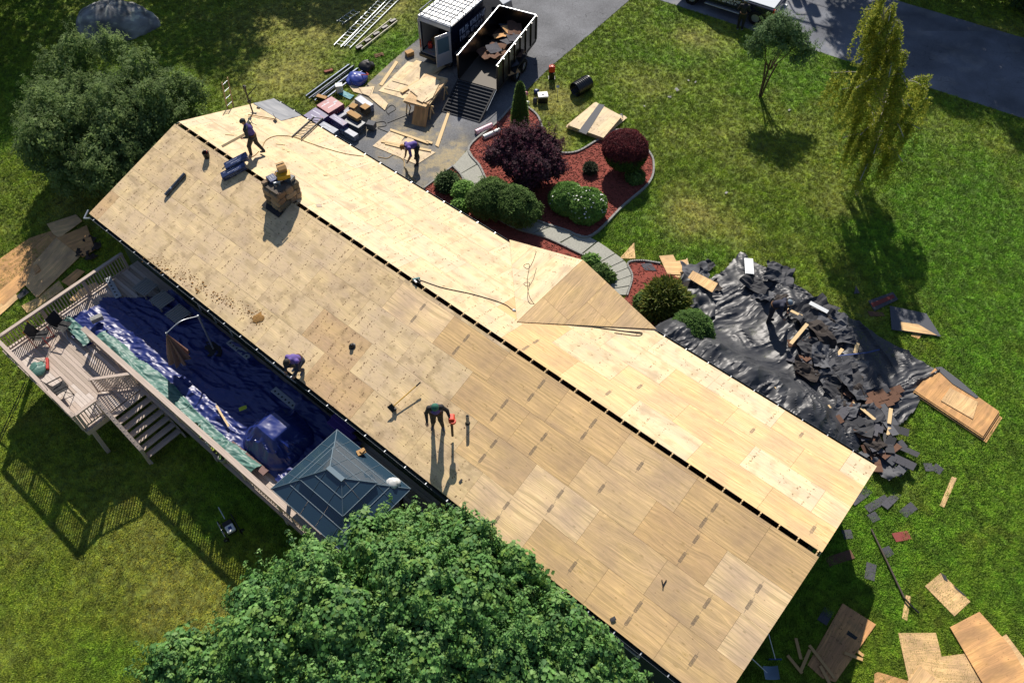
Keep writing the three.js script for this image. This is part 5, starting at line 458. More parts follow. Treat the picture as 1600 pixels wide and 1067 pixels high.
// tools along the island bed
{ const ga = G(862, 122, .02); const o = thing('fuel_can', 'orange fuel can on a dark toolbox by the driveway', 'fuel can', V(ga.x, .42, ga.z)); mesh('can', rbox(.32, .34, .24, .05, 0, .17, 0), M.orange, o); mesh('handle', tube([V(-.1, .34, 0), V(0, .44, 0), V(.1, .34, 0)], .018, 12), M.orange, o); mesh('spout', bar(V(.1, .32, 0), V(.16, .46, 0), .02), M.black, o); const b = thing('tool_stand', 'dark upright compressor under the orange fuel can', 'compressor', V(ga.x, .02, ga.z)); mesh('tank', cyl(.15, .34, 0, .2, 0), M.black, b); mesh('base', box(.34, .04, .3, 0, .02, 0), M.black, b); mesh('gauge', cyl(.05, .05, .1, .39, .1), M.bright, b);
  const c = G(848, 158, .03), k = thing('cooler', 'white lidded cooler on the lawn by the bed tip', 'cooler', c, .1); mesh('body', rbox(.48, .34, .4, .03, 0, .17, 0), M.black, k); mesh('lid', rbox(.52, .09, .44, .03, 0, .38, 0), M.white, k); mesh('handle', box(.12, .03, .04, 0, .44, .02), M.black, k);
  for (const [px, py, r, h, m, lab] of [[838, 145, .13, .2, M.blue, 'blue paint tin at the driveway edge'], [836, 160, .11, .28, M.shingleGrey, 'grey jug next to the white cooler'], [821, 150, .12, .26, M.pink, 'pink jug behind the pointed arborvitae'], [815, 147, .12, .24, M.edging, 'grey bucket behind the pointed arborvitae'], [823, 162, .12, .14, M.white, 'low white tub next to the bed edging']]) { const q = thing('jug', lab, 'container', G(px, py, .02)); mesh('body', new THREE.LatheGeometry([[.001, 0], [r, 0], [r, h * .75], [r * .5, h * .95], [r * .5, h], [.001, h]].map(v => new THREE.Vector2(...v)), 16), m, q); mesh('handle', tube([V(r * .5, h, 0), V(r * 1.1, h * .85, 0), V(r * .95, h * .5, 0)], .014, 10), m, q); }
  const w = thing('garden_stake', 'thin white stake with pale tag in the grass', 'stake', G(871, 148, .0)); mesh('stake', bar(V(0, 0, 0), V(0, .5, 0), .014), M.white, w); mesh('tag', box(.16, .12, .01, 0, .5, 0, -.5), M.bright, w); }
{ // corrugated pipe section
  const a = G(899, 140, .34), b = G(919, 128, .34), c = a.clone().add(b).multiplyScalar(.5), d = b.clone().sub(a).setY(0).normalize(), pr = []; for (let i = 0; i <= 40; i++) pr.push(new THREE.Vector2(.36 + .025 * Math.sin(i / 40 * Math.PI * 16), -.5 + i / 40)); for (let i = 40; i >= 0; i--) pr.push(new THREE.Vector2(.33 + .02 * Math.sin(i / 40 * Math.PI * 16), -.5 + i / 40)); const g = new THREE.LatheGeometry(pr, 40); g.applyQuaternion(new THREE.Quaternion().setFromUnitVectors(V(0, 1, 0), d)); one('corrugated_pipe', g, P({ color: 0x18191b, roughness: .35, clearcoat: .4, side: THREE.DoubleSide }), 'black corrugated pipe section lying on the lawn', 'pipe', c); }
{ const q = [[886, 196], [930, 160], [971, 182], [942, 216]]; for (let i = 0; i < 6; i++) piece(q.map(([x, y]) => [x + [0, 3, -2, 2, -1, 1][i], y + 4 - i * .9]), .04 + i * .05, i === 5 ? plyBright[2] : plyBright[i % 4], 'plywood sheet in the weathered pile behind the globe bush, ' + ['bottom', 'second', 'third', 'fourth', 'fifth', 'top'][i] + ' layer', 'plywood', 'plywood_board', null, .03); piece([[904, 205], [936, 162], [945, 164], [916, 210]], .315, M.feltGrey, 'strip of grey felt stuck on the weathered pile', 'felt', 'felt_strip', null, .008); piece([[950, 186], [972, 177], [974, 183], [955, 195]], .1, M.feltGrey, 'grey felt scrap under the weathered pile corner', 'felt', 'felt_strip', null, .02); piece([[958, 194], [975, 180], [980, 184], [962, 199]], .06, N1, 'pale plywood end beside the globe bush', 'plywood', 'plywood_offcut'); }
for (const [px, py, m, t, lab] of [[756, 201, P({ map: wrapTex('#d8a8b4', ['#e8c4cc', '#c88898'], 7), roughness: .4 }), .62, 'pink wrapped roll of underlayment at the bed edge'], [768, 209, P({ map: wrapTex('#d4dcd8', ['#e8eeee', '#a8b8b4'], 8), roughness: .4 }), .62, 'white wrapped roll of underlayment at the bed edge']]) { const o = thing('wrapped_roll', lab, 'roll', G(px, py, .13), t); const g = cyl(.13, .95, 0, 0, 0, .13, 20); g.rotateZ(Math.PI / 2); mesh('roll', g, m, o); const e = cyl(.05, .97, 0, 0, 0, .05, 12); e.rotateZ(Math.PI / 2); mesh('core', e, M.kraft, o); }
one('white_downspout', [rbox(.62, .07, .1, .015, -.1, 0, 0), rbox(.25, .07, .1, .015, .36, 0, .02, 0, -.1), box(.1, .075, .105, .2, 0, 0)], M.white, 'short white downspout piece on the island bed edging', 'downspout', G(841, 217, .15), .12);
for (const [px, py, s, lab] of [[1058, 141, .22, 'biggest pale paper scrap on the lawn'], [1047, 151, .16, 'pale paper scrap beside the biggest scrap'], [1076, 126, .12, 'small white scrap near the young tree'], [1087, 128, .12, 'tiny white scrap by the young tree'], [1234, 172, .14, 'grey scrap in the grass between young tree and birch'], [1135, 301, .15, 'grey stone chip in the open lawn'], [1007, 166, .1, 'tiny pale chip beside the plywood pile']]) one('paper_scrap', crumple(s * 1.1, s * .7, .06, 5, px), M.edging, lab, 'scrap', T(px, py, .04), px % 6);
// hoses and cords on the drive
function cord(name, pts, r, mat, label, y = .03) { const P3 = pts.map(([a, b]) => G(a, b, y)), c = P3[0].clone(); one(name, tube(P3.map(p => p.sub(c)), r, pts.length * 10), mat, label, 'cord', c); }
cord('extension_cord', [[583, 192], [600, 190], [603, 196], [590, 199], [605, 206], [625, 215]], .018, M.cordBlack, 'black cord looped on the drive beside the bundles'); cord('extension_cord', [[606, 178], [618, 170], [612, 164], [603, 172], [608, 180]], .018, M.cordBlack, 'black cord coil by the pale notched offcut'); cord('air_hose', [[590, 245], [605, 247], [615, 242], [630, 250], [632, 262], [640, 275], [650, 284]], .02, M.hose, 'tan air hose trailing over the sawdust to the eave'); cord('iron_bar', [[605, 192], [625, 184], [640, 178]], .022, M.black, 'black iron bar lying by the sawhorses');
// ---------- tear-off pile: black tarp and debris beside the front wall ----------
{ const A = G(1153, 393, 0), B = G(1466, 578, 0), C = HP(.3, 0, -5.1), D = HP(-9.6, 0, -4.9), E2 = G(1083, 487, 0); const o = thing('black_tarp', 'big black plastic tarp heaped over bushes beside the house', 'tarp', A.clone()); const nx = 190, ny = 120, pos = [], uv = [], idx = [], mask = [];
  const surf = (s, t) => { const top = A.clone().lerp(B, s), bot = D.clone().lerp(C, s); const p = top.lerp(bot, t); const wob = .22 * (fbm(s * 9, t * 7, 3) - .5); p.x += wob; p.z += .25 * (fbm(s * 8 + 5, t * 8, 3) - .5); const h = toH(p); const wall = sstep(-8.6, -6.2, h.z) * sstep(-9.9, -8.6, h.x) * sstep(-.4, -3.2, h.x); const m1 = 1.35 * wall * (.65 + .6 * fbm(h.x * .9, h.z * .5, 3)) * (1 - .35 * sstep(-5.7, -5, h.z)); const wa = 1.5 * fbm(h.x * .5 + 3, h.z * .5, 3), wb = 1.5 * fbm(h.x * .45, h.z * .45 + 8, 3), mk = sstep(.35, .65, fbm(h.x * .4 + 7, h.z * .4, 2)); const f1 = Math.pow(ridged(h.x * 1.5 + h.z * .4 + wa, h.z * .35 + 4, 4), 3), f2 = Math.pow(ridged(h.x * .45 + 9, h.z * 1.5 - h.x * .9 + wb, 4), 3); const folds = .34 * mix(f1, f2, mk) + .03 * Math.pow(ridged(h.x * 3.0 + wa * 2, h.z * 2.2 + wb * 2, 3), 2) + .34 * wall * Math.pow(ridged(h.x * 1.1 + wa, h.z * .35, 4), 1.5); p.y = ground(p.x, p.z) + .02 + m1 + folds; return p; };
  srand(81); for (let j = 0; j <= ny; j++) for (let i = 0; i <= nx; i++) { const p = surf(i / nx, j / ny); const h = toH(p); if (h.z > -4.95) { p.addScaledVector(EZ, -4.95 - h.z); } pos.push(p.x - A.x, p.y, p.z - A.z); uv.push(i / nx * 12, j / ny * 8); } for (let j = 0; j < ny; j++) for (let i = 0; i < nx; i++) { const s = i / nx, t = j / ny; const px = surf(s, t), w = toH(px); if (t > .12 && s > .83 + .2 * (1 - t) + .05 * fbm(t * 9, 1, 2)) continue; if (s < .03 * fbm(t * 12, 3, 2) || t < .012 * fbm(s * 20, 6, 2)) continue; const a = j * (nx + 1) + i; idx.push(a, a + nx + 1, a + 1, a + 1, a + nx + 1, a + nx + 2); }
  const g = new THREE.BufferGeometry(); g.setAttribute('position', new THREE.Float32BufferAttribute(pos, 3)); g.setAttribute('uv', new THREE.Float32BufferAttribute(uv, 2)); g.setIndex(idx); g.computeVertexNormals(); mesh('plastic_sheet', toCreasedNormals(g, .4), tarpBlack, o); mesh('loose_corner', crumple(1.3, 2.2, .3, 22, 31, .1).translate(E2.x - A.x + .2, .12, E2.z - A.z - .6), tarpBlack, o);
  globalThis.tarpH = (px, py, up = 0) => { let y = .2, p; for (let k = 0; k < 6; k++) { p = G(px, py, y + up); const h = toH(p); const wall = sstep(-8.6, -6.2, h.z) * sstep(-9.9, -8.6, h.x) * sstep(-.4, -3.2, h.x); y = ground(p.x, p.z) + .1 + 1.35 * wall * .95; } return G(px, py, y + up); }; }
const TH = globalThis.tarpH; srand(83);
function scrap(name, geo, mat, label, cat, p, turn, tilt, grp) { const m = one(name, geo, mat, label, cat, p, turn, grp); m.rotation.x = rr(-tilt, tilt); m.rotation.z = rr(-tilt, tilt); return m; }
// crumpled roofing felt
const feltM = [M.felt, M.feltGrey, S({ color: 0x332c28, roughness: .85, side: THREE.DoubleSide }), S({ color: 0x3c3e44, roughness: .75, side: THREE.DoubleSide })];
[[1268, 490, 1.3], [1300, 500, 1.0], [1290, 522, 1.1], [1312, 525, .9], [1268, 548, .9], [1282, 560, .8], [1258, 580, .9], [1300, 575, 1.1], [1318, 590, 1.0], [1335, 575, .8], [1326, 600, .9], [1345, 605, 1.1], [1310, 612, .9], [1300, 595, .8], [1333, 625, .8], [1218, 430, 1.1], [1180, 445, .8], [1195, 462, .7], [1225, 470, .7], [1352, 650, .8], [1340, 668, .8], [1322, 640, .7], [1358, 690, .9]].forEach(([a, b, s], i) => scrap('felt_scrap', toCreasedNormals(crumple(s * rr(1.1, 1.5), s * rr(.8, 1.1), .26 * s, 9, i + 40, rr(-.08, .16)), .25), feltM[i % 4], 'crumpled dark roofing felt scrap on the black tarp', 'felt scrap', TH(a, b, .1), rr(0, 6.28), .25, 'felt scraps on the black tarp'));
[[1085, 425, 1.0, 'curled felt sheet under the small plywood board'], [1072, 460, .9, 'folded black felt strip at the lily clump'], [1065, 478, .9, 'long black felt strip between bed and tarp'], [1103, 418, .6, 'felt flap at the tarp corner'], [1383, 735, .9, 'grey felt roll end beside the roof corner'], [1108, 450, .8, 'felt sheet by the tarp edge and bed']].forEach(([a, b, s, lab], i) => scrap('felt_scrap', crumple(s * 1.1, s * .8, .28 * s, 12, i + 80, .12), feltM[(i + 1) % 4], lab, 'felt scrap', T(a, b, .1), i * 1.3, .15));
// torn shingles: strips with tab slots
function shingleGeo(l, w, n, sd) { const gs = []; srand(sd); for (let i = 0; i < n; i++) { gs.push(box(l / n - .012, .012, w * .45, -l / 2 + (i + .5) * l / n, 0, w * .25)); } gs.push(box(l, .012, w * .52, 0, .001, -w * .23)); return mergeG(gs); }
const shG = [shingleGeo(.95, .33, 3, 1), shingleGeo(.6, .33, 2, 2), shingleGeo(.33, .33, 1, 3), shingleGeo(.95, .28, 3, 4)]; srand(85);
for (let i = 0; i < 52; i++) { const t = rnd(); const px = mix(1300, 1400, t) + rr(-38, 30), py = mix(600, 730, t) + rr(-40, 26); if (py > 745 - Math.max(0, (1390 - px)) * .6 || px > 1418) continue; scrap('torn_shingle', pick(shG), rnd() < .72 ? pick([M.shingleGrey, M.felt, M.feltGrey]) : M.shingleBrown, 'torn asphalt shingle in the heap by the roof corner', 'shingle', TH(px, py, .05 + rr(0, .2)), rr(0, 6.28), .25, 'torn shingles in the heap'); }
for (let i = 0; i < 14; i++) scrap('torn_shingle', pick(shG), rnd() < .4 ? M.shingleGrey : M.shingleBrown, 'torn asphalt shingle scattered on the tarp', 'shingle', TH(rr(1225, 1300), rr(520, 585), .08), rr(0, 6.28), .25, 'torn shingles on the tarp');
for (let i = 0; i < 14; i++) scrap('torn_shingle', pick(shG), M.shingleBrown, 'brown shingle in the neat patch at the tarp edge', 'shingle', TH(rr(1358, 1398), rr(608, 642), .1 + i * .008), .4 + rr(-.1, .1), .06, 'brown shingles at the tarp edge');
[[1405, 645, 'grey shingle pair beside the tarp end'], [1371, 787, 'grey shingle strip below the roof corner'], [1394, 781, 'curved grey shingle strip in the grass'], [1420, 797, 'grey two tab shingle alone in the grass'], [1361, 893, 'grey two tab shingle beside the shaded grass'], [1366, 808, 'dark shingle chip in the grass'], [1410, 838, 'red and grey shingle piece on the lawn'], [1388, 862, 'small shingle chip by the dark strip'], [1345, 775, 'grey shingle at the gable corner'], [1313, 872, 'brown shingle bundle in the gable shade'], [1325, 835, 'bluish scrap in the gable shade'], [1291, 962, 'bluish shingle in the deep shade'], [1452, 730, 'small felt crumbs on the lawn beside the long tan strip'], [1466, 733, 'grey felt twist on the lawn']].forEach(([a, b, lab], i) => scrap('torn_shingle', shG[[0, 3, 3, 1, 1, 2, 1, 2, 0, 0, 2, 1, 2, 2][i]], i === 6 ? S({ color: 0x8a4440, roughness: .95 }) : (i === 9 ? M.shingleBrown : M.shingleGrey), lab, 'shingle', T(a, b, .04), [.3, .5, .7, .6, 1.2, .4, .2, 2, .6, .3, .1, .9, 1.6, .8][i], .08));
// wood on the tarp
function stick(a, b, w, up, label, mat = lumber, base = TH) { const p = base(a[0], a[1], up), q = base(b[0], b[1], up), c = p.clone().add(q).multiplyScalar(.5), d = q.clone().sub(p), L = d.length(); const m = one('wood_strip', rbox(L, .022, w, .004), mat, label, 'wood strip', c); m.quaternion.setFromUnitVectors(V(1, 0, 0), d.normalize()); return m; }
stick([1231, 483], [1254, 494], .13, .22, 'short pine strip beside the worker on the tarp'); stick([1236, 537], [1262, 506], .15, .25, 'long pine strip leaning into the felt heap'); stick([1309, 555], [1317, 545], .14, .12, 'small pine block on the tarp, the narrower'); stick([1337, 552], [1341, 536], .15, .12, 'small pine block on the tarp beside the blue bar'); stick([1334, 627], [1368, 656], .13, .3, 'pine strip lying over the shingle heap'); stick([1393, 638], [1390, 662], .14, .3, 'upright looking pine strip on the brown shingles'); stick([1391, 668], [1388, 680], .12, .25, 'short pine end below the brown shingles'); stick([1285, 637], [1298, 635], .14, .1, 'pale splinter on the black mound'); stick([1212, 607], [1224, 602], .12, .1, 'pale splinter on top of the black mound'); stick([1310, 556], [1355, 551], .05, .2, 'thin blue bar lying on the tarp', M.blue); stick([1355, 551], [1375, 546], .05, .2, 'short blue bar end on the tarp', M.blue);
piece([[1075, 434], [1083, 423], [1122, 443], [1113, 457]], .55, plyTorn[2], 'small rectangular plywood board on the curled felt', 'plywood', 'plywood_offcut'); { const m = one('metal_flashing', [box(.36, .015, .9), box(.34, .05, .02, 0, .02, .44)], M.bright, 'bright aluminium flashing strip at the tarp corner', 'flashing', T(1171, 416, .45), -.12); one('metal_flashing', box(.2, .012, .8), M.bright, 'silver flashing sliver behind the felt heap', 'flashing', T(1280, 480, .45), .9); one('metal_flashing', [box(.5, .012, .08), box(.4, .012, .06, 0, 0, .12)], M.bright, 'two silver strips by the worker on the tarp', 'flashing', TH(1216, 474, .12), -.5); }
// pieces on the lawn
piece([[968, 404], [991, 379], [993, 404]], .03, plyTorn[2], 'triangular plywood offcut beside the path', 'plywood', 'plywood_offcut'); piece([[1030, 400], [1052, 398], [1057, 408], [1075, 405], [1072, 430], [1043, 428]], .06, plyTorn[2], 'notched plywood offcut at the mulch bed edge', 'plywood', 'plywood_offcut'); piece([[1026, 430], [1068, 429], [1072, 434], [1040, 434]], .03, plyTorn[2], 'narrow plywood offcut under the notched piece', 'plywood', 'plywood_offcut'); piece([[1066, 412], [1074, 403], [1078, 418]], .04, N2, 'small plywood tip behind the notched piece', 'plywood', 'plywood_offcut'); piece([[1001, 412], [1018, 411], [1026, 423], [1008, 422]], .06, M.shingleGrey, 'grey shingle scrap on the right mulch bed', 'shingle', 'torn_shingle');
piece([[1391, 478], [1448, 490], [1471, 526], [1394, 515]], .1, S({ map: M.feltGrey.map, color: 0x52555c, roughness: .9 }), 'grey felt covered board on the lawn', 'board', 'felt_board', null, .03); piece([[1408, 503], [1436, 507], [1465, 524], [1410, 516]], .125, plyTorn[2], 'bare plywood corner of the felt covered board', 'plywood', 'plywood_offcut'); piece([[1427, 520], [1442, 522], [1436, 530], [1424, 525]], .03, plyTorn[0], 'small plywood end under the felt covered board', 'plywood', 'plywood_offcut');
piece([[1357, 470], [1396, 456], [1404, 468], [1367, 486]], .06, M.shingleGrey, 'grey shingle strip with red band on the lawn', 'shingle', 'torn_shingle'); piece([[1361, 474], [1396, 460], [1399, 465], [1365, 480]], .075, S({ color: 0x7c3c36, roughness: .95 }), 'red felt band on the grey shingle strip', 'felt', 'felt_strip', null, .008); piece([[1356, 486], [1380, 488], [1384, 494], [1360, 494]], .03, M.shingleBrown, 'brown shingle crumb under the red banded strip', 'shingle', 'torn_shingle'); piece([[1335, 459], [1338, 446], [1344, 458]], .06, M.shingleGrey, 'small grey triangle scrap in the birch shade', 'shingle', 'torn_shingle');
// stack of orange old sheets at the right
{ srand(88); const q = [[1428, 610], [1462, 574], [1561, 643], [1536, 682]]; for (let i = 0; i < 6; i++) piece(q.map(([x, y]) => [x + [6, 3, -1, 2, 0, 1][i], y + [10, 8, 5, 3, 2, 0][i]]), .03 + i * .028, plyTorn[i % 2], 'orange old plywood sheet in the fanned stack on the lawn, ' + ['bottom', 'second', 'third', 'fourth', 'fifth', 'top'][i] + ' layer', 'plywood', 'plywood_board', null, .02); piece([[1471, 626], [1485, 606], [1529, 628], [1521, 655]], .2, plyTorn[2], 'smaller plywood panel on top of the fanned stack', 'plywood', 'plywood_offcut'); piece([[1462, 574], [1472, 573], [1500, 594], [1530, 620], [1526, 622], [1490, 600]], .2, M.feltGrey, 'torn felt edge on the fanned stack', 'felt', 'felt_strip', null, .006); }
piece([[1469, 790], [1488, 745], [1496, 747], [1476, 793]], .03, plyTorn[2], 'narrow tan plywood strip alone on the lawn', 'plywood', 'plywood_offcut'); piece([[1410, 966], [1416, 930], [1424, 932], [1418, 970]], .03, plyTorn[2], 'small tan strip under the dark drip edge', 'plywood', 'plywood_offcut');
{ const pts = [[1362, 827], [1382, 868], [1402, 910], [1414, 935]].map(([a, b]) => T(a, b, .1)), c = pts[0].clone(); one('bent_drip_edge', tube(pts.map(p => p.sub(c)), .035, 30), S({ color: 0x4a4038, roughness: .6 }), 'long bent brown drip edge on the lawn', 'drip edge', c); const p2 = [[1414, 935], [1424, 946], [1437, 958]].map(([a, b]) => T(a, b, .12)), c2 = p2[0].clone(); one('bent_drip_edge', tube(p2.map(p => p.sub(c2)), .03, 16), M.black, 'black hooked end of drip edge on the tan strip', 'drip edge', c2); }
piece([[1446, 916], [1471, 895], [1517, 940], [1492, 963]], .04, plyTorn[2], 'half plywood sheet with dark torn edge on the lawn', 'plywood', 'plywood_board'); piece([[1471, 895], [1479, 900], [1482, 909], [1476, 906]], .055, M.felt, 'dark felt shred on the half plywood sheet', 'felt', 'felt_strip', null, .006); piece([[1490, 914], [1512, 932], [1506, 930], [1493, 919]], .055, M.felt, 'second dark felt shred along the half sheet edge', 'felt', 'felt_strip', null, .006);
piece([[1404, 989], [1463, 989], [1472, 1026], [1520, 1020], [1560, 1080], [1440, 1090], [1420, 1063]], .04, plyTorn[2], 'large tan plywood sheet with notch at the lawn corner', 'plywood', 'plywood_board'); piece([[1485, 980], [1531, 956], [1580, 1010], [1620, 1080], [1546, 1085]], .09, plyTorn[0], 'orange plywood sheet overlapping the notched sheet', 'plywood', 'plywood_board'); piece([[1558, 1000], [1573, 991], [1640, 1080], [1610, 1090]], .06, plyTorn[2], 'plywood sheet under the orange overlapping sheet', 'plywood', 'plywood_board'); piece([[1418, 1066], [1438, 1040], [1480, 1075], [1440, 1090]], .07, plyTorn[2], 'tan plywood corner lying over the notched sheet', 'plywood', 'plywood_offcut'); piece([[1367, 1053], [1372, 1050], [1420, 1064], [1410, 1090], [1366, 1090]], .04, plyTorn[1], 'plywood sheet with dark slot in the gable shade edge', 'plywood', 'plywood_board');
piece([[1262, 1039], [1317, 943], [1369, 976], [1306, 1066], [1285, 1060]], .05, plyDark, 'nail spotted plywood sheet lying beside the gable wall', 'plywood', 'plywood_board'); piece([[1326, 985], [1341, 996], [1337, 1000], [1323, 991]], .062, M.black, 'dark slot cut in the nail spotted sheet', 'slot', 'felt_strip', null, .006);
[[[1265, 1008], [1305, 1060], 'long lath lying across the nail spotted sheet'], [[1320, 1020], [1349, 1031], 'broad lath at the nail spotted sheet edge'], [[1340, 1017], [1350, 1025], 'short lath stub on the nail spotted sheet'], [[1231, 1024], [1254, 1052], 'lath in deep shade by the snow shovel'], [[1244, 997], [1252, 1030], 'upright lath in deep shade'], [[1282, 1040], [1298, 1070], 'lath at the lower corner of the nail spotted sheet'], [[1252, 1048], [1266, 1015], 'lath beside the long crossing lath']].forEach(([a, b, lab]) => stick(a, b, .1, .1, lab, S({ color: 0xc39c68, roughness: .9 }), T));
{ const p = T(1205, 1052, .25), o = thing('snow_shovel', 'blue grey shovel and rake propped by the gable wall', 'shovel', p); mesh('blade', crumple(.45, .4, .03, 6, 4, .08), S({ color: 0x6f8496, roughness: .5, side: THREE.DoubleSide }), o); mesh('shaft', bar(V(-.1, 0, 0), V(-.7, .5, -.35), .018), M.alu, o); const q = thing('garden_rake', 'garden rake with pale shaft standing by the gable wall', 'rake', T(1212, 1030, .2)); mesh('shaft', bar(V(0, 0, 0), V(-.25, .6, -.6), .016), M.alu, q); mesh('head', [box(.4, .03, .03), ...[-.18, -.09, 0, .09, .18].map(x => box(.02, .1, .02, x, -.05, 0))], M.blue, q); }
one('plastic_bottle', [cyl(.035, .2, 0, .1, 0), cyl(.015, .05, 0, .22, 0)], P({ color: 0xbfd0e0, roughness: .1, transmission: .5, thickness: 0 }), 'small plastic bottle in the grass by the tarp end', 'bottle', T(1434, 632, .04)).rotation.z = 1.5;
// loose old plywood left of the deck
[[[[-20, 418], [45, 372], [82, 360], [92, 372], [30, 430], [-20, 475]], 1, 'biggest orange plywood sheet left of the deck'], [[[-20, 470], [52, 408], [62, 424], [-20, 500]], 0, 'orange plywood sheet at the frame edge left of the deck'], [[[52, 410], [88, 370], [125, 400], [56, 466], [38, 446]], 2, 'tan plywood sheet in dappled shade beside the end railing'], [[[72, 350], [118, 335], [128, 345], [92, 372], [82, 366]], 2, 'pale plywood sheet furthest up the left pile'], [[[88, 372], [135, 352], [148, 390], [128, 402]], 1, 'brown plywood sheet under the tree shade'], [[[56, 466], [92, 438], [100, 452], [42, 490], [32, 478]], 2, 'lower tan plywood sheet against the end railing'], [[[-20, 490], [22, 458], [30, 464], [-20, 510]], 2, 'long torn plywood strip at the pile foot'], [[[95, 440], [120, 420], [132, 424], [108, 448]], 1, 'dark brown plywood piece under the end railing'], [[[106, 470], [124, 452], [150, 440], [160, 450], [128, 470]], 2, 'plywood piece seen through the railing balusters'], [[[50, 416], [56, 412], [62, 422], [54, 428]], 0, 'small square offcut in the gap of the left pile']].forEach(([q, k, lab], i) => piece(q, .03 + (i % 5) * .03, plyTorn[k], lab, 'plywood', 'plywood_board')); piece([[25, 462], [38, 450], [45, 456], [30, 468]], .1, M.felt, 'dark felt patch in the left plywood pile', 'felt', 'felt_strip', null, .006);
[[130, 395, .6], [142, 402, .5], [150, 385, .6], [140, 375, .5]].forEach(([a, b, s], i) => scrap('felt_scrap', crumple(s, s * .7, .15, 8, i + 100), plyDark.side ? feltM[2] : feltM[2], 'brown felt scrap at the corner under the downspout', 'felt scrap', T(a, b, .1), i, .2, 'felt scraps under the downspout'));
{ // small engine mower in the deck shade
  const p = T(362, 826, .1), o = thing('generator', 'black portable generator with white label in the deck shade', 'generator', T(362, 830), -.95); mesh('frame', [tube([V(-.35, .05, -.25), V(-.35, .5, -.25), V(.35, .5, -.25), V(.35, .05, -.25)], .02, 30), tube([V(-.35, .05, .25), V(-.35, .5, .25), V(.35, .5, .25), V(.35, .05, .25)], .02, 30)], M.black, o); mesh('engine', rbox(.45, .3, .36, .04, -.05, .25, 0), M.black, o); mesh('tank', rbox(.3, .12, .3, .03, .15, .47, 0), M.white, o); mesh('label', box(.12, .006, .12, .15, .535, 0), M.blue, o); mesh('bar', bar(V(-.45, .3, .28), V(.3, .42, .28), .018), M.bright, o); for (const s of [-1, 1]) wheel(o, .25, .1, s * .3, .1, .06); mesh('handle', bar(V(-.35, .4, 0), V(-.85, .5, 0), .02), M.alu, o); }
{ const a = T(128, 0); const p0 = G(38, 597, .3), p1 = T(-5, 690, .02), c = p0.clone(); one('guy_rope', [bar(V(0, 0, 0), p1.clone().sub(c), .018), bar(V(.1, 0, .03), p1.clone().sub(c).add(V(.1, 0, .02)), .014)], M.cordBlack, 'pair of dark ropes tied from the deck to the lawn', 'rope', c); }
// ---------- things on the roof ----------
function onRoof(o, px, py, side, off = 0, turn = 0) { const p = RF(px, py, side, off); o.position.copy(p); const q = new THREE.Quaternion().setFromUnitVectors(V(0, 1, 0), roofN(side)); o.quaternion.copy(q.multiply(new THREE.Quaternion().setFromAxisAngle(V(0, 1, 0), turn))); return o; }
function roofCord(name, pts, r, mat, label, side) { const P3 = pts.map(q => RF(q[0], q[1], q[2] ?? side, .02 + (q[3] || 0))), c = P3[0].clone(); return one(name, tube(P3.map(p => p.sub(c)), r, pts.length * 10), mat, label, 'cord', c); }
{ const o = onRoof(one('roof_roll', (() => { const g = cyl(.075, 1.15, 0, 0, 0, .075, 18); g.rotateZ(Math.PI / 2); return g; })(), WM.dark, 'dark wrapped roll lying on the tan slope near the left rake', 'roll'), 273, 288, 1, .08, .9); const c = cyl(.03, 1.17, 0, 0, 0, .03, 10); c.rotateZ(Math.PI / 2); mesh('core', c, M.bright, o);
  onRoof(one('shingle_pack', rbox(1.0, .17, .34, .03), WM.blue, 'blue shingle pack propped on the ridge, the upper one', 'bundle'), 369, 252, 1, .22, .42); onRoof(one('shingle_pack', rbox(1.05, .22, .32, .03), WM.blue, 'blue and white shingle pack below the ridge slot', 'bundle'), 365, 267, 1, .12, .42).material = WM.blue;
  const b = thing('tool_bucket', 'black tool bucket near the ridge on the tan slope', 'bucket'); onRoof(b, 323, 246, 1, 0, .3); b.quaternion.identity(); mesh('bucket', new THREE.LatheGeometry([[.001, 0], [.11, 0], [.14, .26], [.13, .26], [.1, .02], [.001, .02]].map(v => new THREE.Vector2(...v)), 20), M.black, b); mesh('handle', tube([V(-.14, .26, 0), V(0, .4, .02), V(.14, .26, 0)], .01, 14), M.bright, b); mesh('tool', bar(V(.03, .05, 0), V(.09, .36, .02), .015), M.orange, b); }
{ // boxes on the chimney
  const Y = 5.08; const c = (x, z) => HP(x, Y, z); one('tool_case', rbox(.5, .2, .34, .03, 0, .1, 0), M.yellow, 'yellow tool case on the chimney top', 'tool case', c(-22.62, -.12).setY(Y + .12), .3); one('cardboard_box', [box(.32, .24, .24, 0, .12, 0), box(.3, .01, .14, 0, .25, .16, .5), box(.3, .01, .14, 0, .25, -.16, -.5)], M.kraft, 'open cardboard box on the yellow tool case', 'carton', c(-22.75, -.2).setY(Y + .33), .5); one('nail_carton', rbox(.42, .16, .3, .02, 0, .08, 0), WM.dark, 'dark blue carton on the far half of the chimney top', 'carton', c(-22.5, -.22), PHI + .3); one('nail_carton', rbox(.4, .14, .32, .02, 0, .07, 0), WM.blue, 'blue carton on the near half of the chimney top', 'carton', c(-22.95, .2), PHI - .2); one('nail_carton', rbox(.34, .12, .28, .02, 0, .06, 0), WM.blue, 'small blue carton at the chimney edge', 'carton', c(-22.98, -.25), PHI + .1); one('nail_gun', [rbox(.26, .08, .07, .02, 0, .1, 0), rbox(.07, .18, .06, .02, .08, .02, 0), rbox(.06, .14, .05, .01, -.1, .05, 0)], M.bright, 'silver nail gun on the chimney top', 'nail gun', c(-22.6, .25).setY(Y + .02), .4); }
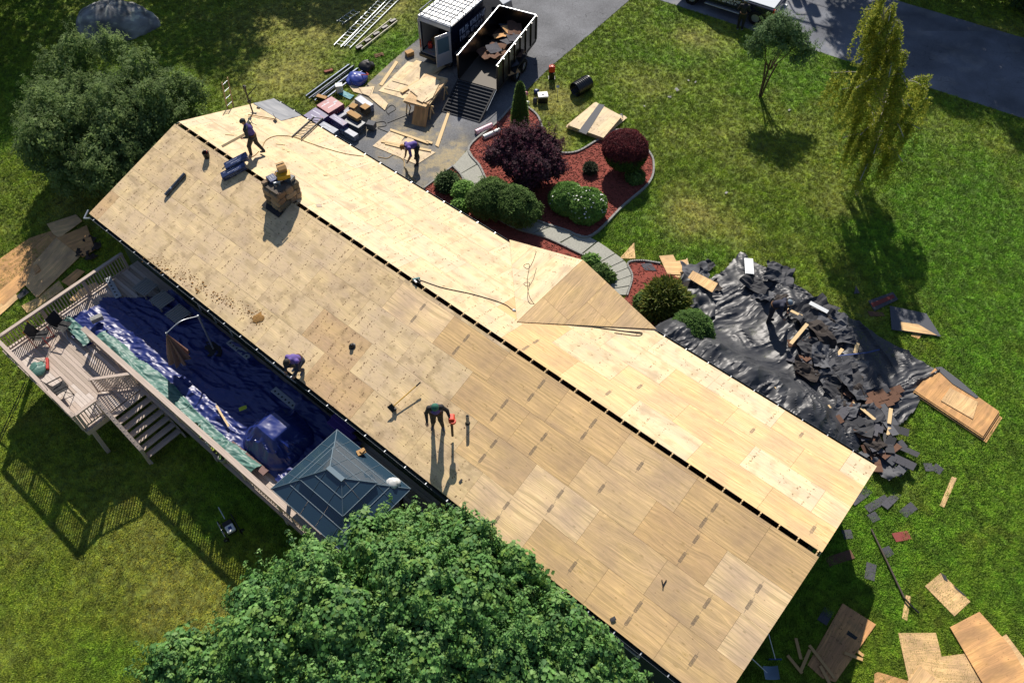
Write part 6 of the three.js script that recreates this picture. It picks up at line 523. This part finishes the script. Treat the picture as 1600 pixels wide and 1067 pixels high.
{ // ladder top above the far rake, and the ladder stabiliser on the slope
  const a = RF(367, 172, -1), f = V(a.x, a.y, a.z); const o = thing('rake_ladder', 'wooden looking ladder top rising above the far rake', 'ladder', f); const d = V(0, 1.15, -.35), s = EZ.clone().multiplyScalar(-.19).add(EX.clone().multiplyScalar(-.05)); for (const k of [-1, 1]) mesh('stile', beam(s.clone().multiplyScalar(k).add(V(0, -2.6, .75)), s.clone().multiplyScalar(k).add(d), .035, .07), S({ color: 0xb59a6a, roughness: .7 }), o); for (let i = -6; i < 4; i++) { const p = d.clone().multiplyScalar(.12 + i * .26); mesh('rung', bar(p.clone().sub(s), p.clone().add(s), .017), M.alu, o); } o.position.add(EX.clone().multiplyScalar(-.35));
  const b = RF(395, 177, -1), p = thing('tripod_post', 'black steel bracket post standing on the far slope', 'post', b); mesh('post', bar(V(0, -.02, 0), V(-.05, 1.45, 0), .035), M.black, p); mesh('knuckle', [rbox(.12, .14, .12, .02, -.04, 1.35, 0), rbox(.14, .12, .14, .02, -.02, .62, 0)], M.black, p); mesh('arm', [bar(V(-.03, .9, 0), V(.38, 1.25, -.2), .02), bar(V(0, .65, 0), V(.2, .95, .1), .02)], M.black, p); mesh('foot', rbox(.3, .03, .1, .01, 0, .01, 0), M.black, p);
  const w = thing('roof_shovel', 'tear off shovel lying on the far slope by the grey felt', 'shovel', RF(430, 186, -1, .05)); const q = RF(387, 179, -1, .06).sub(w.position); mesh('handle', bar(V(0, 0, 0), q, .02), M.kraft, w); mesh('blade', box(.02, .24, .3, 0, .1, 0, 0, .5, .2), M.black, w);
  onRoof(one('black_clip', rbox(.14, .06, .1, .02), M.black, 'small black clip by the grey felt patch', 'clip'), 403, 168, -1, .03);
  const l2 = ladder(RF(463, 215, -1, .06), RF(497, 184, -1, .06), .42, .3, 'ladder shadow across the far eave, built as a dark grey ladder shape', S({ color: 0x4c4d50, roughness: .6, metalness: .3 })); }  // cast shadow of a leaning ladder, modelled as dark grey bars on the sheets
for (const [a, b, t, l, lab] of [[438, 225, .1, .36, 'longer cut board lying among three on the far slope'], [442, 231, 1.9, .24, 'upper short cut board on the far slope'], [450, 235, 1.8, .24, 'lower short cut board on the far slope'], [358, 210, .2, .34, 'pale offcut by the carrying worker'], [508, 273, .4, .16, 'tiny board chip on the far slope']]) onRoof(one('cut_board', rbox(l, .02, .09, .004), lumber, lab, 'board'), a, b, -1, .015, t);
roofCord('air_hose', [[408, 233], [416, 218], [432, 212], [455, 213], [480, 222], [510, 232], [540, 240], [568, 244]], .014, M.hose, 'tan air hose curving down the far slope', -1);
roofCord('air_hose', [[404, 236], [395, 244], [370, 252], [362, 256]], .012, M.hose, 'short end of tan air hose by the carrying worker', -1);
roofCord('rope', [[655, 437], [690, 449], [740, 460], [790, 476], [803, 485], [830, 492], [862, 503], [900, 507], [950, 514], [1003, 521]], .014, M.cordBlack, 'dark rope running from the nail gun past the small gable', -1); roofCord('rope', [[838, 393, -1, .9], [832, 410, -1, .85], [825, 420, -1, .75], [818, 415, -1, .7], [826, 412, -1, .8], [824, 440, -1, .6], [828, 465, -1, .4], [840, 480, -1, .25], [860, 492, -1, .12], [880, 506, -1, 0], [930, 511, -1, 0], [975, 517, -1, 0], [1004, 520, -1, 0], [1000, 524, -1, 0], [960, 520, -1, 0]], .012, M.rope, 'loose rope looped over the small gable', -1);
{ const o = thing('nail_gun', 'teal nail gun lying by the ridge slot', 'nail gun'); onRoof(o, 650, 436, -1, .06, .6); mesh('body', rbox(.3, .09, .08, .02), S({ color: 0x2a6a6a, roughness: .5 }), o); mesh('grip', rbox(.07, .06, .2, .02, .06, 0, .1), M.black, o); mesh('magazine', rbox(.06, .06, .2, .01, -.1, 0, .1), M.bright, o); const v = onRoof(thing('rope_weight', 'small white knob on the rope near the gable valley', 'knob'), 803, 485, -1, .0); mesh('knob', new THREE.SphereGeometry(.06, 14, 10), M.white, v); mesh('base', cyl(.07, .03, 0, .01, 0), M.edging, v); }
{ // tear-off fork with yellow shaft
  const a = RF(656, 598, 1, .25), b = RF(614, 637, 1, .1), o = thing('tear_off_fork', 'tear off shovel with yellow handle propped on the tan slope', 'shovel', b); const q = a.clone().sub(b); mesh('handle', bar(V(0, .06, 0), q, .018), M.yellow, o); mesh('grip', bar(q.clone().multiplyScalar(.86), q.clone().multiplyScalar(1.02), .026), M.black, o); mesh('blade', box(.2, .02, .26, -.03, .05, .05, .9, .7, 0), M.black, o); mesh('fulcrum', box(.05, .14, .18, .04, .0, .02, 0, .7, 0), M.black, o);
  const v = thing('vent_pipe', 'grey plumbing vent pipe rising from the tan slope', 'vent pipe', RF(731, 661, 1)); mesh('pipe', new THREE.LatheGeometry([[.055, -.1], [.055, .42], [.045, .42], [.045, -.1]].map(p => new THREE.Vector2(...p)), 20), M.edging, v); mesh('collar', cyl(.09, .05, 0, .02, 0, .06), M.black, v);
  onRoof(one('worker_hat', new THREE.LatheGeometry([[.13, 0], [.07, .02], [.07, .1], [.02, .13], [.001, .13]].map(p => new THREE.Vector2(...p)), 20), M.black, 'black hat lying on the brownish old sheet', 'hat'), 550, 541, 1, .02); onRoof(one('pliers', [bar(V(-.07, 0, -.1), V(0, .01, .05), .014), bar(V(.06, 0, -.12), V(0, .01, .05), .014), bar(V(0, .01, .05), V(.01, .01, .12), .018)], M.black, 'black pliers lying open on the new sheets', 'pliers'), 1037, 912, 1, .02, -.3); onRoof(one('felt_chip', crumple(.16, .12, .04, 5, 7), M.felt, 'black felt chip near the near eave', 'felt scrap'), 958, 967, 1, .015, .4); onRoof(one('felt_chip', crumple(.14, .08, .03, 5, 9), M.felt, 'small black chip near the blower shadow', 'felt scrap'), 720, 752, 1, .015, .9); onRoof(one('label_card', box(.2, .008, .22), S({ color: 0xb0a08c, roughness: .8 }), 'pale card on the far slope below the chimney', 'card'), 498, 321, -1, .01, .4); }
for (const [a, b] of [[402, 497]]) { const g = crumple(.34, .3, .02, 10, 15); onRoof(one('sawdust_heap', crumbled(new THREE.SphereGeometry(.2, 40, 24), .14, 9).scale(1.1, .16, .9), S({ color: 0x9a7440, roughness: 1 }), 'small heap of brown debris near the near eave', 'debris'), a, b, 1, .0, .2); }
{ srand(91); const o = new THREE.Group(); const chips = []; for (let i = 0; i < 420; i++) { const t = rnd(), px = mix(232, 408, t) + rr(-10, 10) + (rnd() - .5) * 10, py = mix(402, 502, t) + (rnd() + rnd() - 1) * 15; const p = RF(px, py, 1, .006); const g = crumbled(new THREE.IcosahedronGeometry(rr(.006, .02) * (rnd() < .12 ? 2 : 1), 1), .008, 40, i); g.scale(1.4, .4, 1); g.translate(p.x, p.y, p.z); chips.push(g); } const m = mesh('granule_debris', chips, S({ color: 0x8a6534, roughness: 1 })); tag(m, 'trail of brown grit strewn along the near eave', 'grit', null, 'stuff'); }
// ---------- people ----------
function capD(p, a, b, ra, rb) { const ab = b.clone().sub(a), t = clamp(p.clone().sub(a).dot(ab) / ab.lengthSq()); return p.distanceTo(a.clone().addScaledVector(ab, t)) - mix(ra, rb, t); }
function smin(a, b, k) { const h = clamp(.5 + .5 * (b - a) / k); return mix(b, a, h) - k * h * (1 - h); }
function field(bones, lo, hi, res, k, colOf) { const c = lo.clone().add(hi).multiplyScalar(.5), half = Math.max(hi.x - lo.x, hi.y - lo.y, hi.z - lo.z) / 2, mc = new MarchingCubes(res, new THREE.MeshBasicMaterial(), false, false, 90000), p = V(0, 0, 0); const B = bones.map(b => ({ ...b, d: b.b.clone().sub(b.a), l: Math.max(1e-9, b.b.distanceToSquared(b.a)) }));
  const dist = (b, p) => { const x = p.x - b.a.x, y = p.y - b.a.y, z = p.z - b.a.z, t = clamp((x * b.d.x + y * b.d.y + z * b.d.z) / b.l); const ex = x - b.d.x * t, ey = y - b.d.y * t, ez = z - b.d.z * t; return Math.sqrt(ex * ex + ey * ey + ez * ez) - mix(b.ra, b.rb, t); };
  for (let z = 0; z < res; z++) for (let y = 0; y < res; y++) for (let x = 0; x < res; x++) { p.set(c.x + (x - res / 2) / (res / 2) * half, c.y + (y - res / 2) / (res / 2) * half, c.z + (z - res / 2) / (res / 2) * half); let d = 9; for (const b of B) d = smin(d, dist(b, p), b.k ?? k); mc.field[x + y * res + z * res * res] = -d; }
  mc.isolation = 0; mc.update(); const n = mc.count, pos = new Float32Array(n * 3), nor = new Float32Array(n * 3), col = new Float32Array(n * 3); for (let i = 0; i < n; i++) { p.set(c.x + mc.positionArray[i * 3] * half, c.y + mc.positionArray[i * 3 + 1] * half, c.z + mc.positionArray[i * 3 + 2] * half); pos.set([p.x, p.y, p.z], i * 3); let bd = 9, bc = B[0].c; for (const b of B) { const d = dist(b, p); if (d < bd) { bd = d; bc = b.c; } } col.set(bc, i * 3); }
  const g = new THREE.BufferGeometry(); g.setAttribute('position', new THREE.BufferAttribute(pos, 3)); g.setAttribute('color', new THREE.BufferAttribute(col, 3)); g.computeVertexNormals(); const m = mergeVertices(g.deleteAttribute('normal'), 1e-4); m.computeVertexNormals(); return m.toNonIndexed(); }
const SKIN = [.36, .2, .13], skinD = [.3, .15, .1];
const handGeo = (() => { const b = [], c = SKIN; b.push({ a: V(-.022, -.02, 0), b: V(-.02, -.085, .006), ra: .017, rb: .016, c }, { a: V(.02, -.02, 0), b: V(.022, -.085, .006), ra: .017, rb: .016, c }, { a: V(0, 0, 0), b: V(0, -.09, .005), ra: .02, rb: .018, c }); [[-.032, .058], [-.011, .072], [.011, .066], [.031, .05]].forEach(([x, l]) => { const k0 = V(x, -.095, .008), k1 = V(x * 1.08, -.095 - l * .5, .02), k2 = V(x * 1.08, -.095 - l * .78, .042), k3 = V(x * 1.05, -.095 - l * .82, .06); b.push({ a: k0, b: k1, ra: .0095, rb: .009, c, k: .006 }, { a: k1, b: k2, ra: .009, rb: .0085, c, k: .004 }, { a: k2, b: k3, ra: .0085, rb: .0075, c, k: .004 }); }); b.push({ a: V(-.03, -.03, .005), b: V(-.058, -.07, .022), ra: .014, rb: .011, c, k: .01 }, { a: V(-.058, -.07, .022), b: V(-.06, -.1, .036), ra: .011, rb: .009, c, k: .004 }); return field(b, V(-.1, -.2, -.06), V(.1, .03, .1), 56, .012); })();
const headGeo = (() => { const c = SKIN, h = [.05, .03, .02], b = [{ a: V(0, .03, -.015), b: V(0, .045, .012), ra: .092, rb: .09, c }, { a: V(0, -.05, .03), b: V(0, -.075, .055), ra: .062, rb: .042, c, k: .05 }, { a: V(0, .015, .09), b: V(0, -.022, .112), ra: .011, rb: .016, c, k: .012 }, { a: V(-.03, .035, .087), b: V(.03, .035, .087), ra: .017, rb: .017, c, k: .015 }, { a: V(-.09, .005, 0), b: V(-.096, .03, -.012), ra: .018, rb: .022, c: skinD, k: .01 }, { a: V(.09, .005, 0), b: V(.096, .03, -.012), ra: .018, rb: .022, c: skinD, k: .01 }, { a: V(-.022, -.055, .088), b: V(.022, -.055, .088), ra: .011, rb: .011, c: [.26, .1, .08], k: .012 }, { a: V(-.03, .018, .088), b: V(-.028, .018, .089), ra: .0135, rb: .0135, c: [.03, .02, .02], k: .004 }, { a: V(.03, .018, .088), b: V(.028, .018, .089), ra: .0135, rb: .0135, c: [.03, .02, .02], k: .004 }, { a: V(0, .05, -.06), b: V(0, .09, -.02), ra: .075, rb: .07, c: h, k: .02 }, { a: V(0, -.02, -.06), b: V(0, .0, -.06), ra: .055, rb: .06, c: h, k: .03 }]; return field(b, V(-.16, -.17, -.17), V(.16, .19, .17), 60, .03); })();
function person(label, pos, turn, J, C, extra) { const sk = SKIN, bones = []; const add = (a, b, ra, rb, c, k) => bones.push({ a: J[a] || a, b: J[b] || b, ra, rb, c, k });
  add('pelvis', 'waist', .15, .145, C.pants); add('waist', 'chest', .15, .175, C.vest || C.top); add('chest', 'neck', .165, .08, C.vest || C.top); bones.push({ a: J.shL, b: J.shR, ra: .09, rb: .09, c: C.top }); bones.push({ a: J.hipL, b: J.hipR, ra: .12, rb: .12, c: C.pants });
  for (const s of ['L', 'R']) { add('sh' + s, 'el' + s, .078, .064, C.sleeve || C.top, .03); add('el' + s, 'wr' + s, .062, .042, C.sleeve2 || C.sleeve || C.top, .02); add('hip' + s, 'kn' + s, .118, .084, C.pants, .04); add('kn' + s, 'an' + s, .082, .06, C.pants, .03); const f = J['to' + s]; bones.push({ a: J['an' + s].clone().add(V(0, -.045, -.01)), b: f, ra: .052, rb: .044, c: C.shoe, k: .02 }); }
  bones.push({ a: J.neck, b: J.head.clone().lerp(J.neck, .45), ra: .055, rb: .052, c: sk, k: .03 }); const lo = V(9, 9, 9), hi = V(-9, -9, -9); for (const b of bones) for (const q of [b.a, b.b]) { lo.min(q); hi.max(q); } lo.subScalar(.2); hi.addScalar(.2);
  const parts = [field(bones, lo, hi, 88, .045)]; const hd = headGeo.clone(), look = (J.look || V(0, -.3, 1)).clone().normalize(), up0 = J.headUp || V(0, 1, 0); const xx = up0.clone().cross(look).normalize(), yy = look.clone().cross(xx); hd.applyMatrix4(new THREE.Matrix4().makeBasis(xx, yy, look).setPosition(J.head)); parts.push(hd);
  for (const s of ['L', 'R']) { const g = handGeo.clone(); if (s === 'L') { g.scale(-1, 1, 1); const p = g.attributes.position.array, c = g.attributes.color.array; for (let i = 0; i < p.length; i += 9) for (let k = 0; k < 3; k++) { let t = p[i + 3 + k]; p[i + 3 + k] = p[i + 6 + k]; p[i + 6 + k] = t; t = c[i + 3 + k]; c[i + 3 + k] = c[i + 6 + k]; c[i + 6 + k] = t; } } const d = J['wr' + s].clone().sub(J['el' + s]).normalize(); g.applyQuaternion(new THREE.Quaternion().setFromUnitVectors(V(0, -1, 0), d)); g.translate(J['wr' + s].x, J['wr' + s].y, J['wr' + s].z); g.computeVertexNormals(); parts.push(g); }
  const clean = parts.map(g => { const o = new THREE.BufferGeometry(); for (const n of ['position', 'normal', 'color']) o.setAttribute(n, g.attributes[n]); return o; }); const o = thing('person', label, 'person', pos, turn); mesh('body', mergeGeometries(clean), S({ vertexColors: true, roughness: .8 }), o);
  if (C.cap) { const g = new THREE.SphereGeometry(.122, 24, 12, 0, 6.283, 0, 1.65); g.scale(1, .95, 1.08); g.translate(0, .045, -.005); const gs = [g]; if (C.brim) { const b = new THREE.CylinderGeometry(.1, .11, .012, 20, 1, false, -1.1, 2.2); b.translate(0, .05, .07); gs.push(b); } const m = mesh(C.capName || 'cap', gs, S({ color: C.cap, roughness: .75, side: THREE.DoubleSide }), o); m.applyMatrix4(new THREE.Matrix4().makeBasis(xx, yy, look).setPosition(J.head)); }
  { const bt = new THREE.TorusGeometry(.158, .028, 8, 24); bt.rotateX(Math.PI / 2); const d = J.waist.clone().sub(J.pelvis).normalize(); bt.applyQuaternion(new THREE.Quaternion().setFromUnitVectors(V(0, 1, 0), d)); const pc = []; for (const x of [-.15, .15]) { const q = rbox(.07, .15, .14, .02, x, -.09, .04); q.applyQuaternion(new THREE.Quaternion().setFromUnitVectors(V(0, 1, 0), d)); pc.push(q); } const bm = mesh('tool_belt', [bt, ...pc], S({ color: 0x6a4a2c, roughness: .8 }), o); bm.position.copy(J.pelvis).lerp(J.waist, .45); }
  if (extra) extra(o, J); return o; }
const basePose = () => ({ pelvis: V(0, .95, 0), waist: V(0, 1.1, 0), chest: V(0, 1.3, .01), neck: V(0, 1.47, .02), head: V(0, 1.62, .05), shL: V(.19, 1.4, 0), shR: V(-.19, 1.4, 0), elL: V(.26, 1.12, -.02), elR: V(-.26, 1.12, -.02), wrL: V(.26, .88, .08), wrR: V(-.26, .88, .08), hipL: V(.1, .92, 0), hipR: V(-.1, .92, 0), knL: V(.12, .5, .03), knR: V(-.12, .5, .03), anL: V(.12, .09, 0), anR: V(-.12, .09, 0), toL: V(.14, .035, .17), toR: V(-.14, .035, .17) });
function bendTop(J, ang) { const c = J.pelvis.clone(), ax = V(1, 0, 0); for (const k of ['waist', 'chest', 'neck', 'head', 'shL', 'shR', 'elL', 'elR', 'wrL', 'wrR']) { const f = k === 'waist' ? .6 : 1; J[k].sub(c).applyAxisAngle(ax, ang * f).add(c); } return J; }
const DK = [.02, .021, .025], NAVY = [.02, .024, .05], PUR = [.13, .085, .32], PURD = [.085, .06, .26], SHOE = [.03, .03, .032];
{ // blower man on the tan slope
  const J = basePose(); bendTop(J, .28); J.knR.z += .03; J.elR.set(-.3, 1.1, .12); J.wrR.set(-.3, .86, .28); J.elL.set(.36, 1.14, .12); J.wrL.set(.42, .93, .26); J.anL.set(.16, .13, .02); J.toL.set(.19, .06, .18); J.anR.set(-.15, .12, -.06); J.toR.set(-.19, .05, .1); J.hipL.x = .11; J.look = V(.1, -.75, .65); const p = RF(684, 668, 1); const o = person('person in purple vest and green cap using a leaf blower', p, .12, J, { pants: DK, top: DK, sleeve: DK, vest: PURD, shoe: [.1, .1, .11], cap: 0x2c6a58 });
  const h = J.wrL.clone().applyAxisAngle(V(0, 1, 0), .12).add(p), b = thing('leaf_blower', 'red leaf blower with long black tube held by the worker', 'leaf blower', h); mesh('motor', [rbox(.2, .24, .26, .05, .06, -.06, 0), cyl(.1, .1, .1, -.06, .1)], M.orange, b); mesh('handle', tube([V(-.02, -.02, -.1), V(.0, .07, 0), V(.03, .0, .12)], .018, 14), M.black, b); const e = RF(707, 681, 1, .12).sub(h); mesh('tube', bar(V(.06, -.1, .08), e, .045, .04, 14), M.black, b); }
{ // carrier on the far slope
  const J = basePose(); bendTop(J, .22); J.anL.set(.12, .02, .22); J.toL.set(.13, -.02, .38); J.knL.set(.12, .5, .2); J.anR.set(-.12, .14, -.25); J.toR.set(-.13, .04, -.1); J.knR.set(-.12, .52, -.02); J.elR.set(-.3, 1.12, .1); J.wrR.set(-.26, .96, .32); J.elL.set(.28, 1.1, .05); J.wrL.set(.2, .96, .26); J.look = V(0, -.5, .8); const p = RF(402, 241, -1), tn = -1.75; person('person in dark hooded jacket carrying a long board on the bright slope', p, tn, J, { pants: DK, top: [.03, .034, .04], vest: PURD, shoe: [.05, .055, .07], cap: 0x24302f, capName: 'hood' });
  const a = J.wrR.clone().applyAxisAngle(V(0, 1, 0), tn).add(p).add(V(.25, .02, 0)), e = G(346, 229, p.y + .75), c = a.clone().add(e).multiplyScalar(.5), m = one('carried_board', rbox(a.distanceTo(e), .03, .1, .005), lumber, 'long pale board held by the hooded worker', 'board', c); m.quaternion.setFromUnitVectors(V(1, 0, 0), e.clone().sub(a).normalize()); }
{ // bending man on the drive
  const J = basePose(); bendTop(J, 1.25); const s = .0; J.pelvis.y = .9; J.elL.set(.28, .72, .42); J.wrL.set(.22, .42, .55); J.elR.set(-.28, .72, .4); J.wrR.set(-.2, .4, .52); J.anL.set(.2, .09, .1); J.toL.set(.24, .035, .27); J.anR.set(-.22, .09, -.12); J.toR.set(-.25, .035, .06); J.knL.set(.17, .5, .12); J.knR.set(-.18, .49, -.02); J.look = V(0, -.85, .5); J.headUp = V(0, .3, .9); person('person in purple shirt bending over the plywood on the drive', G(653, 252, .03), -1.1, J, { pants: DK, top: PUR, sleeve: PUR, sleeve2: SKIN, shoe: SHOE, cap: 0xa8742e, brim: true }); }
{ // crouching at the eave
  const J = basePose(); J.pelvis.set(0, .5, -.12); J.hipL.set(.11, .48, -.1); J.hipR.set(-.11, .48, -.1); J.waist.set(0, .62, -.02); J.chest.set(0, .78, .12); J.neck.set(0, .88, .24); J.head.set(0, .93, .38); J.shL.set(.19, .82, .16); J.shR.set(-.19, .82, .16); J.elL.set(.27, .56, .3); J.elR.set(-.27, .56, .3); J.wrL.set(.18, .34, .42); J.wrR.set(-.2, .32, .4); J.knL.set(.2, .48, .28); J.knR.set(-.2, .46, .26); J.anL.set(.16, .12, .0); J.anR.set(-.16, .12, 0); J.toL.set(.18, .02, .16); J.toR.set(-.18, .02, .16); J.look = V(0, -.85, .5); J.headUp = V(0, .4, .9); person('person in purple top crouching at the near eave', RF(468, 578, 1), -.5, J, { pants: [.025, .035, .06], top: PUR, sleeve: NAVY, shoe: [.12, .14, .18], cap: 0x2a2620 }); }
{ // stooping man on the black tarp
  const J = basePose(); bendTop(J, .75); J.elL.set(.3, .95, .4); J.wrL.set(.24, .72, .5); J.elR.set(-.3, .93, .38); J.wrR.set(-.22, .7, .5); J.look = V(0, -.7, .7); J.headUp = V(0, .6, .7); const q = TH(1201, 500, 0); person('person in navy with grey cap stooping on the black tarp', q.setY(q.y - .05), 1.1, J, { pants: [.016, .018, .03], top: NAVY, shoe: SHOE, cap: 0x71808c }); }
{ const J = basePose(); bendTop(J, .12); J.elL.set(.3, 1.15, .1); J.wrL.set(.22, 1.1, .32); J.elR.set(-.3, 1.15, .08); J.wrR.set(-.2, 1.12, .3); person('person in black with white cap standing beside the pickup truck', G(1156, 46, 0), 2.9, J, { pants: [.012, .012, .014], top: [.012, .012, .015], shoe: [.35, .38, .42], cap: 0xd8dade, brim: true }); }
renderer.render(scene, camera);
